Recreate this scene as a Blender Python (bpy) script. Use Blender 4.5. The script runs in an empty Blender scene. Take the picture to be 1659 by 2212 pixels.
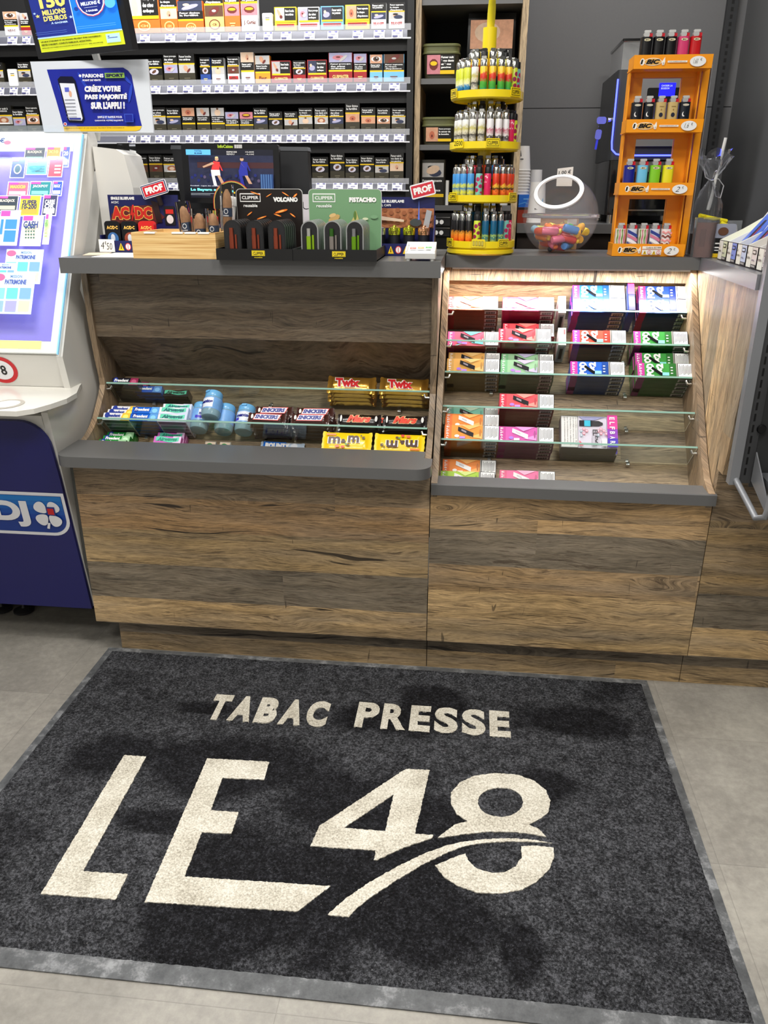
import bpy, math, random
from mathutils import Vector, Matrix
from mathutils.geometry import tessellate_polygon
random.seed(7)
PI = math.pi
C = bpy.context.scene.collection
SC = bpy.context.scene

# ------------------------------------------------------------------ camera
FPX, PITCH, YAW, ROLL = 1716.94, 0.38323, 0.107806, 0.0023
CX, CY, CZ = 0.0987, -2.1550, 1.42
fw = Vector((-math.sin(YAW)*math.cos(PITCH), math.cos(YAW)*math.cos(PITCH), -math.sin(PITCH)))
r0 = Vector((math.cos(YAW), math.sin(YAW), 0)); u0 = r0.cross(fw)
rt = r0*math.cos(ROLL)+u0*math.sin(ROLL); up = -r0*math.sin(ROLL)+u0*math.cos(ROLL)
cd = bpy.data.cameras.new('camera'); cam = bpy.data.objects.new('camera', cd); C.objects.link(cam)
cd.sensor_fit = 'HORIZONTAL'; cd.sensor_width = 36; cd.lens = FPX/1659*36; cd.clip_start = 0.02
cam.matrix_world = Matrix(((rt.x, up.x, -fw.x, CX), (rt.y, up.y, -fw.y, CY), (rt.z, up.z, -fw.z, CZ), (0, 0, 0, 1)))
SC.camera = cam
def ray(px, py): return rt*((px-829.5)/FPX)-up*((py-1106)/FPX)+fw
def at(px, py, x=None, y=None, z=None):      # where the sight line through a pixel of the photo meets a real plane
    d = ray(px, py)
    if x is not None: t = (x-CX)/d.x
    elif y is not None: t = (y-CY)/d.y
    else: t = (z-CZ)/d.z
    return Vector((CX, CY, CZ))+d*t

# ------------------------------------------------------------------ light, world, exposure
w = bpy.data.worlds.new('world'); SC.world = w; w.use_nodes = True
w.node_tree.nodes['Background'].inputs[0].default_value = (0.9, 0.95, 1, 1)
w.node_tree.nodes['Background'].inputs[1].default_value = 0.25
SC.view_settings.view_transform = 'Standard'; SC.view_settings.look = 'None'
SC.view_settings.gamma = 1; SC.view_settings.use_curve_mapping = False
SC.view_settings.exposure = 0.48
def area(name, loc, size, power, rot=(0, 0, 0), col=(1, 1, 1), spread=PI):
    l = bpy.data.lights.new(name, 'AREA'); l.shape = 'RECTANGLE'; l.size, l.size_y = size; l.energy = power; l.color = col; l.spread = spread
    o = bpy.data.objects.new(name, l); C.objects.link(o); o.location = loc; o.rotation_euler = rot; return o
area('ceiling_panel_light', (-0.9, -0.75, 2.86), (0.9, 0.3), 26, col=(1, .97, .92))
area('ceiling_panel_light', (0.7, -1.3, 2.86), (0.6, 0.6), 26, col=(1, .97, .92))
area('ceiling_panel_light', (-0.7, -2.4, 2.86), (0.6, 0.6), 24, col=(1, .97, .92))
area('ceiling_panel_light', (-0.9, 0.7, 2.86), (1.6, 0.25), 20, col=(1, .98, .96))
area('ceiling_panel_light', (0.5, 0.9, 2.86), (0.6, 0.2), 9, col=(1, .98, .96))
area('shelf_strip_light', (-0.95, 0.80, 2.35), (1.7, 0.06), 4, rot=(math.radians(38), 0, 0), col=(.93, .96, 1))
area('counter_led_light', (0.40, 0.490, 1.190), (0.74, 0.018), 3.0, rot=(math.radians(-8), 0, 0), col=(1, .97, .96))

# ------------------------------------------------------------------ materials
def lin(c):
    return tuple(((v/255)/12.92 if v/255 <= .04045 else ((v/255+.055)/1.055)**2.4) for v in c)+(1,)
MATS = {}
def nodes(m):
    m.use_nodes = True; nt = m.node_tree; b = nt.nodes['Principled BSDF']; return nt, nt.nodes, nt.links, b
def M(col, rough=.5, metal=0, emit=0, trans=0, ior=1.45, alpha=1, coat=0, spec=.5, noise=0, nscale=40, bump=0, bscale=200, ecol=None):
    key = (tuple(col), rough, metal, emit, trans, ior, alpha, coat, spec, noise, nscale, bump, bscale, ecol)
    if key in MATS: return MATS[key]
    m = bpy.data.materials.new('paint'); nt, N, L, b = nodes(m)
    b.inputs['Base Color'].default_value = lin(col); b.inputs['Roughness'].default_value = rough
    b.inputs['Metallic'].default_value = metal; b.inputs['IOR'].default_value = ior
    b.inputs['Transmission Weight'].default_value = trans; b.inputs['Alpha'].default_value = alpha
    b.inputs['Coat Weight'].default_value = coat; b.inputs['Specular IOR Level'].default_value = spec
    if emit:
        b.inputs['Emission Color'].default_value = lin(ecol or col); b.inputs['Emission Strength'].default_value = emit
    if noise:
        tc = N.new('ShaderNodeTexCoord'); n = N.new('ShaderNodeTexNoise'); n.inputs['Scale'].default_value = nscale; n.inputs['Detail'].default_value = 4
        L.new(tc.outputs['Object'], n.inputs['Vector'])
        mx = N.new('ShaderNodeMix'); mx.data_type = 'RGBA'
        c = lin(col); mx.inputs[6].default_value = tuple(v*(1-noise) for v in c[:3])+(1,); mx.inputs[7].default_value = tuple(min(1, v*(1+noise)) for v in c[:3])+(1,)
        L.new(n.outputs['Fac'], mx.inputs[0]); L.new(mx.outputs[2], b.inputs['Base Color'])
    if bump:
        tc = N.new('ShaderNodeTexCoord'); n = N.new('ShaderNodeTexNoise'); n.inputs['Scale'].default_value = bscale; n.inputs['Detail'].default_value = 3
        L.new(tc.outputs['Object'], n.inputs['Vector'])
        bp = N.new('ShaderNodeBump'); bp.inputs['Strength'].default_value = bump; bp.inputs['Distance'].default_value = .002
        L.new(n.outputs['Fac'], bp.inputs['Height']); L.new(bp.outputs[0], b.inputs['Normal'])
    MATS[key] = m; return m
class NG:                                    # short-hand for building node graphs
    def __init__(s, name):
        s.m = bpy.data.materials.new(name); s.nt, s.N, s.L, s.b = nodes(s.m)
    def n(s, t, ins=None, **kw):
        x = s.N.new('ShaderNode'+t)
        for k, v in kw.items(): setattr(x, k, v)
        for k, v in (ins or {}).items():
            i = x.inputs[k]
            if hasattr(v, 'is_output') or hasattr(v, 'links'): s.L.new(v, i)
            else: i.default_value = v
        return x
    def math(s, op, a, b=0.0, c=0.0, clamp=False):
        x = s.N.new('ShaderNodeMath'); x.operation = op; x.use_clamp = clamp
        for i, v in enumerate((a, b, c)):
            if hasattr(v, 'links'): s.L.new(v, x.inputs[i])
            else: x.inputs[i].default_value = v
        return x.outputs[0]
    def ramp(s, fac, stops, interp='LINEAR'):
        x = s.N.new('ShaderNodeValToRGB'); cr = x.color_ramp; cr.interpolation = interp
        while len(cr.elements) < len(stops): cr.elements.new(.5)
        for e, (p, c) in zip(cr.elements, stops): e.position = p; e.color = c if len(c) == 4 else lin(c)
        s.L.new(fac, x.inputs[0]); return x.outputs[0]
    def mix(s, fac, a, b, blend='MIX'):
        x = s.N.new('ShaderNodeMix'); x.data_type = 'RGBA'; x.blend_type = blend
        for i, v in ((0, fac), (6, a), (7, b)):
            if hasattr(v, 'links'): s.L.new(v, x.inputs[i])
            else: x.inputs[i].default_value = v
        return x.outputs[2]
def wood(name, axis='x', seed=0.0, row=.118, lift=1.0, light=(180, 152, 110), mid=(150, 128, 96), dark=(112, 100, 84), seg=2.1, off0=0.0, rows=None):
    g = NG(name); geo = g.n('NewGeometry'); sp = g.n('SeparateXYZ', {0: geo.outputs['Position']})
    X, Y, Z = sp.outputs
    if axis == 'x': u = X; v = g.math('ADD', Z, g.math('MULTIPLY', Y, .8))
    elif axis == 'z': u = Z; v = g.math('ADD', Y, X)
    else: u = g.math('ADD', Z, g.math('MULTIPLY', Y, .3)); v = g.math('ADD', Y, X)
    u = g.math('ADD', u, seed*1.7); v = g.math('ADD', v, off0+row*20)
    row_i = g.math('FLOOR', g.math('DIVIDE', v, row)); wn = g.n('TexWhiteNoise', {'W': g.math('ADD', row_i, seed)}, noise_dimensions='1D')
    us = g.math('ADD', g.math('DIVIDE', u, seg), g.math('MULTIPLY', wn.outputs['Value'], 7.0)); col_i = g.math('FLOOR', us)
    cv = g.n('CombineXYZ', {0: row_i, 1: col_i, 2: seed}); wc = g.n('TexWhiteNoise', {'Vector': cv.outputs[0]}, noise_dimensions='3D'); rnd = wc.outputs['Value']
    off = g.math('MULTIPLY', rnd, 37.0)
    def nz(fu, fv, dz=0.0, vv=None, det=4.0, rough=.6, dist=0.0):
        c = g.n('CombineXYZ', {0: g.math('MULTIPLY', u, fu), 1: g.math('MULTIPLY', v if vv is None else vv, fv), 2: g.math('ADD', off, dz)})
        return g.n('TexNoise', {'Vector': c.outputs[0], 'Scale': 1.0, 'Detail': det, 'Roughness': rough, 'Distortion': dist}).outputs['Fac']
    ck = g.n('CombineXYZ', {0: g.math('MULTIPLY', u, 1.7), 1: g.math('MULTIPLY', v, 7.0), 2: off})
    kd = g.n('TexVoronoi', {'Vector': ck.outputs[0], 'Scale': 1.0}).outputs['Distance']
    kf = g.math('POWER', g.math('SUBTRACT', 1.0, g.math('MULTIPLY', kd, 2.6), clamp=True), 2.0, clamp=True)
    warp = nz(2.2, 7.0, 3.0, det=2.0)
    gv = g.math('ADD', v, g.math('ADD', g.math('MULTIPLY', warp, .10), g.math('MULTIPLY', kf, .055)))
    broad = nz(1.6, 9.0, 1.0, det=3.0); med = nz(3.0, 46.0, 2.0, gv, det=5.0, rough=.62)
    fine = nz(26.0, 420.0, 4.0, gv, det=3.0, rough=.6); stroke = nz(9.0, 190.0, 6.0, gv, det=5.0, rough=.68); crk = nz(1.3, 40.0, 8.0, gv, det=4.0, rough=.5); cuts = nz(70.0, 7.0, 21.0, det=2.0, dist=.6)
    base = g.ramp(rnd, [(0, dark), (.26, dark), (.36, mid), (.55, mid), (.66, light), (1, light)])
    tone = g.math('MULTIPLY', g.math('SUBTRACT', broad, .5), 1.1)
    for t_, k_ in ((med, 1.6), (fine, 1.9), (stroke, 1.5)): tone = g.math('ADD', tone, g.math('MULTIPLY', g.math('SUBTRACT', t_, .5), k_))
    tone = g.math('SUBTRACT', tone, g.math('MULTIPLY', kf, .45))
    fac = g.math('MINIMUM', g.math('MAXIMUM', g.math('ADD', tone, lift), .2), 1.55)
    if rows: base = g.ramp(g.math('ADD', Z, g.math('MULTIPLY', g.math('SUBTRACT', nz(9.0, 3.0, 15.0, det=1.0), .5), .004)), rows, 'CONSTANT')
    warmc = g.mix(g.math('MULTIPLY', g.math('SUBTRACT', nz(2.0, 16.0, 11.0, det=2.0), .35, clamp=True), 1.6, clamp=True), base, lin((128, 118, 104)))
    cmb = g.n('CombineColor', {0: fac, 1: fac, 2: fac}); c1 = g.mix(1.0, warmc, cmb.outputs[0], 'MULTIPLY')
    st = g.ramp(stroke, [(0, (0, 0, 0, 1)), (.555, (0, 0, 0, 1)), (.62, (1, 1, 1, 1))]); c1 = g.mix(g.math('MULTIPLY', st, .75), c1, lin((66, 52, 40)))
    crack = g.math('MAXIMUM', g.ramp(crk, [(.0, (0, 0, 0, 1)), (.672, (0, 0, 0, 1)), (.69, (1, 1, 1, 1))]), g.ramp(cuts, [(0, (0, 0, 0, 1)), (.725, (0, 0, 0, 1)), (.75, (.7, .7, .7, 1))])); c2 = g.mix(g.math('MULTIPLY', crack, .9), c1, lin((34, 28, 24)))
    g.L.new(c2, g.b.inputs['Base Color']); g.b.inputs['Roughness'].default_value = .45
    bp = g.n('Bump', {'Strength': .3, 'Distance': .0015, 'Height': g.math('SUBTRACT', med, g.math('ADD', g.math('MULTIPLY', st, .2), g.math('MULTIPLY', crack, .5)))})
    g.L.new(bp.outputs[0], g.b.inputs['Normal'])
    return g.m
WOOD = wood('rustic_oak', 'x', 0.35, row=.112, lift=1.0, off0=.018)
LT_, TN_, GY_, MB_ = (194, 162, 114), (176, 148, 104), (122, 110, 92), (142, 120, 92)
WOODL = wood('rustic_oak_front', 'x', 0.35, row=.112, off0=.018, rows=[(0, MB_), (.119, LT_), (.212, GY_), (.333, TN_), (.450, (176, 140, 96)), (.562, MB_)])  # top plank tone: medium brown with the shade under the ledge painted in
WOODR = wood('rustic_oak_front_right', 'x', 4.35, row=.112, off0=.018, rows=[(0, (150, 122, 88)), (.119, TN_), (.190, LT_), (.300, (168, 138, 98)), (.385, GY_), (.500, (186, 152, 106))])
WOODW = wood('rustic_oak_wing', 'x', 7.1, row=.112, off0=.018, rows=[(0, GY_), (.119, LT_), (.215, GY_), (.33, (150, 124, 84)), (.56, MB_)])
WOODV = wood('rustic_oak_upright', 'z', 2.9, row=.09, light=(206, 174, 130), mid=(178, 150, 114), dark=(150, 132, 106))
WOODE = wood('oak_edging', 'z', 3.1, row=.3, light=(178, 150, 118), mid=(158, 132, 103), dark=(140, 118, 92))
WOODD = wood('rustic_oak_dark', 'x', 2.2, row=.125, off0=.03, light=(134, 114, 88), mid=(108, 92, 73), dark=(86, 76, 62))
WOODM = wood('rustic_oak_slope', 'x', 6.2, row=.125, off0=.03, light=(180, 155, 118), mid=(160, 138, 106), dark=(136, 118, 94))
WOODP = wood('oak_post', 'z', 5.1, row=.3, light=(190, 166, 130), mid=(178, 152, 118), dark=(168, 142, 108))
GREY = M((97, 97, 97), .34, noise=.04, nscale=300)
BLACK = M((14, 14, 15), .45); BLACKM = M((20, 20, 21), .75); WHITE = M((235, 235, 232), .4); OFFW = M((222, 221, 214), .35)
CHROME = M((205, 205, 200), .18, 1); STEEL = M((150, 150, 152), .35, 1); NAVY = M((25, 27, 92), .38)
YEL = M((240, 214, 30), .32, coat=.3); ORG = M((248, 158, 26), .32, spec=.5, coat=.2)
GLASS = M((236, 246, 242), .02, trans=1, ior=1.25, spec=.4); PLASTIC = M((245, 247, 250), .06, trans=1, ior=1.18)
GEDGE = M((120, 172, 155), .12, trans=.35, emit=0)
DGREY = M((62, 63, 66), .5)

# ------------------------------------------------------------------ mesh builder
TXT = {}
def textmesh(s, bold=0.0, shear=0.0, res=2):
    key = (s, bold, shear, res)
    if key in TXT: return TXT[key]
    cu = bpy.data.curves.new('t', 'FONT'); cu.body = s; cu.offset = bold; cu.shear = shear; cu.resolution_u = res; cu.align_x = 'CENTER'; cu.space_line = .85
    ob = bpy.data.objects.new('t', cu); me = bpy.data.meshes.new_from_object(ob)
    V = [(v.co.x, v.co.y) for v in me.vertices]; F = [tuple(p.vertices) for p in me.polygons]
    bpy.data.objects.remove(ob); bpy.data.curves.remove(cu); bpy.data.meshes.remove(me)
    x0 = min(p[0] for p in V); x1 = max(p[0] for p in V); y0 = min(p[1] for p in V); y1 = max(p[1] for p in V)
    V = [((p[0]-x0)/(x1-x0), (p[1]-y0)/(y1-y0)) for p in V]
    TXT[key] = (V, F, (x1-x0)/(y1-y0)); return TXT[key]
class MB:
    def __init__(s): s.v = []; s.f = []; s.mi = []; s.sm = []; s.slots = []
    def slot(s, m):
        if m not in s.slots: s.slots.append(m)
        return s.slots.index(m)
    def add(s, V, F, m, smooth=False):
        b = len(s.v); k = s.slot(m); s.v += [tuple(p) for p in V]
        for f in F: s.f.append([b+i for i in f]); s.mi.append(k); s.sm.append(smooth)
        return s
    def box(s, x0, x1, y0, y1, z0, z1, m, T=None):
        V = [Vector((x, y, z)) for z in (z0, z1) for y in (y0, y1) for x in (x0, x1)]
        if T: V = [T @ p for p in V]
        return s.add(V, [(0, 2, 3, 1), (4, 5, 7, 6), (0, 1, 5, 4), (2, 6, 7, 3), (0, 4, 6, 2), (1, 3, 7, 5)], m)
    def rbox(s, x0, x1, y0, y1, z0, z1, m, r=.004, axis='z', T=None, seg=4, smooth=True):
        # box with rounded edges along one axis
        lo = {'x': x0, 'y': y0, 'z': z0}; hi = {'x': x1, 'y': y1, 'z': z1}
        a, b = [k for k in 'xyz' if k != axis]
        pts = []
        for (ca, cb, st) in ((hi[a]-r, hi[b]-r, 0), (lo[a]+r, hi[b]-r, 1), (lo[a]+r, lo[b]+r, 2), (hi[a]-r, lo[b]+r, 3)):
            for i in range(seg+1):
                t = (st+i/seg)*PI/2; pts.append((ca+r*math.cos(t), cb+r*math.sin(t)))
        def P(p, h):
            d = {a: p[0], b: p[1], axis: h}; q = Vector((d['x'], d['y'], d['z'])); return T @ q if T else q
        n = len(pts); V = [P(p, lo[axis]) for p in pts]+[P(p, hi[axis]) for p in pts]
        s.add(V, [(i, (i+1) % n, (i+1) % n+n, i+n) if axis != 'y' else (i, i+n, (i+1) % n+n, (i+1) % n) for i in range(n)], m, smooth)
        fl = axis == 'y'
        c0 = tuple(range(n)); c1 = tuple(range(n, 2*n))
        s.add(V, [c1 if not fl else c1[::-1], c0[::-1] if not fl else c0], m); return s
    def prism(s, poly, d, m, o=Vector((0, 0, 0)), u=Vector((1, 0, 0)), v=Vector((0, 0, 1)), n=None, holes=(), smooth=False):
        # polygon in the u,v plane pushed by d along n
        n = n or u.cross(v); loops = [list(poly)]+[list(h) for h in holes]
        flat = [p for l in loops for p in l]
        tri = tessellate_polygon([[Vector((p[0], p[1], 0)) for p in l] for l in loops])
        A = [o+u*p[0]+v*p[1] for p in flat]; B = [p+n*d for p in A]; k = len(flat)
        def ar(t):
            a, b, c = (flat[i] for i in t); return (b[0]-a[0])*(c[1]-a[1])-(b[1]-a[1])*(c[0]-a[0])
        tri = [t if ar(t) > 0 else t[::-1] for t in tri]
        fl = u.cross(v).dot(n*d) < 0
        s.add(B, [t[::-1] if fl else t for t in tri], m)
        if abs(d) > 1e-9:
            s.add(A, [t if fl else t[::-1] for t in tri], m)
            b = 0
            for l in loops:
                q = len(l); s.add(A[b:b+q]+B[b:b+q], [(i, (i+1) % q, (i+1) % q+q, i+q) for i in range(q)], m, smooth); b += q
        return s
    def lathe(s, prof, m, c=(0, 0, 0), seg=24, T=None, smooth=True, a0=0, a1=2*PI):
        V = []; F = []; full = abs(a1-a0-2*PI) < 1e-6; k = len(prof); ns = seg if full else seg+1
        for i in range(ns):
            a = a0+(a1-a0)*i/seg
            for (r, z) in prof:
                p = Vector((c[0]+r*math.cos(a), c[1]+r*math.sin(a), c[2]+z)); V.append(T @ p if T else p)
        for i in range(seg):
            j = (i+1) % ns
            for q in range(k-1): F.append((i*k+q, j*k+q, j*k+q+1, i*k+q+1))
        return s.add(V, F, m, smooth)
    def cyl(s, p0, p1, r, m, seg=12, r1=None, smooth=True):
        p0 = Vector(p0); p1 = Vector(p1); d = (p1-p0); L = d.length; q = d.to_track_quat('Z', 'Y').to_matrix().to_4x4(); T = Matrix.Translation(p0) @ q
        r1 = r if r1 is None else r1
        return s.lathe([(1e-5, 0), (r, 0), (r, 1e-6), (r1, L-1e-6), (r1, L), (1e-5, L)], m, seg=seg, T=T, smooth=False if not smooth else True)
    def tube(s, pts, r, m, seg=8):
        pts = [Vector(p) for p in pts]; V = []; F = []; n = len(pts); nrm = None
        for i, p in enumerate(pts):
            t = (pts[min(i+1, n-1)]-pts[max(i-1, 0)]).normalized()
            a = t.orthogonal().normalized() if nrm is None else (nrm-t*nrm.dot(t)).normalized()
            nrm = a; b = t.cross(a); rr = r[i] if isinstance(r, (list, tuple)) else r
            for k in range(seg): V.append(p+(a*math.cos(2*PI*k/seg)+b*math.sin(2*PI*k/seg))*rr)
        for i in range(n-1):
            for k in range(seg): F.append((i*seg+k, i*seg+(k+1) % seg, (i+1)*seg+(k+1) % seg, (i+1)*seg+k))
        F.append(tuple(range(seg))[::-1]); F.append(tuple(range((n-1)*seg, n*seg)))
        return s.add(V, F, m, True)
    def text(s, t, o, u, v, w, h, m, bold=.02, shear=0, res=2, keep=False):
        # letters stretched into the rectangle w x h whose lower left corner is o
        V, F, asp = textmesh(t, bold, shear, res)
        if keep and asp*h < w: o = o+u*(w-asp*h)/2; w = asp*h
        return s.add([o+u*(p[0]*w)+v*(p[1]*h) for p in V], F, m)
    def obj(s, name, parent=None, loc=None, label=None):
        me = bpy.data.meshes.new(name); L = Vector(loc) if loc is not None else Vector((0, 0, 0))
        me.from_pydata([tuple(Vector(p)-L) for p in s.v], [], s.f)
        for m in s.slots: me.materials.append(m)
        me.polygons.foreach_set('material_index', s.mi); me.polygons.foreach_set('use_smooth', s.sm); me.update()
        if any(s.sm):
            try: me.set_sharp_from_angle(angle=math.radians(42))
            except Exception: pass
        o = bpy.data.objects.new(name, me); C.objects.link(o)
        if parent: o.parent = parent
        else: o.location = L
        if label: o['label'] = label
        return o
    # world-coordinate part of a thing: shift by the thing's place
    def part(s, name, parent, label=None):
        r = parent
        while r.parent: r = r.parent
        o = s.obj(name, None, r.location, label); o.location = (0, 0, 0); o.parent = parent; return o
class Face:
    # a printed face: rectangle w x h at o along u, v; printing sits a hair above it
    def __init__(s, mb, o, u, v, w, h, eps=.0003):
        s.mb = mb; s.o = Vector(o); s.u = Vector(u).normalized(); s.v = Vector(v).normalized(); s.n = s.u.cross(s.v); s.w = w; s.h = h; s.e = eps; s.k = 0
    def p(s, a, b, k=None): return s.o+s.u*(a*s.w)+s.v*(b*s.h)+s.n*(s.e*(s.k if k is None else k))
    def rect(s, a0, b0, a1, b1, m, sl=0):
        s.k += 1; s.mb.add([s.p(a0, b0), s.p(a1, b0), s.p(a1+sl, b1), s.p(a0+sl, b1)], [(0, 1, 2, 3)], m); return s
    def ell(s, a, b, ra, rb, m, seg=16, rot=0):
        s.k += 1; pts = []
        for i in range(seg):
            t = 2*PI*i/seg; x = ra*s.w*math.cos(t); y = rb*s.h*math.sin(t)
            x, y = x*math.cos(rot)-y*math.sin(rot), x*math.sin(rot)+y*math.cos(rot); pts.append(s.p(a+x/s.w, b+y/s.h))
        s.mb.add(pts, [tuple(range(seg))], m); return s
    def poly(s, pts, m):
        s.k += 1; tri = tessellate_polygon([[Vector((p[0]*s.w, p[1]*s.h, 0)) for p in pts]])
        out = []
        for t in tri:
            a, b, c = (pts[i] for i in t); ok = (b[0]-a[0])*(c[1]-a[1])-(b[1]-a[1])*(c[0]-a[0]) > 0
            out.append(t if ok else t[::-1])
        s.mb.add([s.p(*q) for q in pts], out, m); return s
    def text(s, t, a0, b0, a1, b1, m, bold=.02, shear=0, res=2, keep=False):
        s.k += 1; s.mb.text(t, s.p(a0, b0), s.u, s.v, (a1-a0)*s.w, (b1-b0)*s.h, m, bold, shear, res, keep); return s
def tag(o, label, cat, group=None, kind=None):
    o['label'] = label; o['category'] = cat
    if group: o['group'] = group
    if kind: o['kind'] = kind
    return o
def thing(name, loc, label, cat, group=None, rot=None):
    o = bpy.data.objects.new(name, None); C.objects.link(o); o.location = loc; o.empty_display_size = .05
    if rot: o.rotation_euler = rot
    return tag(o, label, cat, group)
def struct(o): o['kind'] = 'structure'; return o
def clone(root, loc, rot=None, label=None, group=None, parent=None):
    r = root.copy(); C.objects.link(r); r.location = loc
    if rot is not None: r.rotation_euler = rot
    if label: r['label'] = label
    if group: r['group'] = group
    for ch in root.children:
        c = ch.copy(); C.objects.link(c); c.parent = r
        for g_ in ch.children:
            d = g_.copy(); C.objects.link(d); d.parent = c
    return r
class Maker:
    # builds the first one, then copies it
    def __init__(s, fn): s.fn = fn; s.proto = None
    def __call__(s, loc, rot, label, group, scale=None):
        if s.proto is None:
            s.proto = s.fn(); r = s.proto; r.location = loc
            if rot is not None: r.rotation_euler = rot
            r['label'] = label; r['group'] = group
        else: r = clone(s.proto, loc, rot, label, group)
        if scale: r.scale = scale
        return r
ORD = ['first', 'second', 'third', 'fourth', 'fifth', 'sixth', 'seventh', 'eighth', 'ninth', 'tenth', 'eleventh', 'twelfth', 'thirteenth', 'fourteenth', 'fifteenth', 'sixteenth', 'seventeenth', 'eighteenth', 'nineteenth', 'twentieth', 'twenty-first', 'twenty-second', 'twenty-third', 'twenty-fourth']
XU = Vector((1, 0, 0)); YU = Vector((0, 1, 0)); ZU = Vector((0, 0, 1))
# ------------------------------------------------------------------ the room
g = NG('floor_vinyl'); geo = g.n('NewGeometry'); sp = g.n('SeparateXYZ', {0: geo.outputs['Position']})
ti = g.n('CombineXYZ', {0: g.math('FLOOR', g.math('DIVIDE', g.math('ADD', sp.outputs[0], 1.13), .92)), 1: g.math('FLOOR', g.math('DIVIDE', g.math('ADD', sp.outputs[1], 1.62), .46))})
wn = g.n('TexWhiteNoise', {'Vector': ti.outputs[0]}, noise_dimensions='3D')
na = g.n('TexNoise', {'Vector': geo.outputs['Position'], 'Scale': 3.0, 'Detail': 6.0, 'Roughness': .6})
nb = g.n('TexNoise', {'Vector': geo.outputs['Position'], 'Scale': 45.0, 'Detail': 8.0, 'Roughness': .7})
f_ = g.math('ADD', g.math('MULTIPLY', na.outputs['Fac'], .62), g.math('MULTIPLY', nb.outputs['Fac'], .38)); f_ = g.math('ADD', f_, g.math('MULTIPLY', g.math('SUBTRACT', wn.outputs['Value'], .5), .07))
col = g.ramp(f_, [(.32, (120, 117, 110)), (.5, (148, 144, 136)), (.68, (176, 172, 162))])
fx = g.math('FRACT', g.math('DIVIDE', g.math('ADD', sp.outputs[0], 1.13), .92)); fy = g.math('FRACT', g.math('DIVIDE', g.math('ADD', sp.outputs[1], 1.62), .46))
seam = g.math('MAXIMUM', g.math('LESS_THAN', fx, .0022), g.math('LESS_THAN', fy, .0044))
g.L.new(g.mix(g.math('MULTIPLY', seam, .35), col, lin((90, 88, 84))), g.b.inputs['Base Color'])
rr = g.math('ADD', .30, g.math('MULTIPLY', nb.outputs['Fac'], .2)); g.L.new(rr, g.b.inputs['Roughness'])
bp = g.n('Bump', {'Strength': .12, 'Distance': .001, 'Height': nb.outputs['Fac']}); g.L.new(bp.outputs[0], g.b.inputs['Normal'])
RX0, RX1, RX2, RY0, RY1, RZ = -2.7, 1.115, 1.95, -3.4, 1.6, 2.9
struct(MB().box(RX0, RX2, RY0, RY1, -.05, 0, g.m).obj('floor'))
struct(MB().box(RX0, RX2, RY0, RY1, RZ, RZ+.05, M((215, 215, 212), .8)).obj('ceiling'))
WALLG = M((104, 104, 105), .55, noise=.05, nscale=120)
mb = MB(); mb.box(RX0, RX1, RY1, RY1+.06, 0, 1.742, WALLG); mb.box(RX0, RX1, RY1, RY1+.06, 1.745, RZ, WALLG); mb.box(RX0, RX1, RY1+.004, RY1+.055, 1.742, 1.745, BLACK)
struct(mb.obj('wall_back'))
WR_ = M((84, 85, 86), .5, noise=.05, nscale=90); struct(MB().prism([(RX1, RY1), (RX1, .76), (RX2, .76), (RX2, RY0), (RX2+.06, RY0), (RX2+.06, RY1)], RZ, WR_, o=Vector((0, 0, 0)), u=XU, v=YU, n=ZU).obj('wall_right'))
struct(MB().box(RX0-.06, RX0, RY0, RY1, 0, RZ, M((190, 190, 188), .8)).obj('wall_left'))
struct(MB().box(RX0, RX2, RY0-.06, RY0, 0, RZ, M((200, 200, 198), .8)).obj('wall_front'))
# slotted steel rail standing in the corner of the wall
mb = MB(); mb.box(1.035, 1.075, 1.575, 1.598, 0, RZ, M((44, 45, 47), .5))
k = 0
for i in range(60):
    z = 1.3+i*.025
    if z > 2.3: break
    mb.box(1.050, 1.060, 1.5745, 1.5755, z, z+.014, BLACK)
tag(mb.obj('slotted_rail', loc=(1.055, 1.58, 0)), 'dark slotted steel rail upright in the corner of the grey wall', 'rail')

# ------------------------------------------------------------------ counter, left unit
def profile_panel(mb, pts, x0, x1, m, edge=None):      # side board cut to a y,z outline
    mb.prism([(p[0], p[1]) for p in pts], x1-x0, m, o=Vector((x0, 0, 0)), u=YU, v=ZU, n=XU)
    return mb
LPROF = [(.215, 1.199), (.219, 1.04), (.232, .923), (.243, .868), (.243, .845), (.225, .818), (.167, .76), (.130, .735), (.091, .718), (.05, .708), (.02, .704), (.02, .66), (.60, .66), (.60, 1.199)]
RPROF = [(.513, 1.199), (.491, 1.161), (.397, 1.047), (.299, .926), (.196, .811), (.111, .717), (.08, .690), (.052, .668), (.02, .655), (-.012, .647), (-.012, .6455), (.0, .60), (.70, .60), (.70, 1.199)]
root = thing('display_counter', (-.54, .3, 0), 'left wooden display counter with the sweets shelves and projecting grey ledge', 'counter', 'wooden shop counter units')
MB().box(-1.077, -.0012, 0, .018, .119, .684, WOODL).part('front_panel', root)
MB().box(-1.02, -.0012, .038, .056, 0, .119, WOOD).part('plinth', root)
mb = MB(); profile_panel(mb, LPROF, -1.077, -1.059, WOODE); mb.part('side_panel', root)
mb = MB(); profile_panel(mb, LPROF, -.020, -.002, WOODE); mb.part('side_panel', root)
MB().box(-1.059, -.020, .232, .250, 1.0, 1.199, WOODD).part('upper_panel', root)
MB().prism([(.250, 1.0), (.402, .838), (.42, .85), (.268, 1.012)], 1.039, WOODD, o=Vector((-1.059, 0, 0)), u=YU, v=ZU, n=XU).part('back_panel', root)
MB().prism([(.402, .838), (.14, .585), (.15, .57), (.42, .835)], 1.039, WOODM, o=Vector((-1.059, 0, 0)), u=YU, v=ZU, n=XU).part('sloping_display_board', root)
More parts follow.
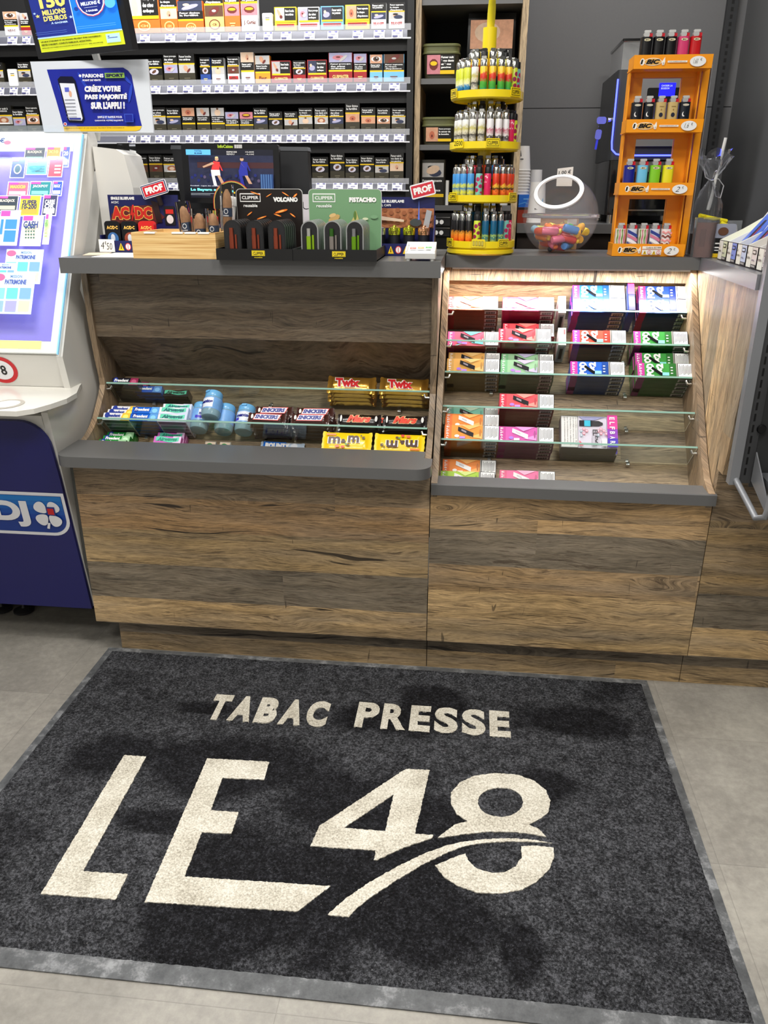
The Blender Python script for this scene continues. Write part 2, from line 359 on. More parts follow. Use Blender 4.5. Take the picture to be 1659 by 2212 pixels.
mb = MB(); mb.prism([(.1754, .6220), (.0976, .7025), (.0918, .697), (.1696, .6165)], 1.0385, WOOD, o=Vector((-1.0588, 0, 0)), u=YU, v=ZU, n=XU); mb.part('trough', root)
# projecting ledge with rounded front corners
r = .045; pts = [(-1.079, .062), (-1.079, -.035)]
pts = [(-.006, .062), (-1.073, .062)]
pts += [(-1.055-.018+ .0, -.06)]
cx0 = -1.079+r; cx1 = .004-r
arc = [(cx0+r*math.cos(t), -.103+r+r*math.sin(t)) for t in [PI+PI/2*i/8 for i in range(9)]]
arc2 = [(cx1+r*math.cos(t), -.103+r+r*math.sin(t)) for t in [1.5*PI+PI/2*i/8 for i in range(9)]]
led = [(-1.079, .062)]+arc+arc2+[(.004, -.001), (-.003, -.001), (-.003, .0), (-.02, .0), (-.02, .062)]
MB().prism(led, .032, GREY, o=Vector((0, 0, .684)), u=XU, v=YU, n=ZU, smooth=True).part('ledge', root)
MB().box(-1.0965, -1.0785, .02, .06, .30, .683, M((88, 88, 84), .5)).part('filler_strip', root, 'grey filler strip at its left end')
MB().box(-1.082, .008, .105, .62, 1.2005, 1.243, GREY).part('worktop', root)
MB().box(-1.05, -.03, .58, .60, .1, 1.199, M((60, 60, 60), .6)).part('rear_panel', root)
# ------------------------------------------------------------------ counter, right unit
root = thing('display_counter', (.4, .4, 0), 'right wooden display counter with five glass shelves under a light strip', 'counter', 'wooden shop counter units')
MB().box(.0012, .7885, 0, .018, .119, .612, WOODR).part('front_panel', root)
MB().box(.0012, .7885, .038, .056, 0, .119, WOOD).part('plinth', root)
mb = MB(); profile_panel(mb, RPROF, .002, .020, WOODE); mb.part('side_panel', root)
mb = MB(); profile_panel(mb, RPROF, .770, .788, WOODE); mb.part('side_panel', root)
MB().box(.020, .770, .548, .566, 1.151, 1.199, WOODP).part('upper_panel', root)
MB().prism([(.600, 1.027), (.12, .530), (.13, .517), (.612, 1.015)], .75, WOODM, o=Vector((.02, 0, 0)), u=YU, v=ZU, n=XU).part('sloping_display_board', root)
MB().prism([(.566, 1.151), (.600, 1.027), (.625, 1.03), (.585, 1.16)], .75, WOOD, o=Vector((.02, 0, 0)), u=YU, v=ZU, n=XU).part('back_panel', root)
MB().prism([(.1495, .5604), (.0775, .6298), (.072, .624), (.144, .5546)], .7496, WOOD, o=Vector((.0202, 0, 0)), u=YU, v=ZU, n=XU).part('trough', root)
MB().prism([(-.020, .613), (-.020, .644), (-.017, .646), (.056, .646), (.056, .613)], .7885, GREY, o=Vector((.003, 0, 0)), u=YU, v=ZU, n=XU).part('ledge', root)
MB().prism([(.010, .44), (.7755, .44), (.7755, .75), (.010, .75)], .0375, GREY, o=Vector((0, 0, 1.2005)), u=XU, v=YU, n=ZU).part('worktop', root)
mb = MB(); mb.box(.03, .76, .478, .502, 1.193, 1.200, M((230, 230, 230), .4)); mb.part('light_strip', root, 'slim white light strip under the worktop')
MB().box(.04, .75, .70, .72, .1, 1.199, M((60, 60, 60), .6)).part('rear_panel', root)
# ------------------------------------------------------------------ wing on the right
root = thing('counter_wing', (.95, .3, 0), 'wooden counter wing at the right with grey top and upright-grain side', 'counter')
MB().box(.7905, RX2-.004, 0, .018, .119, .71, WOODW).part('front_panel', root)
MB().box(.7905, RX2-.004, .038, .056, 0, .119, WOOD).part('plinth', root)
MB().prism([(-.034, .7105), (-.09, 1.1), (-.09, 1.2), (.75, 1.2), (.75, .62), (.0187, .62), (.0187, .7105)], .016, WOODV, o=Vector((.7905, 0, 0)), u=YU, v=ZU, n=XU).part('side_panel', root)
MB().prism([(.776, -.085), (.776, .75), (RX2-.004, .75), (RX2-.004, -.085)], .037, M((112, 113, 118), .32), o=Vector((0, 0, 1.2005)), u=XU, v=YU, n=ZU).part('worktop', root)
# ------------------------------------------------------------------ steel gondola standing before the wing
SG = M((138, 140, 144), .38, .4); DG = M((70, 71, 73), .45, .3)
root = thing('wall_shelving', (.95, -.09, .66), 'grey slotted steel wall shelving with tube frame at the right edge', 'shelving')
mb = MB(); mb.box(.783, .8065, -.118, -.092, .712, 1.62, SG); mb.part('upright', root, 'pale grey post edge')
mb = MB(); mb.box(.8068, .842, -.100, -.092, .712, 1.62, DG)
for i in range(30): mb.box(.822, .8265, -.1012, -.0998, .735+i*.029, .735+i*.029+.019, BLACK)
mb.part('slotted_post', root, 'dark post face pierced by slots')
MB().box(.842, RX2-.006, -.094, -.088, .70, 1.62, M((52, 53, 54), .5)).part('back_sheet', root)
MB().lathe([(1e-4, .004), (.010, .004), (.012, 0), (.012, -.002)], BLACK, T=Matrix.Translation((.845, -.103, .86)) @ Matrix.Rotation(PI/2, 4, 'X'), seg=14).part('screw', root)
mb = MB(); a = Vector((.800, -.115, .725)); b = Vector((.822, -.235, .668)); c_ = Vector((.842, -.25, .70)); d = Vector((.848, -.25, 1.0))
mb.tube([a, a.lerp(b, .5), b, (b+c_)/2+Vector((.006, -.006, -.008)), c_, c_.lerp(d, .5), d, Vector((.848, -.2, 1.05)), Vector((.848, -.11, 1.05))], .0085, SG, 10); mb.part('tube_frame', root, 'bent steel tube')
mb = MB(); mb.prism([(-.108, .80), (-.235, .715), (-.235, .685), (-.108, .722)], .003, SG, o=Vector((.84, 0, 0)), u=YU, v=ZU, n=XU); mb.part('bracket', root)
mb = MB(); mb.box(.856, RX2-.006, -.245, -.108, .70, .745, M((92, 94, 97), .4)); mb.part('base_shelf', root)
mb = MB(); mb.box(.852, RX2-.006, -.20, -.102, .985, 1.02, M((112, 114, 118), .4)); mb.part('shelf', root)
mb = MB(); mb.rbox(.855, .93, -.19, -.115, 1.0205, 1.075, OFFW, r=.003); F = Face(mb, (.855, -.19, 1.0205), XU, ZU, .075, .0545); F.text('E', .1, .7, .2, .85, BLACK)
for i in range(3): F.rect(.1, .2+.12*i, .8, .24+.12*i, M((190, 60, 60)))
tag(mb.obj('carton', loc=(.89, -.15, 1.0205)), 'small white carton lying on the steel shelf at the right edge', 'box')
# ------------------------------------------------------------------ door mat
g = NG('mat_pile'); geo = g.n('NewGeometry'); P = geo.outputs['Position']
n1 = g.n('TexNoise', {'Vector': P, 'Scale': 170.0, 'Detail': 5.0, 'Roughness': .8}); n2 = g.n('TexNoise', {'Vector': P, 'Scale': 38.0, 'Detail': 4.0, 'Roughness': .7})
n3 = g.n('TexNoise', {'Vector': P, 'Scale': 2.7, 'Detail': 7.0, 'Roughness': .62, 'Distortion': .5})
sp = g.n('SeparateXYZ', {0: P})
# wet patches: one wide pool through the middle plus splashes round it
def blob(cx, cy, rx, ry, s=1.0):
    dx = g.math('DIVIDE', g.math('SUBTRACT', sp.outputs[0], cx), rx); dy = g.math('DIVIDE', g.math('SUBTRACT', sp.outputs[1], cy), ry)
    return g.math('MULTIPLY', g.math('SUBTRACT', 1.0, g.math('SQRT', g.math('ADD', g.math('MULTIPLY', dx, dx), g.math('MULTIPLY', dy, dy))), clamp=True), s)
bl = None
for b_ in [(-.50, -.50, .42, .17), (-.12, -.62, .36, .22), (-.18, -.86, .42, .28), (-.36, -.95, .26, .2), (-.12, -.26, .18, .1), (-.62, -.27, .16, .05), (.06, -.95, .2, .14), (.02, -.18, .12, .13), (.34, -.5, .12, .1), (.42, -.22, .2, .1), (-.8, -.5, .2, .12), (-.6, -.72, .14, .06), (.25, -1.0, .06, .1)]:
    t = blob(*b_); bl = t if bl is None else g.math('MAXIMUM', bl, t)
wet = g.math('ADD', g.math('MULTIPLY', bl, .55), g.math('MULTIPLY', g.math('SUBTRACT', n3.outputs['Fac'], .5), 1.05))
wetf = g.ramp(wet, [(.06, (0, 0, 0, 1)), (.22, (1, 1, 1, 1))])
fib = g.math('ADD', g.math('MULTIPLY', n1.outputs['Fac'], .78), g.math('MULTIPLY', n2.outputs['Fac'], .22))
dry = g.ramp(fib, [(.40, (20, 20, 22)), (.5, (54, 55, 58)), (.60, (100, 101, 106))])
wcol = g.ramp(fib, [(.40, (8, 8, 9)), (.52, (30, 30, 33)), (.62, (62, 63, 68))])
colr = g.mix(wetf, dry, wcol)
wh = g.ramp(g.n('TexNoise', {'Vector': P, 'Scale': 420.0, 'Detail': 1.0}).outputs['Fac'], [(.80, (0, 0, 0, 1)), (.82, (1, 1, 1, 1))])
g.L.new(g.mix(wh, colr, lin((200, 200, 200))), g.b.inputs['Base Color']); g.b.inputs['Roughness'].default_value = .92; g.b.inputs['Specular IOR Level'].default_value = .15
bp = g.n('Bump', {'Strength': .9, 'Distance': .004, 'Height': fib}); g.L.new(bp.outputs[0], g.b.inputs['Normal'])
PILE = g.m
g = NG('mat_letter_pile'); geo = g.n('NewGeometry'); P = geo.outputs['Position']
n1 = g.n('TexNoise', {'Vector': P, 'Scale': 210.0, 'Detail': 4.0, 'Roughness': .75}); n2 = g.n('TexNoise', {'Vector': P, 'Scale': 12.0, 'Detail': 3.0})
fib = g.math('ADD', g.math('MULTIPLY', n1.outputs['Fac'], .75), g.math('MULTIPLY', n2.outputs['Fac'], .25))
g.L.new(g.ramp(fib, [(.34, (150, 142, 126)), (.5, (212, 206, 190)), (.62, (240, 236, 224))]), g.b.inputs['Base Color']); g.b.inputs['Roughness'].default_value = .9
bp = g.n('Bump', {'Strength': .8, 'Distance': .004, 'Height': fib}); g.L.new(bp.outputs[0], g.b.inputs['Normal'])
CREAM = g.m
g = NG('mat_rubber'); geo = g.n('NewGeometry'); P = geo.outputs['Position']
n1 = g.n('TexNoise', {'Vector': P, 'Scale': 14.0, 'Detail': 7.0, 'Roughness': .75})
g.L.new(g.ramp(n1.outputs['Fac'], [(.35, (66, 68, 70)), (.52, (92, 94, 96)), (.66, (150, 152, 154))]), g.b.inputs['Base Color']); g.b.inputs['Roughness'].default_value = .45
RUB = g.m
root = thing('door_mat', (-.187, -.54, 0), 'large charcoal door mat with cream shop lettering and wet stains on the floor', 'mat')
mx0, mx1, my0, my1 = -1.062, .690, -1.127, .030
mb = MB(); mb.box(mx0, mx1, my0, my1, .0005, .0035, RUB); mb.part('rubber_border', root)
mb = MB(); b = .030; nx, ny = 220, 150; px0, px1, py0, py1 = mx0+b*.7, mx1-b*.7, my0+b*1.4, my1-b*.7
V = []; F = []
for j in range(ny+1):
    for i in range(nx+1):
        e = i in (0, nx) or j in (0, ny)
        V.append((px0+(px1-px0)*i/nx+(random.uniform(-.001, .001)), py0+(py1-py0)*j/ny+(random.uniform(-.001, .001)), .0036 if e else .0085+random.uniform(-.0009, .0009)))
for j in range(ny):
    for i in range(nx): F.append((j*(nx+1)+i, j*(nx+1)+i+1, (j+1)*(nx+1)+i+1, (j+1)*(nx+1)+i))
mb.add(V, F, PILE, True); mb.part('pile', root)
def ragged(pts, step=.004, a=.0011):
    out = []
    for i in range(len(pts)):
        p = Vector(pts[i]); q = Vector(pts[(i+1) % len(pts)]); n = max(1, int((q-p).length/step))
        for k in range(n):
            t = p.lerp(q, k/n); out.append((t.x+random.uniform(-a, a), t.y+random.uniform(-a, a)))
    return out
def smooth_loop(pts, it=2):
    for _ in range(it):
        o = []
        for i in range(len(pts)):
            p, q = Vector(pts[i]), Vector(pts[(i+1) % len(pts)]); o += [tuple(p.lerp(q, .25)), tuple(p.lerp(q, .75))]
        pts = o
    return pts
def matpts(ox, oy, L, s=2.765): return [tuple(at(ox+x/s, oy+y/s, z=.0105).xy) for x, y in L]
def matglyph(name, loops):
    mb = MB(); mb.prism(ragged(loops[0]), .0028, CREAM, o=Vector((0, 0, .0082)), u=XU, v=YU, n=ZU, holes=[ragged(h) for h in loops[1:]]); mb.part('lettering', root, 'cream pile letter '+name)
A_, B_ = (60, 1600), (640, 1600)
matglyph('L', [matpts(*A_, [(575, 86), (708, 95), (330, 780), (600, 797), (525, 948), (78, 915)])])
matglyph('E with a long foot', [matpts(*A_, [(1072, 106), (1442, 126), (1414, 232), (1163, 222), (1093, 415), (1260, 428), (1217, 553), (1040, 548), (935, 812)])+matpts(*B_, [(205, 868), (8, 1020)])+matpts(*A_, [(698, 962)])])
matglyph('4', [matpts(*B_, [(655, 168), (797, 176), (708, 556), (815, 563), (815, 580), (640, 638), (482, 712), (465, 710), (474, 655), (85, 630), (135, 512)]), matpts(*B_, [(583, 320), (530, 540), (283, 522)])])
up8 = [(845, 580), (900, 535), (950, 500), (1025, 480), (960, 440), (922, 375), (925, 310), (975, 250), (1070, 208), (1190, 193), (1320, 203), (1420, 240), (1490, 295), (1517, 360), (1508, 425), (1460, 465), (1388, 500), (1450, 530), (1495, 574), (1400, 556), (1290, 545), (1150, 543), (1000, 558), (920, 570)]
matglyph('8 upper half', [matpts(*B_, up8), smooth_loop(matpts(*B_, [(1083, 365), (1095, 325), (1150, 290), (1220, 278), (1300, 292), (1348, 330), (1357, 380), (1332, 420), (1275, 450), (1205, 456), (1140, 440), (1098, 410)]), 1)])
matglyph('8 lower half', [matpts(*B_, [(1345, 630), (1440, 628), (1537, 640), (1539, 700), (1510, 770), (1440, 840), (1350, 890), (1220, 914), (1080, 907), (960, 867), (880, 810), (830, 745), (920, 705), (1010, 675), (1030, 720), (1080, 765), (1160, 789), (1250, 785), (1310, 750), (1345, 700)])])
matglyph('swoosh', [matpts(*B_, [(186, 1040), (290, 945), (450, 838), (620, 743), (780, 668), (900, 626), (1000, 603), (1100, 590), (1250, 583), (1400, 590), (1530, 612), (1400, 603), (1250, 602), (1100, 612), (1000, 631), (900, 669), (760, 737), (600, 832), (450, 932), (370, 992), (312, 1054)])])
def mattext(s, x0, x1, y0, y1):
    n = len(s); W_ = {'T': .86, 'A': 1.02, 'B': .95, 'C': .95, 'P': .88, 'R': .95, 'E': .80, 'S': .92}
    tot = sum(W_[c] for c in s)+.15*(n-1); x = x0; k = (x1-x0)/tot
    for c in s:
        V, F, asp = textmesh(c, .045 if s == 'PRESSE' else .062, 0, 6)
        mb = MB(); w_ = W_[c]*k; P_ = [(x+p[0]*w_, y0+p[1]*(y1-y0)) for p in V]
        mb.add([(p[0]+random.uniform(-.0008, .0008), p[1]+random.uniform(-.0008, .0008), .0110) for p in P_], F, CREAM); mb.add([(p[0], p[1], .0085) for p in P_], [f[::-1] for f in F], CREAM)
        mb.part('lettering', root, 'cream pile letter '+c); x += w_+.15*k
mattext('TABAC', -.620, -.268, -.322, -.200)
mattext('PRESSE', -.186, .256, -.310, -.190)

# ------------------------------------------------------------------ lottery kiosk at the left
WK = M((216, 214, 208), .3, coat=.2); KX0, KX1 = -1.86, -1.098
root = thing('lottery_kiosk', (-1.45, .3, 0), 'white and navy lottery kiosk with a lit slanted glass display of scratch cards', 'kiosk')
mb = MB()
body = [(.044, .150), (.0075, .40), (-.0247, .62), (-.048, .78), (-.056, .83), (-.03, .852), (.098, .85), (.075, .966), (.432, 1.596), (.47, 1.60), (.49, 1.56), (.24, 1.14), (.30, 1.0), (.36, .85), (.30, .70), (.28, .40), (.26, .15)]
mb.prism(body, .02, WK, o=Vector((KX1-.02, 0, 0)), u=YU, v=ZU, n=XU); mb.part('side_shell', root); mb = MB(); mb.prism(body, .02, WK, o=Vector((KX0, 0, 0)), u=YU, v=ZU, n=XU); mb.part('side_shell', root)
mb = MB(); mb.prism([(.13, .15), (.10, .8), (.30, 1.0), (.56, 1.48), (.70, 1.48), (.70, .15)], KX1-.03-KX0, WK, o=Vector((KX0+.005, 0, 0)), u=YU, v=ZU, n=XU); mb.part('body', root)
mb = MB(); a0 = Vector((0, .040, .150)); a1 = Vector((0, -.058, .82)); vv = (a1-a0).normalized(); HH = (a1-a0).length; nn = XU.cross(vv)
R_ = .085; pts = [(KX0, 0), (KX1-.004, 0), (KX1-.012, HH*.40), (KX1-.025, HH*.75)]
pts = [(KX0, 0), (KX1-.003, 0), (KX1-.003, HH*.70)]
for i in range(9):
    t = PI/2*i/8; pts.append((KX1-.006-R_+R_*math.cos(t), HH-.012-R_+R_*math.sin(t)))
pts.append((KX0, HH-.012))
g = NG('navy_lacquer'); g.b.inputs['Base Color'].default_value = lin((24, 26, 98)); g.b.inputs['Roughness'].default_value = .33; NV = g.m
mb.prism(pts, .012, NV, o=a0, u=XU, v=vv, n=nn, smooth=False); mb.part('front_panel', root, 'navy front panel')
mb = MB(); mb.prism([(KX0+.0205, -.001), (KX1-.0205, -.001), (KX1-.0205, HH), (KX0+.0205, HH)], .02, WK, o=a0-nn*.022, u=XU, v=vv, n=nn); mb.part('front_frame', root)
# oval badge with letters and clover on the navy front
mb = MB(); F = Face(mb, a0+nn*.0125, XU, vv, 1, 1, .0005)
bz0, bz1 = .280, .432
WHT = M((232, 232, 236), .4)
def pill(x0, x1, z0, z1, r, m, cut=0):
    p = [(x0, z0)]
    for i in range(9): t = -PI/2+PI/2*i/8; p.append((x1-r+r*math.cos(t), z0+r+r*math.sin(t)))
    p += [(x1-cut, z1), (x0, z1)]; F.poly(p, m)
pill(KX0+.01, KX1-.004, bz0, bz1, .06, WHT, .0); 
BL = [M((22+i*0, 60+14*i, 150+14*i), .35) for i in range(6)]
pill(KX0+.01, KX1-.014, bz0+.011, bz1-.011, .05, M((26, 58, 140), .35), .0)
for i in range(5): F.rect(KX0+.01, bz0+.06+.0162*i, KX1-.0142, bz0+.0762+.0162*i, M((18+2*i, 66+13*i, 158+9*i), .35))
F.text('FDJ', KX1-.302, bz0+.030, KX1-.128, bz1-.030, WHT, bold=.05, res=6)
cxx, czz = KX1-.066, bz0+.080
def petal(ang):
    p = []
    for i in range(24):
        t = 2*PI*i/24; rr = .026+.006*math.cos(t)
        x = .028+.0215*math.cos(t); y = .0190*math.sin(t)*(1+.35*math.cos(t)); a = math.radians(ang); p.append((cxx+x*math.cos(a)-y*math.sin(a), czz+x*math.sin(a)+y*math.cos(a)))
    return p
for a in (48, 133, 222, 310): F.poly(petal(a), WHT)
F.poly([(cxx-.002, czz-.003), (cxx+.026, czz-.005), (cxx+.026, czz+.026), (cxx-.002, czz+.026)], M((24, 52, 130), .4)); F.poly([(cxx+.002, czz+.0), (cxx+.022, czz-.001), (cxx+.022, czz+.021), (cxx+.002, czz+.021)], M((196, 34, 38), .4))
F.poly([(cxx-.006, czz-.030), (cxx+.002, czz-.030), (cxx-.005, czz-.052), (cxx-.013, czz-.050)], WHT)
mb.part('badge', root, 'pale bordered blue badge with white letters and a four-leaf clover')
mb = MB(); dk = [(KX0, -.185), (-1.115, -.182), (-1.082, -.150), (-1.062, -.095), (-1.048, -.03), (-1.052, .04), (-1.086, .13), (-1.094, .16), (KX0, .16)]
mb.prism(dk, .014, M((226, 224, 216), .25, coat=.3), o=Vector((0, 0, .853)), u=XU, v=YU, n=ZU); mb.part('desk_shelf', root)
mb = MB(); F = Face(mb, (-1.20, -.16, .8675), XU, YU, .09, .12, .0004); F.ell(.2, .4, .5, .45, M((176, 172, 160), .5), 24); F.ell(.2, .4, .38, .34, M((226, 224, 216), .4), 24); mb.part('sticker', root)
mb = MB(); mb.prism([(.105, .868), (.078, .966), (.11, .985), (.16, .868)], KX1-.0035-KX0, WK, o=Vector((KX0, 0, 0)), u=YU, v=ZU, n=XU); mb.part('lower_case', root)
mb = MB(); F = Face(mb, (-1.345, .101, .880), XU, Vector((0, -.265, .964)), .08, .08, .0006); F.ell(.5, .5, .62, .55, M((200, 30, 38), .4), 28); F.ell(.5, .5, .46, .40, WHT, 28); F.text('18', .3, .3, .7, .7, BLACK); mb.part('age_sign', root, 'red ring sign')
# slanted lit display
g0 = Vector((0, .062, .975)); g1 = Vector((0, .424, 1.603)); gv = (g1-g0).normalized(); GL = (g1-g0).length; gn = XU.cross(gv)
mb = MB(); mb.prism([(KX0+.02, .006), (KX1-.014, .006), (KX1-.014, GL-.012), (KX0+.02, GL-.012)], .012, M((240, 239, 234), .4), o=g0-gn*.020, u=XU, v=gv, n=gn); mb.part('frame', root)
mb = MB(); mb.prism([(KX0+.02, 0), (KX1-.004, 0), (KX1-.004, GL-.03), (KX1-.03, GL), (KX0+.02, GL)], .006, M((225, 240, 250), .03, alpha=.10, spec=.8), o=g0, u=XU, v=gv, n=gn); mb.part('cover_glass', root)
mb = MB(); mb.prism([(KX1-.0075, -.001), (KX1-.0035, -.001), (KX1-.0035, GL-.03), (KX1-.0075, GL-.03)], .0065, M((130, 190, 225), .1, emit=.35), o=g0-gn*.0002, u=XU, v=gv, n=gn); mb.part('glass_edge', root, 'blue lit glass edge')
mb = MB(); LW = .745; F = Face(mb, g0-gn*.0078+XU*(KX0+.02), XU, gv, LW-.040, GL-.045, .0004); F.o = F.o+gv*.018
def E_(c, k=.85): return M(tuple(int(v*.9+255*.10) for v in c), .5, emit=k*.40)  # white blended into each print colour stands for glare on the cover glass
F.rect(0, .035, 1, .97, E_((96, 76, 196), .75)); F.rect(0, .925, 1, .995, E_((190, 220, 245), 1.2)); F.rect(0, .965, 1, .985, E_((240, 250, 255), 1.6)); F.rect(0, .0, .96, .035, E_((244, 240, 90), 1.2))
def gp(px, py):                                        # photo position on the display plane, as fractions
    d = ray(px, py); P0 = g0-gn*.0078; t = (P0-Vector((CX, CY, CZ))).dot(gn)/d.dot(gn); q = Vector((CX, CY, CZ))+d*t
    return ((q.x-(KX0+.02))/F.w, (q-P0).dot(gv)/F.h)
def card(px0, py0, px1, py1, bg, hd, txt=None, tc=(245, 245, 245), kind=0, brd=(235, 230, 250)):
    a0_, b0_ = gp(px0, py1); a1_, b1_ = gp(px1, py0); a1_ = min(a1_, .998)
    if a1_ <= a0_: return
    w_, h_ = a1_-a0_, b1_-b0_
    F.rect(a0_-.004, b0_-.004, min(a1_+.004, 1), b1_+.004, E_(brd)); F.rect(a0_, b0_, a1_, b1_, E_(bg, .7)); F.rect(a0_, b1_-h_*.16, a0_+w_*.5, b1_, E_((200, 70, 170), .7))
    if kind == 1:
        for i in range(5):
            for j in range(4): F.ell(a0_+w_*(.25+.14*j), b0_+h_*(.25+.1*i), .05*w_, .03*h_, E_(hd), 8)
    elif kind == 2: F.rect(a0_+w_*.3, b0_+h_*.08, a0_+w_*.92, b0_+h_*.42, E_(hd)); F.rect(a0_+w_*.3, b0_+h_*.46, a0_+w_*.92, b0_+h_*.74, E_(hd)); F.rect(a0_+w_*.06, b0_+h_*.3, a0_+w_*.2, b0_+h_*.74, E_(hd))
    elif kind == 3: F.ell(a0_+w_*.5, b0_+h_*.42, .3*w_, .26*h_, E_((240, 240, 245))); F.ell(a0_+w_*.5, b0_+h_*.42, .22*w_, .2*h_, E_(hd))
    elif kind == 4:
        for i in range(3): F.rect(a0_+w_*.45, b0_+h_*(.15+.17*i), a0_+w_*.92, b0_+h_*(.24+.17*i), E_(hd))
    else: F.rect(a0_+w_*.08, b0_+h_*.08, a0_+w_*.92, b0_+h_*.34, E_(hd))
    if txt:
        L_ = txt.split('|')
        for i, s_ in enumerate(L_):
            F.text(s_, a0_+w_*.12, b1_-h_*(.24+.22*(i+1)), a1_-w_*.12, b1_-h_*(.22+.22*i), E_(tc), bold=.04)
card(52, 332, 97, 361, (52, 60, 78), (90, 140, 120), 'BLACKJACK', (225, 215, 190)); card(100, 332, 131, 361, (232, 160, 60), (240, 235, 200), 'X10', (255, 240, 120)); card(134, 332, 152, 374, (60, 90, 200), (230, 230, 240), '20')
card(24, 357, 57, 398, (34, 60, 130), (30, 70, 90), None, kind=3); card(59, 362, 105, 392, (80, 180, 200), (40, 110, 130), None, kind=4); a_, b_ = gp(63, 388); F.text('9', a_, b_, a_+.06, b_+.03, E_((20, 130, 150)))
card(107, 357, 140, 398, (214, 44, 78), (240, 225, 225), None, kind=4)
card(20, 412, 66, 441, (196, 100, 130), (220, 200, 225), 'MAXX20', (250, 220, 80)); card(69, 412, 115, 441, (30, 130, 140), (120, 200, 190), 'JACKPOT', (240, 240, 240)); card(118, 412, 140, 441, (40, 80, 200), (225, 230, 250), 'MAX')
card(0, 444, 46, 475, (40, 52, 66), (215, 210, 170), 'BLACKJACK', (230, 220, 200)); card(48, 444, 95, 486, (246, 228, 50), (190, 160, 60), 'SUPER|10-200', (40, 40, 90)); card(99, 444, 132, 486, (44, 50, 90), (220, 225, 200), 'CARRE|OR')
card(4, 478, 53, 550, (214, 228, 246), (50, 130, 230), None, kind=2); card(54, 490, 103, 552, (246, 236, 214), (60, 100, 90), 'CASH', (40, 60, 130), kind=1); card(106, 490, 124, 552, (226, 240, 190), (150, 200, 110), '100', (100, 160, 80), kind=1)
for (x0, y0, x1, y1) in ((24, 568, 112, 640), (0, 598, 56, 640), (0, 620, 98, 706)):
    a0_, b0_ = gp(x0, y1); a1_, b1_ = gp(x1, y0); F.rect(a0_, b0_, min(a1_, .99), b1_, E_((214, 236, 250), .9)); w_, h_ = min(a1_, .99)-a0_, b1_-b0_
    F.ell(a0_+w_*.14, b1_-h_*.12, .13*w_, .09*h_, E_((232, 90, 140), .8)); F.text('MISSION', a0_+w_*.40, b1_-h_*.13, a0_+w_*.68, b1_-h_*.06, E_((70, 110, 170), .6)); F.text('PATRIMOINE', a0_+w_*.28, b1_-h_*.29, a0_+w_*.80, b1_-h_*.17, E_((60, 80, 160), .6), bold=.05)
    for i in range(3):
        for j in range(2): F.rect(a0_+w_*(.04+.32*i), b0_+h_*(.05+.31*j), a0_+w_*(.31+.32*i), b0_+h_*(.31+.31*j), E_([(130, 170, 190), (120, 190, 225), (150, 150, 215), (90, 200, 190), (240, 190, 170), (110, 160, 230)][i*2+j], .75))
for (x, y, t_) in ((24, 341, '2€'), (2, 420, '5€'), (-3, 580, '€')):
    a_, b_ = gp(x, y); F.ell(a_, b_, .036, .022, E_((225, 240, 250))); F.text(t_, a_-.02, b_-.011, a_+.02, b_+.011, E_((40, 70, 140), .5))
for (x, y, c) in ((6, 338, (240, 200, 120)), (40, 347, (200, 120, 150)), (10, 436, (245, 220, 110)), (12, 568, (250, 235, 110))):
    a_, b_ = gp(x, y); F.ell(a_, b_, .016, .010, E_(c))
mb.part('scratch_card_poster', root, 'lit violet poster of scratch cards')
MB().box(KX0+.02, KX1-.012, .275, .55, .004, .149, BLACKM).part('plinth', root)  # black block added to fill the dark space behind the feet
for (x, y) in ((-1.475, .235), (-1.56, .235), (-1.72, .24)):
    mb = MB(); mb.lathe([(1e-4, 0), (.030, 0), (.036, .004), (.036, .010), (.028, .014), (.008, .018), (.006, .022), (.006, .15), (1e-4, .15)], M((34, 34, 36), .4), c=(x, y, 0), seg=24); mb.part('foot', root)
area('kiosk_display_light', (-1.45, .36, 1.52), (.6, .03), .5, rot=(math.radians(-35), 0, 0), col=(.9, .94, 1))
# white ticket terminal behind it on the worktop
root = thing('ticket_terminal', (-1.03, .5, 1.2435), 'white ticket terminal standing between the kiosk and the worktop displays', 'terminal')
mb = MB(); mb.prism([(-1.094, 1.244), (-.972, 1.244), (-.978, 1.43), (-.996, 1.525), (-1.02, 1.54), (-1.094, 1.548)], .14, WK, o=Vector((0, .44, 0)), u=XU, v=ZU, n=YU); mb.part('housing', root)
if 0: mb = MB(); mb.prism([(.36, 1.244), (.36, 1.37), (.40, 1.50), (.44, 1.545), (.58, 1.545), (.58, 1.244)], .045, WK, o=Vector((-1.094, 0, 0)), u=YU, v=ZU, n=XU); mb.prism([(.42, 1.244), (.42, 1.40), (.45, 1.515), (.58, 1.515), (.58, 1.244)], .055, WK, o=Vector((-1.0485, 0, 0)), u=YU, v=ZU, n=XU); mb.part('housing', root)
mb = MB(); mb.box(-1.04, -1.0, .50, .55, 1.516, 1.56, PLASTIC); mb.part('clear_holder', root)

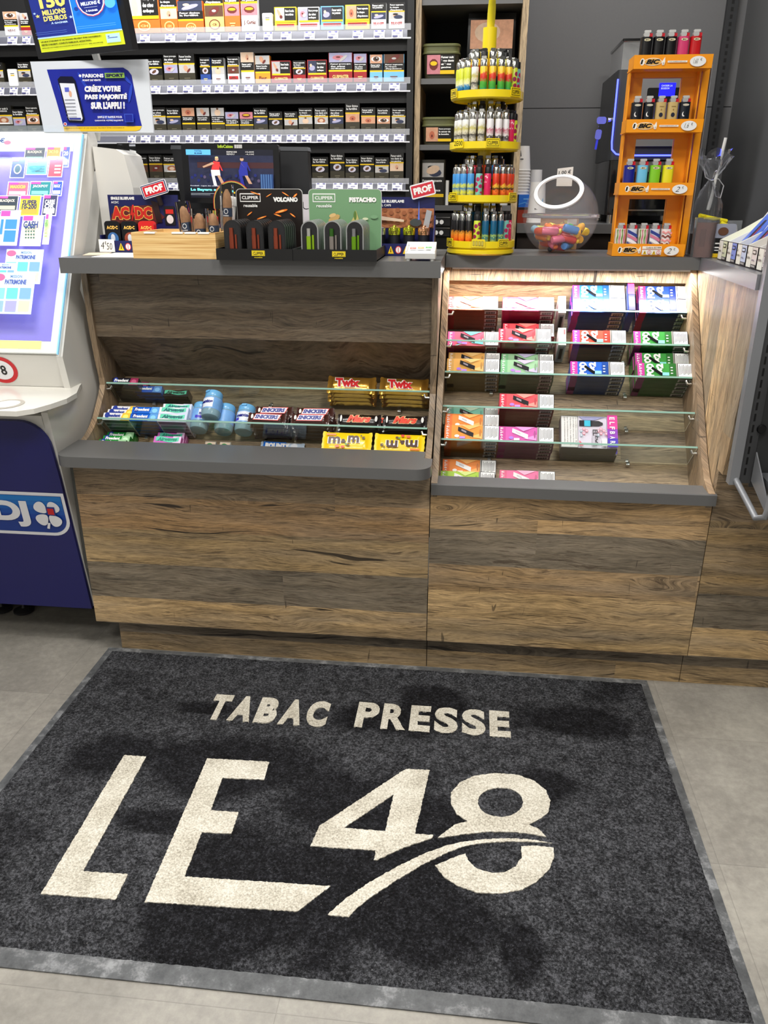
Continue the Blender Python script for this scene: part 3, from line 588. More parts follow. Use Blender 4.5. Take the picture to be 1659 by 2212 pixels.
# poster panel and customer screen above
root = thing('poster_panel', (-1.05, .42, 1.56), 'white panel with a blue sports betting poster above the kiosk', 'poster')
c0 = at(65, 133, y=.42); c1 = at(318, 128, y=.42); c2 = at(332, 287, y=.42); c3 = at(95, 285, y=.42)
mb = MB(); mb.prism([(c3.x, c3.z), (c2.x, c2.z), (c1.x, c1.z), (c0.x, c0.z)], -.008, M((214, 220, 228), .25), o=Vector((0, .428, 0)), u=XU, v=ZU, n=Vector((0, 1, 0))); mb.part('panel', root)
q = [at(px, py, y=.42) for px, py in ((139, 284), (308, 284), (296, 145), (120, 148))]
PU = (q[1]-q[0]); PV = (q[3]-q[0]); mb = MB(); F = Face(mb, Vector((q[0].x, .4195, q[0].z)), XU, ZU, PU.x, PV.z, .0004)
PB = [M((28, 40, 150), .3, noise=.25, nscale=14), M((236, 196, 40), .4), M((40, 70, 190), .3)]
sk = -.10
F.poly([(0, .08), (1, .08), (.985, .2), (.935, .88), (.90, .95), (.84, 1), (-.115, .985), (-.05, .5)], PB[0]); F.poly([(0.002, 0), (.92, 0), (.97, .02), (1, .08), (0, .08)], PB[1])
for (x, y, r_) in ((.32, .8, .5), (.5, .55, -.6), (.6, .2, 1.2), (.85, .85, .8), (.9, .6, -.3), (.05, .6, .4)): F.ell(x, y, .02, .16, PB[2], 8, r_)
F.poly([(.085, .15), (.255, .14), (.29, .20), (.235, .80), (.20, .87), (.05, .875), (.01, .83), (.07, .19)], M((12, 14, 40), .3)); F.poly([(.095, .18), (.25, .17), (.265, .21), (.215, .76), (.03, .77), (.085, .21)], M((226, 230, 238), .4))
F.rect(.085, .63, .14, .70, M((90, 100, 200), .4)); F.ell(.15, .60, .018, .05, M((222, 170, 140), .4))
for i in range(6): F.rect(.07, .50-.055*i, .20, .51-.055*i, M((120, 124, 140), .4))
F.rect(.10, .19, .25, .215, M((30, 40, 140), .4))
F.text('PARIONS', .335, .845, .60, .905, WHT, bold=.05); F.rect(.615, .835, .86, .915, M((130, 170, 70), .4)); F.text('SPORT', .63, .85, .845, .90, M((16, 24, 60), .4), bold=.06); F.text('POINT DE VENTE', .335, .79, .56, .82, WHT, bold=.04)
F.ell(.31, .875, .016, .022, WHT)
for i, s_ in enumerate(('CRÉEZ VOTRE', 'PASS MAJORITÉ', 'SUR L\'APPLI !')): F.text(s_, (.345, .335, .40)[i], .62-.135*i, (.80, .87, .83)[i], .735-.135*i+(.0), WHT, bold=.075, shear=.12)
F.text('SIMPLE ET RAPIDE POUR', .47, .205, .78, .24, WHT, bold=.03); F.text('GARANTIR VOTRE MAJORITÉ', .43, .15, .79, .185, WHT, bold=.03)
F.rect(.81, .14, .92, .27, M((60, 90, 200), .4)); F.rect(.818, .15, .912, .26, PB[0]); F.ell(.05, .115, .022, .028, WHT); F.ell(.05, .115, .014, .018, M((200, 40, 50), .4)); F.text('LES JEUX D\'ARGENT ET DE HASARD PEUVENT ÊTRE DANGEREUX', .04, .035, .8, .06, M((90, 80, 20), .5))
mb.part('poster', root, 'deep blue printed poster')
mb = MB(); mb.prism([(-1.19, 1.60), (-1.17, 1.60), (-1.17, 1.567), (-1.19, 1.567)], .03, OFFW, o=Vector((0, .43, 0)), u=XU, v=ZU, n=Vector((0, 1, 0)))
mb.prism([(-1.16, 1.66), (-1.10, 1.66), (-1.10, 1.567), (-1.16, 1.567)], .02, OFFW, o=Vector((0, .433, 0)), u=XU, v=ZU, n=YU); mb.part('bracket', root)
root = thing('customer_screen', (-1.06, .40, 1.79), 'black framed screen showing a lottery advert, tilted over the blue poster', 'screen')
# screen plane: slightly turned, its lower edge nearest the wall
bl_ = at(83, 128, y=.46); br_ = at(287, 108, y=.34); su = (br_-bl_); tl_ = at(50, -60, y=.42); sv0 = tl_-bl_; su.normalize(); sv = (sv0-su*sv0.dot(su)).normalized(); sn = su.cross(sv); SW = (br_-bl_).length
mb = MB(); SH = .215; mb.prism([(0, 0), (SW, 0), (SW, SH), (0, SH)], .025, M((22, 23, 26), .35), o=bl_-sn*.025, u=su, v=sv, n=sn); mb.part('casing', root)
mb = MB(); F = Face(mb, bl_+su*.020+sv*.016+sn*.0003, su, sv, SW-.042, SH-.03, .0004)
hy = (SH-.03)
def LE(c, k=.8): return M(c, .4, emit=k*.5)
F.rect(0, 0, 1, .19, LE((196, 206, 36))); F.rect(0, .19, .475, 1, LE((28, 44, 130), .7)); F.rect(.485, .21, 1, 1, LE((24, 120, 226), .8)); F.rect(.475, .19, .485, 1, LE((190, 220, 250))); F.rect(0, .185, 1, .205, LE((170, 205, 245)))
F.text('LES JEUX D\'ARGENT ET DE HASARD PEUVENT ÊTRE DANGEREUX :', .03, .128, .76, .155, LE((40, 44, 10), .1), bold=.05); F.text('PERTES D\'ARGENT, CONFLITS FAMILIAUX, ADDICTION...', .03, .083, .64, .110, LE((40, 44, 10), .1), bold=.05); F.text('RETROUVEZ NOS CONSEILS SUR JOUEURS-INFO-SERVICE.FR (09 74 75 13 13 - APPEL NON SURTAXÉ)', .03, .045, .76, .063, LE((40, 44, 10), .1), bold=.05)
F.rect(.81, .04, .965, .155, LE((170, 205, 240)))
F.rect(.83, .12, .85, .13, LE((30, 40, 130))); F.rect(.83, .10, .94, .108, LE((60, 80, 130)))
GOLDT = LE((232, 214, 110)); F.text('150', .13, .58, .44, .76, GOLDT, bold=.04); F.text('MILLIONS', .14, .49, .42, .56, GOLDT, bold=.04); F.text("D'EUROS", .14, .41, .42, .48, GOLDT, bold=.04); F.text('À GAGNER', .22, .365, .42, .395, LE((190, 220, 250)), bold=.03)
for (x, y, r_) in ((.08, .49, .03), (.05, .53, .02), (.50-.03, .43, .025)):
    F.poly([(x+r_*(1 if i % 2 == 0 else .42)*math.sin(PI*i/5), y+r_*.9*(1 if i % 2 == 0 else .42)*math.cos(PI*i/5)) for i in range(10)], GOLDT if r_ > .025 else LE((170, 200, 250)))
F.ell(.73, .62, .165, .22, LE((200, 50, 70))); F.ell(.73, .62, .157, .21, LE((225, 235, 250))); F.ell(.73, .62, .145, .195, LE((22, 36, 120)))
F.text('4', .67, .62, .78, .80, LE((200, 225, 250)), bold=.05); F.text('MILLIONS €', .62, .55, .84, .60, LE((225, 235, 250)), bold=.04); F.rect(.65, .52, .80, .523, LE((225, 235, 250))); F.text('À GAGNER', .66, .465, .80, .495, LE((225, 235, 250)), bold=.04)
F.ell(.56, .52, .025, .028, LE((16, 60, 150))); F.ell(.95, .55, .06, .07, LE((90, 180, 245)))
for i in range(2): F.rect(.52, .26+.025*i, .97, .265+.025*i, LE((90, 165, 240))); F.rect(.02, .24+.025*i, .40, .245+.025*i, LE((80, 110, 180)))
mb.part('display', root, 'lit advert on the screen')
mb = MB(); mb.tube([bl_.lerp(br_, .5)-sn*.03+sv*.1, Vector((-1.07, .52, 1.75)), Vector((-1.11, .53, 1.62)), Vector((-1.12, .53, 1.57))], .012, OFFW); mb.part('support_arm', root)
# ------------------------------------------------------------------ tobacco wall
SHY = 1.05; SB = [1.917, 1.752, 1.587, 1.422, 1.262]      # undersides of the price strips
PACKG = M((52, 48, 36), .45); PACKK = M((22, 21, 20), .4); YST = M((238, 196, 28), .4); TW = M((240, 240, 238), .4)
root = thing('tobacco_shelving', (-1.0, 1.1, .0), 'long black shelving with clear price rails full of cigarette packs on the back wall', 'shelving')
MB().box(-2.2, -.142, 1.30, 1.32, 0, 2.5, BLACKM).part('back_panel', root)
MB().box(-.168, -.145, 1.03, 1.30, 0, 2.5, BLACK).part('side_panel', root)
SHX = [-2.2, -.155]
RAIL = M((150, 150, 160), .3); RAILD = M((96, 97, 108), .35); TAGW = M((236, 236, 240), .4); TAGI = M((80, 80, 150), .5)
CLEAR = M((240, 242, 248), .05, alpha=.22)
def strip(i, z):
    MB().box(SHX[0], -.169, 1.056, 1.30, z+.021, z+.033, BLACKM).part('shelf_board', root)
    MB().box(SHX[0], -.169, 1.058, 1.075, z-.034, z+.005, M((26, 26, 27), .5)).part('shelf_front', root)
    mb = MB(); mb.prism([(1.030, z), (1.030, z+.003), (1.042, z+.028), (1.0485, z+.028), (1.0485, z)], SHX[1]-SHX[0], RAILD, o=Vector((SHX[0], 0, 0)), u=YU, v=ZU, n=XU)
    k = 0; x = SHX[0]+.02
    mb.box(SHX[0], SHX[1], 1.0285, 1.032, z-.001, z+.0035, M((235, 236, 242), .25))
    ra = mb.part('price_rail', root); mb = MB(); mb.box(SHX[0], SHX[1], 1.020, 1.0225, z+.024, z+.044, CLEAR); mb.part('clear_lip', ra)
    return ra
RAILS = [strip(i, z) for i, z in enumerate(SB)]
# warning pictures: soft procedural blobs of the photo's colours
SKIN = M((214, 160, 128), .5, noise=.25, nscale=90); SKIN2 = M((226, 196, 168), .5, noise=.15, nscale=80); REDD = M((110, 40, 34), .5); LIL = M((170, 168, 200), .5, noise=.2, nscale=60); GRYP = M((190, 188, 186), .5, noise=.2, nscale=70)
BRN = M((96, 62, 42), .5, noise=.3, nscale=80); PNK = M((206, 130, 140), .5, noise=.25, nscale=70); DKB = M((50, 56, 82), .5, noise=.3, nscale=60)
def picture(F, k, a0, b0, a1, b1):
    w_, h_ = a1-a0, b1-b0
    def e(x, y, rx, ry, m, rot=0): F.ell(a0+x*w_, b0+y*h_, rx*w_, ry*h_, m, 10, rot)
    bgs = dict(eye=SKIN, skin=SKIN2, baby=LIL, throat=SKIN, person=GRYP, lung=BRN, back=GRYP, disc=PACKK, teeth=PNK, girl=GRYP, foot=GRYP, night=DKB)
    F.rect(a0, b0, a1, b1, bgs[k])
    if k == 'eye': e(.5, .5, .42, .30, TW); e(.5, .5, .26, .28, BRN); e(.5, .5, .12, .14, PACKK); e(.56, .6, .06, .06, TW)
    elif k == 'skin': e(.5, .5, .12, .3, SKIN); e(.55, .35, .05, .1, REDD)
    elif k == 'baby': e(.42, .5, .28, .26, PNK); e(.62, .4, .22, .16, GRYP, .6); e(.4, .55, .1, .08, REDD)
    elif k == 'throat': e(.5, .45, .22, .3, M((196, 110, 80), .5)); e(.5, .4, .07, .1, REDD)
    elif k == 'person': e(.42, .52, .16, .24, SKIN); e(.6, .3, .3, .28, DKB); e(.42, .7, .18, .12, PACKK)
    elif k == 'lung': e(.5, .5, .34, .3, REDD, .5); e(.5, .52, .12, .12, GRYP)
    elif k == 'back': e(.5, .42, .24, .4, SKIN2); e(.5, .88, .09, .12, BRN)
    elif k == 'disc': e(.5, .5, .30, .44, M((206, 200, 214), .5)); e(.5, .5, .16, .2, BRN, .5)
    elif k == 'teeth': e(.5, .5, .34, .3, REDD); e(.5, .56, .26, .12, YST)
    elif k == 'girl': e(.5, .5, .30, .42, M((170, 104, 70), .5)); e(.5, .5, .16, .24, SKIN2); e(.5, .05, .36, .16, TW)
    elif k == 'foot': e(.45, .55, .14, .4, SKIN, .5); e(.62, .3, .16, .14, REDD, .8)
    elif k == 'night': e(.5, .4, .36, .22, LIL, .2); e(.35, .62, .14, .14, SKIN2)
PTX = ['Fumer provoque|des crises|cardiaques', 'Fumer diminue|la fertilité', 'Fumer nuit à|vos poumons', 'Fumer bouche|vos artères', 'Fumer augmente|le risque|d\'impuissance', 'Fumer nuit à|vos dents et à|vos gencives']
def pack_mesh(mb, w_, h_, d_, order, pic, ti, low, lt=None, lc=(150, 146, 120), flip=False, body=(50, 46, 34)):
    B = M(body, .4); lowm = M(low, .4, noise=.08, nscale=60)
    mb.box(-w_/2, w_/2, 0, d_, 0, h_, B); F = Face(mb, (-w_/2, 0, 0), XU, ZU, w_, h_, .00025); F.k = 1
    L_ = PTX[ti].split('|')
    if order == 'T':      # text on top, picture under it
        F.rect(0, .68, 1, 1, PACKK); F.rect(0, .63, 1, .68, YST); picture(F, pic, .02, .36, .98, .63); F.rect(0, 0, 1, .36, lowm)
        n = len(L_); th = .085
        for i, s_ in enumerate(L_): F.text(s_, .08, .95-(i+1)*.095, .08+min(.86, len(s_)*.062), .95-i*.095-.02, TW, bold=.04, res=1)
    elif order == 'P':    # picture on top
        picture(F, pic, .02, .68, .98, 1); F.rect(0, .42, 1, .68, PACKK); F.rect(0, .36, 1, .42, YST); F.rect(0, 0, 1, .36, lowm)
        for i, s_ in enumerate(L_): F.text(s_, .08, .66-(i+1)*.075, .08+min(.86, len(s_)*.062), .66-i*.075-.016, TW, bold=.04, res=1)
    else:                 # side by side on tins
        picture(F, pic, .04, .42, .46, .96); F.rect(.46, .42, .97, .96, PACKK); F.rect(.04, .34, .97, .42, YST); F.rect(0, 0, 1, .32, lowm)
        for i, s_ in enumerate(L_): F.text(s_, .5, .92-(i+1)*.15, .5+min(.44, len(s_)*.034), .92-i*.15-.04, TW, bold=.04, res=1)
    if lt:
        if lt[0] == '*': F.rect(.1, .14, .9, .27, M((190, 40, 44), .4)); F.text(lt[1:], .16, .16, .84, .25, M(lc, .4), bold=.03, res=1)
        elif lt[0] == 'o': F.ell(.5, .17, .30 if w_ < .08 else .2, .13, M(lc, .4), 14); F.ell(.5, .17, .24 if w_ < .08 else .16, .10, lowm, 14); F.text(lt[1:], .38, .14, .62, .20, M(lc, .4), bold=.03, res=1)
        else: F.text(lt, .15, .13, .85, .25, M(lc, .4), bold=.03, res=1, keep=True)
    else: F.rect(.32, .17, .68, .20, M(lc, .5)); F.rect(.38, .12, .62, .14, M(lc, .5))
LOWNAME = {}
ROWNAME = ['on the top shelf', 'on the second shelf down', 'on the third shelf down', 'on the fourth shelf down', 'on the lowest shelf']
COLN = {'G': 'black', 'O': 'orange', 'C': 'cream', 'W': 'white', 'Y': 'yellow', 'B': 'blue', 'R': 'red', 'L': 'pale blue', 'F': 'orange-yellow'}
COLV = {'G': (58, 54, 40), 'O': (232, 116, 42), 'C': (236, 214, 120), 'W': (226, 226, 226), 'Y': (228, 206, 50), 'B': (40, 74, 150), 'R': (160, 32, 36), 'L': (120, 190, 228), 'F': (238, 156, 46)}
PICN = {'eye': 'an eye', 'skin': 'bare skin', 'baby': 'a newborn', 'throat': 'a throat', 'person': 'a coughing person', 'lung': 'a lung', 'back': 'a bare back', 'disc': 'a round scan', 'teeth': 'bad teeth', 'girl': 'a girl\'s face', 'foot': 'a foot', 'night': 'a bed scene'}
ZB = [z+.036 for z in SB]
# x0, x1, top (pixels of the photo), layout, picture, text, colour, brand
R1 = [(8, 38, 25, 'P', 'eye', 4, 'W', 'NEOS'), (44, 64, 28, 'P', 'foot', 1, 'R', None),
      (272, 342, -18, 'S', 'back', 0, 'O', 'oCH'), (344, 381, -12, 'T', 'skin', 4, 'O', 'oCH'), (383, 438, 2, 'P', 'night', 1, 'O', 'oCH'), (440, 481, -22, 'T', 'lung', 4, 'C', 'oCB'), (483, 516, -26, 'T', 'teeth', 5, 'O', None), (519, 555, -28, 'T', 'teeth', 5, 'W', 'J. Cortès'),
      (567, 589, 28, 'W', None, 0, 'W', None), (593, 640, 15, 'S', 'foot', 3, 'Y', '*SIGNATURE'), (644, 690, 15, 'S', 'baby', 0, 'W', '*SIGNATURE'), (693, 742, 13, 'S', 'night', 2, 'L', '*SIGNATURE'), (746, 798, 10, 'S', 'throat', 4, 'Y', '*SIGNATURE'), (802, 834, 6, 'T', 'night', 2, 'W', 'BRANIFF'), (840, 874, 5, 'T', 'person', 4, 'W', 'BRANIFF')]
R2 = [(-14, 7, 135, 'T', 'foot', 2, 'G', None), (18, 38, 149, 'W', None, 0, 'W', None), (39, 66, 134, 'T', 'person', 1, 'G', None),
      (315, 350, 127, 'T', 'disc', 1, 'G', None), (353, 383, 115, 'T', 'baby', 0, 'G', None), (385, 420, 115, 'T', 'foot', 3, 'G', None), (432, 454, 124, 'T', 'disc', 4, 'B', None), (457, 484, 125, 'T', 'back', 2, 'W', None), (491, 516, 122, 'T', 'lung', 4, 'W', '*A'), (520, 548, 113, 'P', 'skin', 2, 'W', None), (551, 583, 120, 'P', 'foot', 3, 'F', 'Fleur'),
      (586, 628, 131, 'S', 'foot', 3, 'R', 'CLUBMASTER'), (633, 660, 131, 'T', 'disc', 4, 'R', None), (664, 706, 129, 'S', 'night', 0, 'R', 'CLUBMASTER'), (710, 761, 114, 'P', 'baby', 0, 'R', 'CLUBMASTER'), (764, 792, 116, 'P', 'baby', 0, 'R', None), (799, 826, 118, 'P', 'eye', 2, 'L', None), (829, 873, 117, 'P', 'lung', 4, 'L', None)]
R3x = [(327, 358), (360, 390), (393, 421), (425, 453), (456, 485), (487, 516), (518, 547), (548, 578), (581, 610), (614, 643), (645, 675), (679, 709), (712, 742), (746, 777), (780, 811), (814, 843), (846, 876)]
R3t = [232, 233, 233, 233, 233, 242, 242, 233, 241, 241, 233, 233, 233, 222, 232, 233, 233]
R3p = ['person', 'night', 'throat', 'foot', 'back', 'baby', 'teeth', 'night', 'disc', 'foot', 'back', 'girl', 'night', 'throat', 'throat', 'eye', 'person']
R3o = ['T', 'T', 'P', 'P', 'P', 'P', 'P', 'T', 'T', 'T', 'T', 'T', 'T', 'T', 'T', 'T', 'T']
R3 = [(-12, 26, 228, 'T', 'girl', 2, 'G', None), (28, 55, 236, 'T', 'baby', 1, 'G', None), (56, 84, 227, 'T', 'eye', 4, 'G', None), (268, 294, 232, 'T', 'foot', 3, 'G', None), (297, 325, 232, 'T', 'baby', 3, 'G', None)]
R3 += [(a, b, R3t[i], R3o[i], R3p[i], i % 6, 'G', None) for i, (a, b) in enumerate(R3x)]
R4 = [(290, 319, 336, 'T', 'lung', 0, 'G', None), (322, 351, 335, 'T', 'lung', 1, 'G', None), (353, 389, 336, 'T', 'girl', 2, 'G', None), (640, 668, 339, 'T', 'eye', 2, 'G', None), (674, 709, 339, 'T', 'disc', 1, 'G', None), (713, 744, 330, 'T', 'disc', 1, 'G', None), (746, 775, 340, 'T', 'disc', 1, 'G', None), (778, 808, 336, 'T', 'disc', 1, 'G', None), (810, 840, 340, 'T', 'person', 3, 'G', None), (842, 872, 330, 'T', 'skin', 5, 'G', None)]
R5 = [(250, 282, 428, 'T', 'lung', 2, 'G', None), (366, 394, 426, 'T', 'disc', 1, 'G', None), (397, 428, 426, 'T', 'girl', 4, 'G', None), (880, 899, 470, 'T', 'girl', 4, 'G', None)]
R5 = R5[:3]
nlab = 0
for ri, row in enumerate((R1, R2, R3, R4, R5)):
    for pi, (xa, xb, yt, order, pic, ti, cc, lt) in enumerate(row):
        ym = yt+20; A = at(xa, ym, y=SHY); Bp = at(xb, ym, y=SHY); T_ = at((xa+xb)/2, max(yt, -40), y=SHY); zb = SB[ri]+.0338
        w_ = Bp.x-A.x; h_ = T_.z-zb; mb = MB(); d_ = .024
        rowt = ROWNAME[ri]; num = '%s from the left' % ORD[pi]
        if order == 'W':
            mb.rbox(-w_/2, w_/2, 0, .02, 0, h_, WHITE, r=.004, axis='y'); F = Face(mb, (-w_/2, 0, 0), XU, ZU, w_, h_); F.rect(.3, .6, .7, .66, YST); F.rect(.3, .72, .7, .75, BLACK)
            o = mb.obj('tobacco_pack'); lab = 'plain slim white pack, %s %s' % (num, rowt)
        else:
            pack_mesh(mb, w_, h_, d_, order, pic, ti, COLV[cc], lt, lc=(110, 104, 84) if cc == 'G' else ((236, 214, 130) if cc in 'ORB' else ((176, 40, 40) if lt == 'BRANIFF' else (120, 60, 50))), body=COLV[cc] if cc != 'G' else (44, 41, 32))
            o = mb.obj('tobacco_pack' if cc != 'G' else 'cigarette_pack'); lab = '%s pack picturing %s, %s %s' % (COLN[cc], PICN[pic], num, rowt)
        o.location = ((A.x+Bp.x)/2, SHY, zb); tag(o, lab, 'cigarette pack', 'tobacco packs '+rowt)
        # price label hung on the rail below it
        zr = SB[ri]; cx = (A.x+Bp.x)/2+.004; mb = MB(); wl = .019 if w_ > .05 else .016
        q = Face(mb, (cx-wl, 1.0275, zr-.0005), XU, Vector((0, .016, .034)), 2*wl, .032, .0006); q.k = 1
        q.rect(0, 0, 1, .95, TAGW); q.rect(.08, .78, .34, .93, TAGI); q.rect(.66, .78, .92, .93, TAGI); q.rect(.3, .5, .75, .58, M((130, 130, 170), .5)); q.rect(.06, .12, .55, .3, M((60, 60, 110), .5)); q.rect(.65, .12, .92, .22, M((120, 120, 150), .5))
        if nlab < 96: mb.part('price_label', RAILS[ri]); nlab += 1
# ------------------------------------------------------------------ bookcase beside it
root = thing('bookcase', (.05, 1.2, 0), 'narrow bookcase of black shelves between two pale oak posts', 'shelving')
for (xa, xb) in ((-.141, -.121), (.226, .247)): MB().box(xa, xb, 1.05, 1.40, 0, 2.5, WOODP).part('post', root)
MB().box(-.121, .226, 1.385, 1.40, 0, 2.5, BLACKM).part('back_panel', root)
for z in (2.02, 1.777, 1.562, 1.354): MB().box(-.1208, .2258, 1.058, 1.384, z, z+.018, GREY).part('shelf', root)
def bucket(x0, x1, z0, z1, zl, pic, txt, label):
    c = ((x0+x1)/2, 1.13, z0); t = thing('tobacco_bucket', c, label, 'bucket', 'olive tobacco buckets in the bookcase'); w_ = (x1-x0)/2; OL = M((58, 55, 38), .45); OL2 = M((92, 94, 56), .4, coat=.2)
    mb = MB(); n = 28
    def ring(sx, z):
        return [Vector((sx*w_*(abs(math.cos(t_))**.35)*(1 if math.cos(t_) > 0 else -1), .07*sx*(abs(math.sin(t_))**.35)*(1 if math.sin(t_) > 0 else -1), z)) for t_ in [2*PI*i/n for i in range(n)]]
    def loft(mb, rs, m):
        V = [p for r_ in rs for p in r_]; F_ = []
        for k in range(len(rs)-1):
            for i in range(n): F_.append((k*n+i, k*n+(i+1) % n, (k+1)*n+(i+1) % n, (k+1)*n+i))
        F_.append(tuple(range(n))[::-1]); F_.append(tuple(range((len(rs)-1)*n, len(rs)*n))); mb.add(V, F_, m, True)
    loft(mb, [ring(.86, 0), ring(.93, zl-z0)], OL); mb.obj('bucket', t)
    mb = MB(); loft(mb, [ring(.93, zl-z0), ring(1.0, zl-z0+.001), ring(1.0, zl-z0+.006), ring(.96, zl-z0+.008), ring(.96, z1-z0-.010), ring(1.0, z1-z0-.008), ring(1.0, z1-z0-.002), ring(.95, z1-z0)], OL2); mb.obj('lid', t)
    mb = MB(); hh = zl-z0; F = Face(mb, (-w_*.72, -.0662, hh*.18), XU, Vector((0, -.004, hh)), w_*1.44, hh*.78, .0004); F.rect(0, 0, .5, 1, PNK if pic == 'teeth' else SKIN); picture(F, pic, 0, 0, .48, 1); F.rect(.48, .2, 1, 1, PACKK); F.rect(.48, .0, 1, .2, YST)
    for i, s_ in enumerate(txt): F.text(s_, .51, .82-.18*i, .51+min(.46, .045*len(s_)), .94-.18*i, TW, bold=.05)
    F.k = 1; mb.obj('warning_label', t); return t
bucket(-.118, .018, 1.7955, 1.905, 1.872, 'teeth', ['Fumer nuit', 'à vos dents', 'et à vos', 'gencives'], 'olive plastic tobacco bucket with green lid on the upper bookcase shelf')
bucket(-.116, .012, 1.5805, 1.672, 1.640, 'throat', ['Fumer provoque', 'le cancer de', 'la bouche'], 'smaller olive tobacco bucket with white tag on its lid on the middle bookcase shelf')
mb = MB(); a = at(909, 345, y=1.10); b_ = at(960, 448, y=1.10); w_ = b_.x-a.x; h_ = a.z-1.3725
mb.rbox(-w_/2, w_/2, 0, .08, 0, h_, M((46, 44, 36), .35), r=.008, axis='z'); F = Face(mb, (-w_/2+.001, -.0002, 0), XU, ZU, w_-.002, h_, .0003); picture(F, 'person', .06, .62, .94, .93); F.ell(.5, .78, .28, .09, SKIN2, 12, .3); F.rect(.04, .25, .96, .62, PACKK); F.rect(.04, .18, .96, .25, YST)
for i, s_ in enumerate(('Fumer augmente', 'le risque', 'd\'impuissance')): F.text(s_, .07, .50-.105*i, .07+.058*len(s_), .57-.105*i, TW, bold=.05)
tag(mb.obj('tobacco_tin'), 'tall dark tobacco tin picturing a curled person on the lower bookcase shelf', 'tin').location = ((a.x+b_.x)/2, 1.10, 1.3725)
mb = MB(); mb.rbox(0, .012, 0, .06, 0, h_*.55, WHITE, r=.003); tag(mb.obj('carton'), 'thin white carton standing right of the tall tobacco tin', 'box').location = (b_.x+.002, 1.11, 1.3725)
mb = MB(); n = 10; pts = [(0, 0), (.22*.62, 0)]
pw, ph = .175, .215
for (y_, s1) in ((0, 1),):
    V = []; F_ = []
    for j in range(9):
        for i in range(9):
            u_, v_ = i/8, j/8; bulge = .028*math.sin(PI*u_)*max(0, 1-v_)**.6; V.append((pw*(u_-.5)*(1-.04*v_), -bulge, ph*v_))
    for j in range(9):
        for i in range(9):
            u_, v_ = i/8, j/8; bulge = .028*math.sin(PI*u_)*max(0, 1-v_)**.6; V.append((pw*(u_-.5)*(1-.04*v_), bulge+.002, ph*v_))
    def q(j, i, o=0): return o+j*9+i
    for j in range(8):
        for i in range(8):
            F_.append((q(j, i), q(j, i+1), q(j+1, i+1), q(j+1, i))); F_.append((q(j, i+1, 81), q(j, i, 81), q(j+1, i, 81), q(j+1, i+1, 81)))
    kk = [('b', range(8))]
    mb.add(V, F_, M((18, 18, 18), .35), True)
F = Face(mb, (-pw*.43, -.0295, .035), XU, ZU, pw*.86, .155, .0004); F.rect(0, .42, 1, 1, SKIN); F.ell(.4, .75, .3, .2, SKIN2); F.rect(0, 0, 1, .42, PACKK); F.rect(0, -.12, 1, 0, YST)
for i, s_ in enumerate(('Fumer provoque le', 'cancer de la bouche', 'et de la gorge')): F.text(s_, .04, .29-.13*i, .04+.043*len(s_), .38-.13*i, TW, bold=.05)
o = tag(mb.obj('tobacco_pouch'), 'large black tobacco pouch standing behind the tall yellow lighter stand pole', 'pouch'); o.location = (.125, 1.16, 1.7955)
for (x, z, w2, h2, c, lab) in ((.14, 1.5805, .05, .07, (70, 100, 60), 'green pouch in the bookcase behind the lighter stand'), (.18, 1.3725, .07, .10, (205, 205, 205), 'pale carton in the bookcase behind the lighter stand')):
    mb = MB(); mb.rbox(-w2/2, w2/2, 0, .05, 0, h2, M(c, .4), r=.004); F = Face(mb, (-w2/2, -.0002, 0), XU, ZU, w2, h2); F.rect(.1, .5, .9, .9, PACKK); F.rect(.2, .7, .7, .76, TW)
    o = tag(mb.obj('carton'), lab, 'box'); o.location = (x, 1.12, z)
# drawer boxes with round knobs seen under the bookcase
root = thing('drawer_unit', (.0, 1.1, 1.22), 'black drawer fronts with chrome rails and round white knobs behind the worktops', 'drawers')
MB().box(-.118, .224, 1.072, 1.18, 0, 1.345, M((24, 24, 26), .4)).part('body', root)
for i, z in enumerate((1.300, 1.262)):
    mb = MB(); mb.box(-.11, .0, 1.062, 1.0718, z, z+.030, M((34, 34, 36), .35)); d = mb.part('drawer_front', root)
    mb = MB(); mb.box(-.11, .0, 1.058, 1.0618, z+.028, z+.031, CHROME); mb.part('rail', d)
    for x in (-.052, -.032):
        mb = MB(); mb.lathe([(1e-4, 0), (.008, 0), (.008, .004), (1e-4, .004)], WHITE, T=Matrix.Translation((x, 1.062, z+.013)) @ Matrix.Rotation(PI/2, 4, 'X'), seg=16); mb.part('knob', d)
# ------------------------------------------------------------------ back counter with the coffee machine
root = thing('back_counter', (.68, 1.3, 0), 'grey topped back counter against the wall carrying the coffee machine', 'counter')
MB().box(.252, 1.03, 1.06, 1.595, 1.276, 1.309, GREY).part('worktop', root)
MB().box(.256, 1.03, 1.09, 1.59, .0, 1.276, M((38, 30, 26), .5)).part('cabinet', root)
CG = M((58, 60, 62), .35, .3); CB = M((10, 10, 12), .12, coat=.6); CS = M((150, 152, 155), .28, .7)
root = thing('coffee_machine', (.72, 1.3, 1.3095), 'tall grey and black coffee machine with a glowing blue outline and blue screen', 'coffee machine')
x0, x1, y0, y1, z0, z1 = .578, .900, 1.12, 1.52, 1.3395, 1.823
mb = MB(); mb.rbox(x0, x1, y0, y1, z0+.19, z1, CG, r=.012); mb.part('housing', root)
mb = MB(); mb.rbox(x0+.004, x1-.004, y0+.02, y1, z0, z0+.19, CB, r=.01); mb.part('lower_housing', root, 'glossy black lower half')
mb = MB(); mb.rbox(x0+.045, x1-.01, y0-.014, y0+.002, z0+.235, z1-.012, CS, r=.012, axis='y'); mb.part('front_plate', root, 'brushed metal front')
mb = MB(); mb.rbox(x0+.105, x1-.045, y0-.018, y0-.0135, z0+.30, z1-.06, CB, r=.006, axis='y'); mb.part('glass_panel', root)
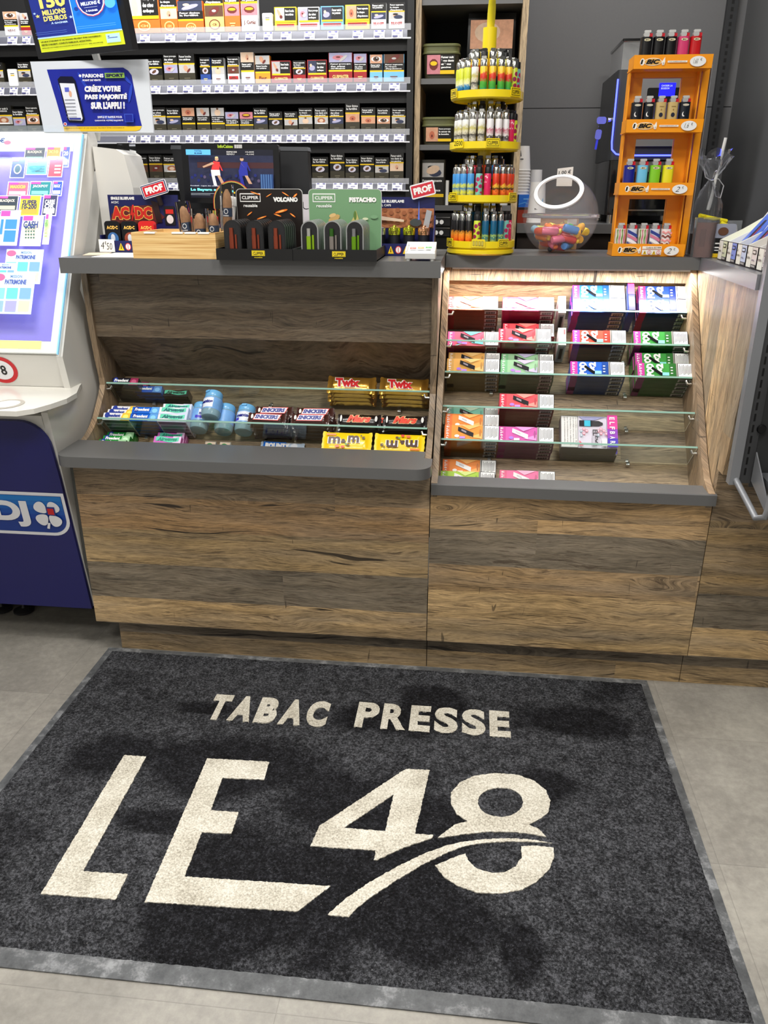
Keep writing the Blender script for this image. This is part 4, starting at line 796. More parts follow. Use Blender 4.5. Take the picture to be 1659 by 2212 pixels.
mb = MB(); F = Face(mb, at(1422, 208, y=y0-.0185), XU, ZU, .056, .042, .0004); F.rect(0, 0, 1, 1, M((20, 20, 235), .3, emit=1.6)); F.text('CHOISIR LA', .12, .72, .8, .86, M((150, 160, 255), .3, emit=1)); F.text('BOISSON', .12, .52, .62, .66, M((150, 160, 255), .3, emit=1)); mb.part('display', root, 'glowing blue display')
LED = M((60, 70, 255), .3, emit=4.5)
mb = MB(); mb.tube([(x0+.001, y0-.004, z1-.03), (x0+.001, y0-.004, z0+.25), (x0+.004, y0-.004, z0+.225), (x0+.02, y0-.005, z0+.21), (x0+.05, y0-.006, z0+.205), (x1-.02, y0-.006, z0+.205)], .003, LED); mb.part('light_line', root, 'glowing blue light line')
mb = MB(); mb.prism([(x0+.012, y0+.02), (x0+.19, y0+.02), (x0+.19, y0+.3), (x0+.012, y0+.3)], .09, M((206, 208, 210), .10, .75, bump=.5, bscale=25), o=Vector((0, 0, z1)), u=XU, v=YU, n=ZU); mb.part('bean_hopper', root, 'clear smoky bean hopper')
mb = MB(); mb.rbox(x0+.008, x0+.194, y0+.012, y0+.31, z1+.09, z1+.098, CB, r=.006); mb.part('hopper_lid', root)
mb = MB(); mb.box(x0+.04, x0+.20, y0+.01, y0+.02, z0+.15, z0+.185, CHROME); mb.part('spout', root)
mb = MB(); mb.box(x0+.03, x1-.03, y0-.045, y0+.03, z0-.0, z0+.02, CB); mb.box(x0+.03, x1-.03, y0-.046, y0-.044, z0+.016, z0+.021, CHROME); mb.part('drip_tray', root)
for (x, y) in ((x0+.03, y0+.04), (x1-.03, y0+.04), (x0+.03, y1-.04), (x1-.03, y1-.04)): MB().cyl((x, y, 1.3095), (x, y, z0), .014, CHROME).part('foot', root)
kx, ky, kz = x0-.001, y0+.05, 1.665
mb = MB(); mb.cyl((kx, ky, kz), (kx-.012, ky, kz), .010, CHROME); mb.part('lock', root)
KB = M((110, 116, 205), .35)
mb = MB(); T = Matrix.Translation((kx-.030, ky, kz)); mb.rbox(-.022, .012, -.003, .003, -.012, .012, KB, r=.008, axis='y', T=T); mb.lathe([(.0075, -.001), (.009, 0), (.0075, .001)], CHROME, T=Matrix.Translation((kx-.042, ky, kz-.02)) @ Matrix.Rotation(PI/2, 4, 'Y'), seg=14); tag(mb.obj('key', loc=(kx-.03, ky, kz)), 'blue headed key turned in the lock of the coffee machine', 'key')
mb = MB(); T = Matrix.Translation((kx-.042, ky, kz-.048)) @ Matrix.Rotation(.1, 4, 'Y'); mb.rbox(-.011, .011, -.002, .002, -.016, .018, KB, r=.008, axis='y', T=T); mb.box(-.004, .004, -.001, .001, -.050, -.014, M((60, 70, 220), .3), T=T); tag(mb.obj('key', loc=(kx-.042, ky, kz-.05)), 'spare blue key hanging from the ring on the coffee machine lock', 'key')
# cups, blue and red cartons left of the machine
def cup_stack(x, y, z, n, r, h, lab, tilt=0):
    t = thing('paper_cup_stack', (x, y, z), lab, 'paper cups', 'white paper cups beside the coffee machine'); st = .0105
    for i in range(n):
        mb = MB(); zz = i*st; mb.lathe([(r*.72, zz+h), (r*.74, zz+h+.001)] if 0 else [(1e-4, zz+h), (r*.72, zz+h), (r*.99, zz+.004), (r*1.05, zz+.003), (r*1.05, zz), (r*.97, zz)], M((238, 238, 236), .5), seg=24)
        c = mb.obj('paper_cup', t)
        if i == n-1:
            mb = MB(); F = Face(mb, (-.012, -r*.90, zz+h*.35), XU, Vector((0, .18, 1)), .024, .04, .0005); F.rect(0, .5, .7, 1, M((40, 40, 44), .5)); F.rect(0, .2, .5, .3, M((60, 60, 64), .5)); mb.obj('print', c)
    return t
cup_stack(.265, 1.17, 1.4105, 9, .030, .085, 'stack of nested white paper cups on the blue carton')
mb = MB(); mb.box(.256, .315, 1.13, 1.23, 1.3655, 1.410, M((20, 110, 220), .4)); F = Face(mb, (.256, 1.13, 1.3655), XU, ZU, .059, .0445, .0004); F.rect(.3, .62, .85, .70, M((120, 190, 250), .4)); F.poly([(0, .2), (.4, .35), (.7, .2), (1, .4), (1, .45), (.7, .26), (.4, .42), (0, .26)], M((90, 170, 240), .4)); tag(mb.obj('carton', loc=(.28, 1.18, 1.3655)), 'blue carton under the stacked paper cups', 'box')
mb = MB(); mb.box(.254, .313, 1.125, 1.235, 1.3095, 1.365, M((150, 44, 20), .4)); F = Face(mb, (.254, 1.125, 1.3095), XU, ZU, .059, .055, .0004); F.rect(0, .86, 1, 1, M((40, 20, 14), .4)); tag(mb.obj('carton', loc=(.28, 1.18, 1.3095)), 'dark red carton underneath the blue carton', 'box')
def cup(x, y, z, r, h, lab, d):
    t = thing('paper_cup', (x, y, z), lab, 'paper cup', 'single white cups beside the coffee machine'); mb = MB(); mb.lathe([(1e-4, 0), (r*.98, 0), (r*1.04, .002), (r*1.0, .006), (r*.76, h), (1e-4, h)], M((236, 236, 234), .5), seg=28); mb.obj('cup_wall', t)
    mb = MB(); F = Face(mb, (-.013, -r*.93, h*.3), XU, Vector((0, .22, 1)), .03, .05, .0005); F.rect(.1, .3, .75, .5, M((30, 30, 32), .5)); F.rect(.1, .1, .5, .2, M((60, 60, 64), .5)); F.rect(.8, .5, 1.1, .9, M((110, 160, 200), .5)); mb.obj('print', t)
cup(.322, 1.24, 1.3095, .030, .19, 'tall white paper cup tower right of the stack, nearest the grey wall', 0)
cup(.325, 1.13, 1.3095, .036, .145, 'wider white paper cup in front of the tall one', 0)
# ------------------------------------------------------------------ things on the left worktop
WT = 1.2435; RT = 1.2385
CARD = M((24, 28, 84), .4); KRAFT = M((226, 190, 128), .55, noise=.12, nscale=30)
g = NG('bamboo'); geo = g.n('NewGeometry'); sp = g.n('SeparateXYZ', {0: geo.outputs['Position']})
cv = g.n('CombineXYZ', {0: g.math('MULTIPLY', sp.outputs[0], 6.0), 1: g.math('MULTIPLY', sp.outputs[1], 6.0), 2: g.math('MULTIPLY', sp.outputs[2], 260.0)}); n_ = g.n('TexNoise', {'Vector': cv.outputs[0], 'Scale': 1.0, 'Detail': 3.0})
g.L.new(g.ramp(n_.outputs['Fac'], [(.3, (196, 150, 88)), (.5, (222, 182, 118)), (.7, (236, 204, 144))]), g.b.inputs['Base Color']); g.b.inputs['Roughness'].default_value = .45; BAMB = g.m
def warn_icons(F, a0, b0, a1, b1, n=4):
    wd = (a1-a0)/n
    for i in range(n):
        cx = a0+wd*(i+.5); cy = (b0+b1)/2; rx = wd*.40; ry = (b1-b0)*.5
        if i % 2 == 0: F.poly([(cx-rx, cy-ry), (cx+rx, cy-ry), (cx, cy+ry)], YST); F.poly([(cx-rx*.15, cy-ry*.6), (cx+rx*.15, cy-ry*.6), (cx+rx*.1, cy+ry*.4), (cx-rx*.1, cy+ry*.4)], BLACK)
        else: F.ell(cx, cy, rx, ry, M((214, 60, 60), .4), 16); F.ell(cx, cy, rx*.78, ry*.78, TW, 16); F.rect(cx-rx*.1, cy-ry*.7, cx+rx*.1, cy+ry*.7, M((214, 60, 60), .4))
# paper sheets
mb = MB(); mb.box(-.995, -.84, .13, .30, WT, WT+.0012, M((240, 240, 238), .6)); tag(mb.obj('paper_sheet', loc=(-.9, .25, WT)), 'white paper sheet lying under the front edge of the band lighter display', 'paper')
mb = MB(); mb.box(-1.065, -.998, .20, .30, WT, WT+.001, M((224, 206, 180), .6), T=Matrix.Translation((-1.03, .25, 0)) @ Matrix.Rotation(.25, 4, 'Z') @ Matrix.Translation((1.03, -.25, 0))); tag(mb.obj('paper_sheet', loc=(-1.03, .25, WT)), 'small beige paper slip at the left end of the grey worktop', 'paper')
# lighter display with the band logo
root = thing('lighter_display', (-.93, .36, WT+.0013), 'dark blue card display with red band lettering and three cased lighters, left worktop end', 'display', 'card lighter displays')
zz = WT+.0013; xa, xb = -1.045, -.818
mb = MB(); mb.box(xa, xb, .305, .309, zz, zz+.034, CARD); mb.box(xa, xb, .309, .40, zz, zz+.004, CARD); mb.box(xa, xa+.004, .309, .40, zz, zz+.05, CARD); mb.box(xb-.004, xb, .309, .40, zz, zz+.05, CARD)
F = Face(mb, (xa, .3046, zz), XU, ZU, xb-xa, .034, .0003); warn_icons(F, .24, .18, .74, .82, 5); mb.part('tray', root)
mb = MB(); mb.box(xa+.001, xb-.001, .394, .398, zz+.004, 1.409, CARD); F = Face(mb, (xa+.002, .3937, zz+.004), XU, ZU, xb-xa-.004, 1.409-zz-.004, .0003)
F.text('SINGLE BLUEFLAME', .04, .91, .38, .965, TW, bold=.06); F.text('ACDC', .04, .845, .15, .885, TW, bold=.02)
F.ell(.22, .62, .2, .10, M((120, 30, 20), .5)); F.poly([(.0, .55), (.1, .78), (.62, .82), (.8, .6), (.6, .4), (.0, .4)], M((90, 26, 26), .5, noise=.4, nscale=40))
RDL = M((206, 42, 34), .35); GLD = M((240, 190, 90), .4)
for (t_, a0, a1) in (('AC', .03, .29), ('DC', .37, .62)):
    F.text(t_, a0-.006, .54, a1+.006, .80, GLD, bold=.10); F.text(t_, a0, .555, a1, .785, RDL, bold=.06)
F.poly([(.345, .82), (.37, .82), (.345, .68), (.375, .68), (.31, .49), (.33, .63), (.30, .63)], RDL); F.poly([(.62, .9), (.72, .86), (.76, .5), (.68, .5)], M((40, 20, 22), .4)); F.rect(.8, .46, .95, .8, M((20, 18, 24), .4)); F.rect(.82, .66, .93, .74, RDL); F.ell(.875, .56, .05, .08, M((230, 220, 220), .4))
mb.part('header_card', root)
mb = MB(); T = Matrix.Translation((-.882, .37, 1.425)) @ Matrix.Rotation(-.26, 4, 'Y'); mb.rbox(-.042, .042, .0, .003, -.020, .020, M((236, 236, 240), .3), r=.006, axis='y', T=T)
def tface(mb, T, x0, y, z0, w_, h_, e=.0003): return Face(mb, T @ Vector((x0, y, z0)), T.to_3x3() @ XU, T.to_3x3() @ ZU, w_, h_, e)
F = tface(mb, T, -.040, 0, -.018, .08, .036); F.rect(0, 0, 1, 1, M((30, 34, 90), .3)); F.rect(.04, .07, .96, .93, TW); F.rect(.06, .1, .94, .9, M((204, 30, 48), .3)); F.text('PROF', .14, .25, .86, .78, TW, bold=.06); mb.tube([(-.87, .385, 1.38), (-.876, .378, 1.41)], .008, M((30, 20, 22), .5)); mb.part('topper', root, 'red and white topper sign')
mb = MB(); F0 = (xa-.002, .300, zz-.0); mb.box(xa-.003, xa+.046, .3015, .3035, zz+.001, zz+.038, TW); F = Face(mb, (xa-.003, .3013, zz+.001), XU, ZU, .049, .037, .0003); F.text('4', .12, .25, .34, .8, BLACK, bold=-.01, shear=.2); F.text('€', .40, .58, .50, .85, BLACK, bold=0); F.text('50', .50, .2, .86, .72, BLACK, bold=-.01, shear=.15); mb.part('price_tag', root)
def cased(x, txt1, c1, c2, lab):
    t = thing('cased_lighter', (x, .325, zz+.005), lab, 'lighter', 'cased lighters in the band display'); mb = MB(); mb.rbox(-.0245, .0245, 0, .022, 0, .085, c1, r=.010, axis='y'); F = Face(mb, (-.0245, 0, 0), XU, ZU, .049, .085, .0003)
    F.text('AC/DC', .14, .72, .86, .84, GLD, bold=.05, res=1); F.ell(.5, .4, .36, .22, c2, 16); F.rect(.18, .18, .82, .42, c2); F.ell(.5, .42, .14, .14, M((220, 225, 235), .4)); mb.obj('case', t)
cased(-1.010, '', M((16, 16, 20), .3), M((60, 110, 170), .4, noise=.4, nscale=90), 'black cased lighter with pale blue picture at the band display\'s left')
cased(-.956, '', M((16, 16, 20), .3), M((150, 70, 50), .4, noise=.4, nscale=90), 'black cased lighter with brown picture in the middle of the band display')
cased(-.902, '', M((206, 34, 34), .3), M((120, 20, 20), .4), 'red cased lighter at the right of the band display, behind the bamboo box')
# bamboo box with cigars
bx0, bx1, by0, by1, bz = -.859, -.617, .105, .335, 1.313
root = thing('bamboo_box', (-.738, .22, WT), 'open bamboo box with compartments holding bagged cigars on the left worktop', 'box')
mb = MB(); mb.prism([(bx0, by0), (bx1, by0), (bx1, by1), (bx0, by1)], bz-WT, BAMB, o=Vector((0, 0, WT)), u=XU, v=YU, n=ZU, holes=[[(bx0+.010, by0+.010), (bx1-.010, by0+.010), (bx1-.010, by1-.010), (bx0+.010, by1-.010)]]); mb.part('wall', root)
MB().box(bx0+.010, bx1-.010, by0+.010, by1-.010, WT+.0004, WT+.006, BAMB).part('base', root)
for x in (-.735, -.694, -.656): MB().box(x-.0025, x+.0025, by0+.0102, by0+.11, WT+.006, bz-.004, BAMB).part('divider', root)
MB().box(bx0+.0102, bx1-.0102, by0+.110, by0+.115, WT+.006, bz-.004, BAMB).part('divider', root)
for x in (-.805, -.725, -.688, -.650):
    mb = MB(); mb.box(x-.016, x+.016, by0-.001, by0+.016, bz+.0002, bz+.0012, TW); mb.box(x-.016, x+.016, by0-.0015, by0-.0005, bz-.003, bz+.001, TW); mb.part('shelf_label', root)
TOB = M((150, 112, 80), .7, noise=.3, nscale=120); CEL = M((245, 245, 245), .05, trans=1, ior=1.12); BAND = M((44, 58, 82), .45)
def cigar(x, y, z0, L, tilt, roll_, lab, r=.0125, red=False, band=.012):
    t = thing('bagged_cigar', (x, y, z0), lab, 'cigar', 'bagged cigars in the bamboo box', rot=(tilt, roll_, 0))
    mb = MB(); mb.lathe([(1e-4, 0), (r*.8, 0), (r, .006), (r, L*.8), (r*.8, L*.93), (r*.3, L), (1e-4, L)], TOB, seg=16); mb.obj('cigar_roll', t)
    mb = MB(); mb.lathe([(r*1.03, L*band*10-.0), (r*1.03, L*band*10+.024)], BAND, seg=16); F = Face(mb, (-.008, -r*1.06, L*band*10), XU, ZU, .016, .024); F.ell(.5, .6, .4, .3, TW, 12); F.ell(.5, .6, .28, .2, BAND, 12); F.text('CUSANO', .0, .05, 1, .2, TW, res=1); mb.obj('cigar_band', t)
    mb = MB(); mb.rbox(-r*1.5, r*1.5, -r*1.12, r*1.12, -.002, L+.012, CEL, r=.006, axis='z'); mb.obj('cellophane_bag', t)
    if red: mb = MB(); mb.rbox(-.015, .015, -.010, .010, L*.8, L*.8+.016, M((206, 24, 34), .3), r=.006, axis='z'); mb.obj('red_clip', t)
z_ = WT+.007
cigar(-.712, .165, z_+.006, .125, -.02, -.10, 'bagged cigar leaning left in the front row of the bamboo box', band=.046)
cigar(-.676, .160, z_, .112, -.02, -.02, 'bagged cigar upright in the middle of the bamboo box front row', r=.014, band=.042)
cigar(-.640, .160, z_, .112, -.02, .02, 'bagged cigar at the right of the bamboo box front row', r=.013, band=.05)
cigar(-.662, .27, z_, .105, -.02, .02, 'cigar in the bamboo box back row with a red cap on its bag', r=.013, red=True)
cigar(-.655+.03, .245, z_+.01, .165, -.02, .04, 'tallest bagged cigar at the back right of the bamboo box', r=.012, band=.055)
cigar(-.705, .265, z_, .095, -.03, -.15, 'short bagged cigar at the back left of the bamboo box', r=.011, band=.03)
mb = MB(); T = Matrix.Translation((-.641, .30, z_)) @ Matrix.Rotation(.13, 4, 'Y'); mb.lathe([(.013, 0), (.0135, .13), (.0155, .131), (.0155, .150), (.0135, .156), (1e-4, .157)], M((232, 232, 228), .3), T=T, seg=20); tag(mb.obj('white_tube', loc=(-.60, .30, z_)), 'white capped plastic tube leaning right behind the bamboo box corner', 'tube')
# clipper case displays
def case_mesh(rimm, bodyc, hoodc):
    t = thing('lighter_case', (0, 0, 0), 'x', 'lighter case'); w_, h_, d_ = .048, .100, .0155
    def arch(w_, h_, inset=0):
        r = w_/2-inset; p = [(-r, inset), (r, inset)]
        for i in range(13): a = PI*i/12; p.append((r*math.cos(a), h_-w_/2+r*math.sin(a)))
        return p
    mb = MB(); mb.prism(arch(w_, h_), d_, rimm, o=Vector((0, d_, 0)), u=XU, v=ZU, n=-YU, smooth=True); mb.obj('case_rim', t)
    mb = MB(); mb.prism(arch(w_, h_, .003), .0005, M((26, 26, 28), .8, bump=.3, bscale=900), o=Vector((0, 0, 0)), u=XU, v=ZU, n=-YU); mb.obj('foam_insert', t)
    mb = MB(); mb.rbox(-.0085, .0045, -.0065, -.0002, .004, .060, bodyc, r=.0028, axis='z'); mb.rbox(.0065, .0125, -.004, -.0002, .004, .063, bodyc, r=.0018, axis='z'); mb.obj('lighter_body', t)
    mb = MB(); mb.rbox(-.0075, .004, -.0062, -.0002, .060, .080, hoodc, r=.0028, axis='z'); mb.obj('lighter_hood', t); return t
def clip_display(x0, x1, name, cardm, rimm, bodies, hoods, txtc, dec, lab):
    root = thing('case_display', ((x0+x1)/2, .2, WT), lab, 'display', 'cased lighter displays with arched black cases'); y0, y1 = .082, .298
    mb = MB(); mb.box(x0, x1, y0, y0+.003, WT, WT+.030, BLACK); mb.box(x0, x1, y0+.003, y1, WT, WT+.003, BLACK); mb.box(x0, x0+.003, y0+.003, y1, WT, WT+.030, BLACK); mb.box(x1-.003, x1, y0+.003, y1, WT, WT+.030, BLACK); mb.part('tray', root)
    mb = MB()
    for i in range(6): mb.box(x0+.004, x1-.004, y0+.005+.026*i, y0+.012+.026*i, WT+.0032, WT+.026, M((18, 18, 19), .7))
    cx = (x0+x1)/2+.012; F = Face(mb, (cx-.019, y0-.0006, WT+.010), XU, ZU, .038, .016, .0004)
    mb = MB(); F = Face(mb, (cx-.019, y0-.0006, WT+.011), XU, ZU, .038, .0155, .0004); F.rect(0, 0, 1, 1, BLACK); F.rect(.02, .04, .98, .96, YEL); F.rect(.06, .12, .94, .88, BLACK); F.rect(.075, .16, .925, .84, YEL); F.text('CLIPPER', .12, .26, .88, .74, BLACK, bold=.02); F.text('reusable', .2, -.28, .8, -.1, YEL, bold=.02); mb.part('badge', root, 'yellow framed badge')
    mb = MB(); xx0 = x0+.006; xx1 = x1-.010; r = .012; zt = 1.427; p = [(xx0, WT+.004), (xx1, WT+.004)]
    for (ccx, st) in ((xx1-r, 0), (xx0+r, 1)):
        for i in range(7): a = (st+i/6)*PI/2; p.append((ccx+r*math.cos(a), zt-r+r*math.sin(a)))
    mb.prism(p, .003, M((190, 190, 188), .4), o=Vector((0, y1-.006, 0)), u=XU, v=ZU, n=YU); pin = [((a-(xx0+xx1)/2)*.985+(xx0+xx1)/2, (b-1.33)*.985+1.33) for a, b in p]
    mb.prism(pin, .0004, cardm, o=Vector((0, y1-.0066, 0)), u=XU, v=ZU, n=YU)
    F = Face(mb, (xx0, y1-.0072, WT+.004), XU, ZU, xx1-xx0, zt-WT-.004, .0003); F.rect(.06, .80, .37, .93, txtc); F.rect(.07, .815, .36, .915, cardm); F.text('CLIPPER', .09, .84, .34, .89, txtc, bold=.02); F.text('reusable', .11, .72, .32, .77, txtc, bold=.02); F.text(name, .56, .80, .93, .875, txtc, bold=.08)
    dec(F); mb.part('header_card', root)
    xs = [x0+.045, x0+.105+.003, x0+.165+.004]
    for ci, cx in enumerate(xs):
        mk = makers[(name, ci)]
        for k in range(6):
            mk((cx+.0035*k*0, y0+.016+.0242*k, WT+.0035), None, '%s arched case with %s lighter, %s column, %s from the front' % (('black', bodies[ci]) [0] if name == 'VOLCANO' else 'silver-rimmed', bodies[ci], ('left', 'middle', 'right')[ci], ORD[k]), 'arched lighter cases in the %s display' % ('dark fiery' if name == 'VOLCANO' else 'green'))
    mb = MB(); mb.box(x0+.0035, x1-.0035, y0+.0035, y0+.014, WT+.004, WT+.024, M((16, 16, 17), .6)); mb.part('insert', root)
COP = M((150, 72, 52), .3, .75); LIME = M((150, 190, 40), .25, .6); LIME2 = M((110, 160, 30), .25, .6); GUN = M((150, 142, 136), .3, .8); GRN = M((50, 96, 32), .3, .5)
BR = M((24, 24, 25), .35); SR = M((176, 178, 178), .3, .8)
makers = {}
for ci, (b_, h_) in enumerate(((COP, COP), (COP, COP), (COP, COP))): makers[('VOLCANO', ci)] = Maker(lambda b_=b_, h_=h_: case_mesh(BR, b_, h_))
for ci, (b_, h_) in enumerate(((LIME, CHROME), (GUN, GRN), (LIME2, STEEL))): makers[('PISTACHIO', ci)] = Maker(lambda b_=b_, h_=h_: case_mesh(SR, b_, h_))
FIRE = M((240, 120, 30), .4, emit=.0); FIRE2 = M((250, 200, 110), .4)
def vdec(F):
    for (x, y, rx, ry, r_) in ((.3, .93, .08, .010, -.3), (.5, .9, .05, .008, .5), (.75, .92, .06, .01, -.5), (.68, .66, .10, .02, .25), (.62, .60, .06, .012, -.3), (.2, .62, .05, .01, .6), (.38, .56, .08, .012, .3), (.85, .6, .05, .012, -.6), (.1, .5, .03, .01, .3), (.9, .9, .04, .015, .7)): F.ell(x, y, rx, ry, FIRE, 9, r_); F.ell(x, y, rx*.5, ry*.5, FIRE2, 7, r_)
def pdec(F):
    F.ell(.35, .55, .09, .05, M((196, 160, 96), .5), 10, .5); F.ell(.33, .60, .05, .03, M((216, 180, 120), .5), 10, .3); F.poly([(.58, .5), (.70, .5), (.68, .58), (.65, .68), (.62, .58)], M((190, 180, 110), .5)); F.ell(.64, .6, .02, .07, M((90, 120, 50), .5)); F.ell(.9, .58, .05, .03, M((120, 160, 120), .4)); F.ell(.78, .55, .04, .02, M((210, 214, 180), .5))
clip_display(-.611, -.3965, 'VOLCANO', M((24, 17, 15), .35, noise=.5, nscale=25), BR, ['copper']*3, None, TW, vdec, 'black lighter display with a dark fiery header card reading VOLCANO')
clip_display(-.3955, -.165, 'PISTACHIO', M((112, 152, 112), .4), SR, ['lime and chrome', 'grey and green', 'dark lime'], None, TW, pdec, 'black lighter display with a sage green header card reading PISTACHIO')
# blue display at the right end of the left worktop
root = thing('lighter_display', (-.10, .36, WT), 'blue card display of chrome-capped lighters at the right end of the left worktop', 'display', 'card lighter displays')
xa, xb = -.208, -.022; mb = MB(); mb.box(xa, xb, .300, .304, WT, WT+.034, CARD); mb.box(xa, xb, .304, .39, WT, WT+.004, CARD); mb.prism([(.304, WT), (.304, WT+.034), (.37, WT+.11), (.39, WT+.11), (.39, WT)], .004, CARD, o=Vector((xb-.004, 0, 0)), u=YU, v=ZU, n=XU); mb.box(xa, xa+.004, .304, .39, WT, WT+.10, CARD)
mb.box(xb, xb+.002, .30, .37, WT+.002, WT+.10, M((226, 190, 170), .5)) if 0 else None
F = Face(mb, (xa, .2996, WT), XU, ZU, xb-xa, .034, .0003); F.rect(.10, .3, .2, .7, TW); warn_icons(F, .26, .18, .74, .82, 4); mb.part('tray', root)
mb = MB(); mb.box(xa+.001, xb-.004, .384, .388, WT+.004, 1.405, CARD); F = Face(mb, (xa+.002, .3836, WT+.004), XU, ZU, xb-xa-.008, 1.405-WT-.004, .0003)
F.rect(0, .45, 1, .80, M((176, 112, 74), .5)); HX = M((150, 88, 56), .5)
for i in range(9):
    for j in range(3): F.ell(.06+.11*i, .5+.11*j+(.05 if i % 2 else 0), .042, .042, HX, 6)
F.ell(.7, .55, .10, .07, M((60, 66, 70), .6)); F.poly([(.735, .6), (.75, .95), (.765, .6)], M((90, 120, 220), .4)); F.poly([(.82, .46), (.88, .78), (.97, .75), (.92, .46)], M((186, 190, 196), .3, .6)); F.poly([(.0, .68), (.5, .6), (.5, .56), (.0, .6)], M((214, 190, 170), .5))
F.text('SINGLE BLUEFLAME', -.0, .90, .5, .95, TW, bold=.05); F.text('METAL CAPS', -.0, .835, .28, .875, TW, bold=.02); mb.part('header_card', root)
mb = MB(); T = Matrix.Translation((-.062, .37, 1.425)) @ Matrix.Rotation(-.24, 4, 'Y'); mb.rbox(-.036, .036, .0, .003, -.020, .020, M((236, 236, 240), .3), r=.005, axis='y', T=T); F = tface(mb, T, -.034, 0, -.018, .068, .036); F.rect(.02, .05, .98, .95, M((204, 50, 64), .3)); F.text('PROF', .1, .25, .9, .78, TW, bold=.06); mb.part('topper', root, 'red and white topper sign')
for i, (c, nm) in enumerate((((206, 208, 210), 'silver'), ((214, 220, 70), 'yellow'), ((206, 214, 60), 'lime gold'), ((240, 176, 130), 'copper'))):
    t = thing('capped_lighter', (-.186+.044*i, .34, WT+.0045), '%s capped lighter in the blue display, %s from the left' % (nm, ORD[i]), 'lighter', 'metal capped lighters in the blue display'); mt = M(c, .12, .9)
    mb = MB(); mb.lathe([(1e-4, 0), (.017, 0), (.017, .052), (1e-4, .052)], M((22, 24, 34), .45), seg=18); mb.obj('lighter_body', t)
    mb = MB(); mb.lathe([(.0172, .052), (.0185, .053), (.0185, .068), (.0172, .0725), (.010, .075), (1e-4, .0755)], mt, seg=18); mb.lathe([(1e-4, .0755), (.006, .0755), (.005, .079), (1e-4, .080)], mt, seg=10); F = Face(mb, (-.008, -.0188, .056), XU, ZU, .016, .009); F.text('LYS', 0, 0, 1, 1, M((90, 70, 40), .3, .5), bold=.03); mb.obj('metal_cap', t)
# small white tray with three coloured labels
root = thing('change_tray', (-.05, .15, WT), 'small white plastic tray with red, orange and green labels at the worktop corner', 'tray')
mb = MB(); T = Matrix.Translation((-.050, .15, WT)); mb.prism([(-.03, .006), (-.035, .020), (.04, .036), (.045, .030), (.045, .006)], .082, WHITE, o=T @ Vector((-.041, 0, 0)), u=YU, v=ZU, n=XU); mb.prism([(-.032, .020), (-.032, .027), (.04, .044), (.045, .030), (.04, .036)], .004, WHITE, o=T @ Vector((-.041, 0, 0)), u=YU, v=ZU, n=XU); mb.prism([(-.032, .020), (-.032, .027), (.04, .044), (.045, .030), (.04, .036)], .004, WHITE, o=T @ Vector((.037, 0, 0)), u=YU, v=ZU, n=XU); mb.box(-.091+.0, -.009, .190, .195, WT+.034, WT+.046, WHITE); mb.part('tray_body', root)
mb = MB(); F = Face(mb, T @ Vector((-.034, -.026, .0222)), XU, Vector((0, .978, .209)), .068, .055, .0004)
for i, c in enumerate(((226, 96, 84), (226, 160, 80), (90, 176, 96))): F.rect(.05+.32*i, .35, .29+.32*i, .85, TW); F.rect(.05+.32*i, .55, .29+.32*i, .85, M(c, .4)); F.text('ABC', .08+.32*i, .62, .26+.32*i, .72, TW, res=1)
F.rect(.1, .12, .9, .16, BLACK); mb.part('labels', root)
for (x, y) in ((-.083, -.02), (-.017, -.02), (-.083, .035), (-.017, .035)): MB().cyl((x, .15+y, WT), (x, .15+y, WT+.0065), .006, WHITE).part('foot', root)
# till screen, customer side
root = thing('till_display', (-.66, .5, WT), 'black customer till screen showing a football match', 'monitor')
mb = MB(); q = [at(400, 438, y=.50), at(606, 441, y=.50), at(615, 313, y=.50), at(404, 311, y=.50)]
su = (q[1]-q[0]); SW = su.length; su.normalize(); sv = ZU.copy(); sv = (sv-su*sv.dot(su)).normalized(); sn = su.cross(sv); SH = (q[3]-q[0]).length; O = q[0]
T = Matrix((( su.x, -sn.x, sv.x, O.x), (su.y, -sn.y, sv.y, O.y), (su.z, -sn.z, sv.z, O.z), (0, 0, 0, 1)))
mb.rbox(0, SW, 0, .022, 0, SH, M((16, 17, 20), .3), r=.010, axis='y', T=T); mb.part('casing', root)
mb = MB(); F = Face(mb, T @ Vector((.022, -.0004, .016)), su, sv, SW-.040, SH-.032, .0004)
def SE(c, k=.55): return M(c, .4, emit=k*.55)
F.rect(0, 0, 1, 1, SE((20, 22, 36), .5)); F.rect(0, .22, 1, .88, M((34, 38, 62), .4, emit=.4, noise=.5, nscale=60)); F.rect(.1, .62, 1, .74, SE((70, 40, 44), .3))
for i in range(26): F.ell(.03+.038*i, .42+.06*math.sin(i*2.3), .018, .035, SE(random.choice([(30, 40, 110), (60, 60, 90), (24, 30, 70), (90, 80, 110)]), .35), 7)
F.rect(.85, .2, 1, .5, SE((40, 70, 120), .4)); 
for i in range(5): F.rect(.86+.028*i, .2, .868+.028*i, .5, SE((90, 130, 180), .4))
def player(x, c1, c2, hair, lean):
    F.ell(x+.02*lean, .80, .022, .038, SE((200, 160, 130), .4)); F.ell(x+.02*lean, .835, .02, .018, SE(hair, .4)); F.poly([(x-.05, .58), (x+.045, .58), (x+.055, .74), (x-.02, .76)], SE(c1)); F.poly([(x-.055, .58), (x+.05, .58), (x+.055, .46), (x-.05, .46)], SE(c2)); F.poly([(x-.05, .47), (x-.015, .47), (x+.01, .25), (x-.03, .26)], SE(c2, .4)); F.poly([(x+.015, .47), (x+.05, .47), (x+.10, .30), (x+.06, .30)], SE((200, 160, 130), .35)); F.poly([(x-.03, .74), (x-.01, .70), (x-.10*lean-.04, .62), (x-.10*lean-.05, .65)], SE((200, 160, 130), .35)); F.poly([(x+.04, .73), (x+.06, .69), (x+.09, .56), (x+.07, .57)], SE(c1, .4))
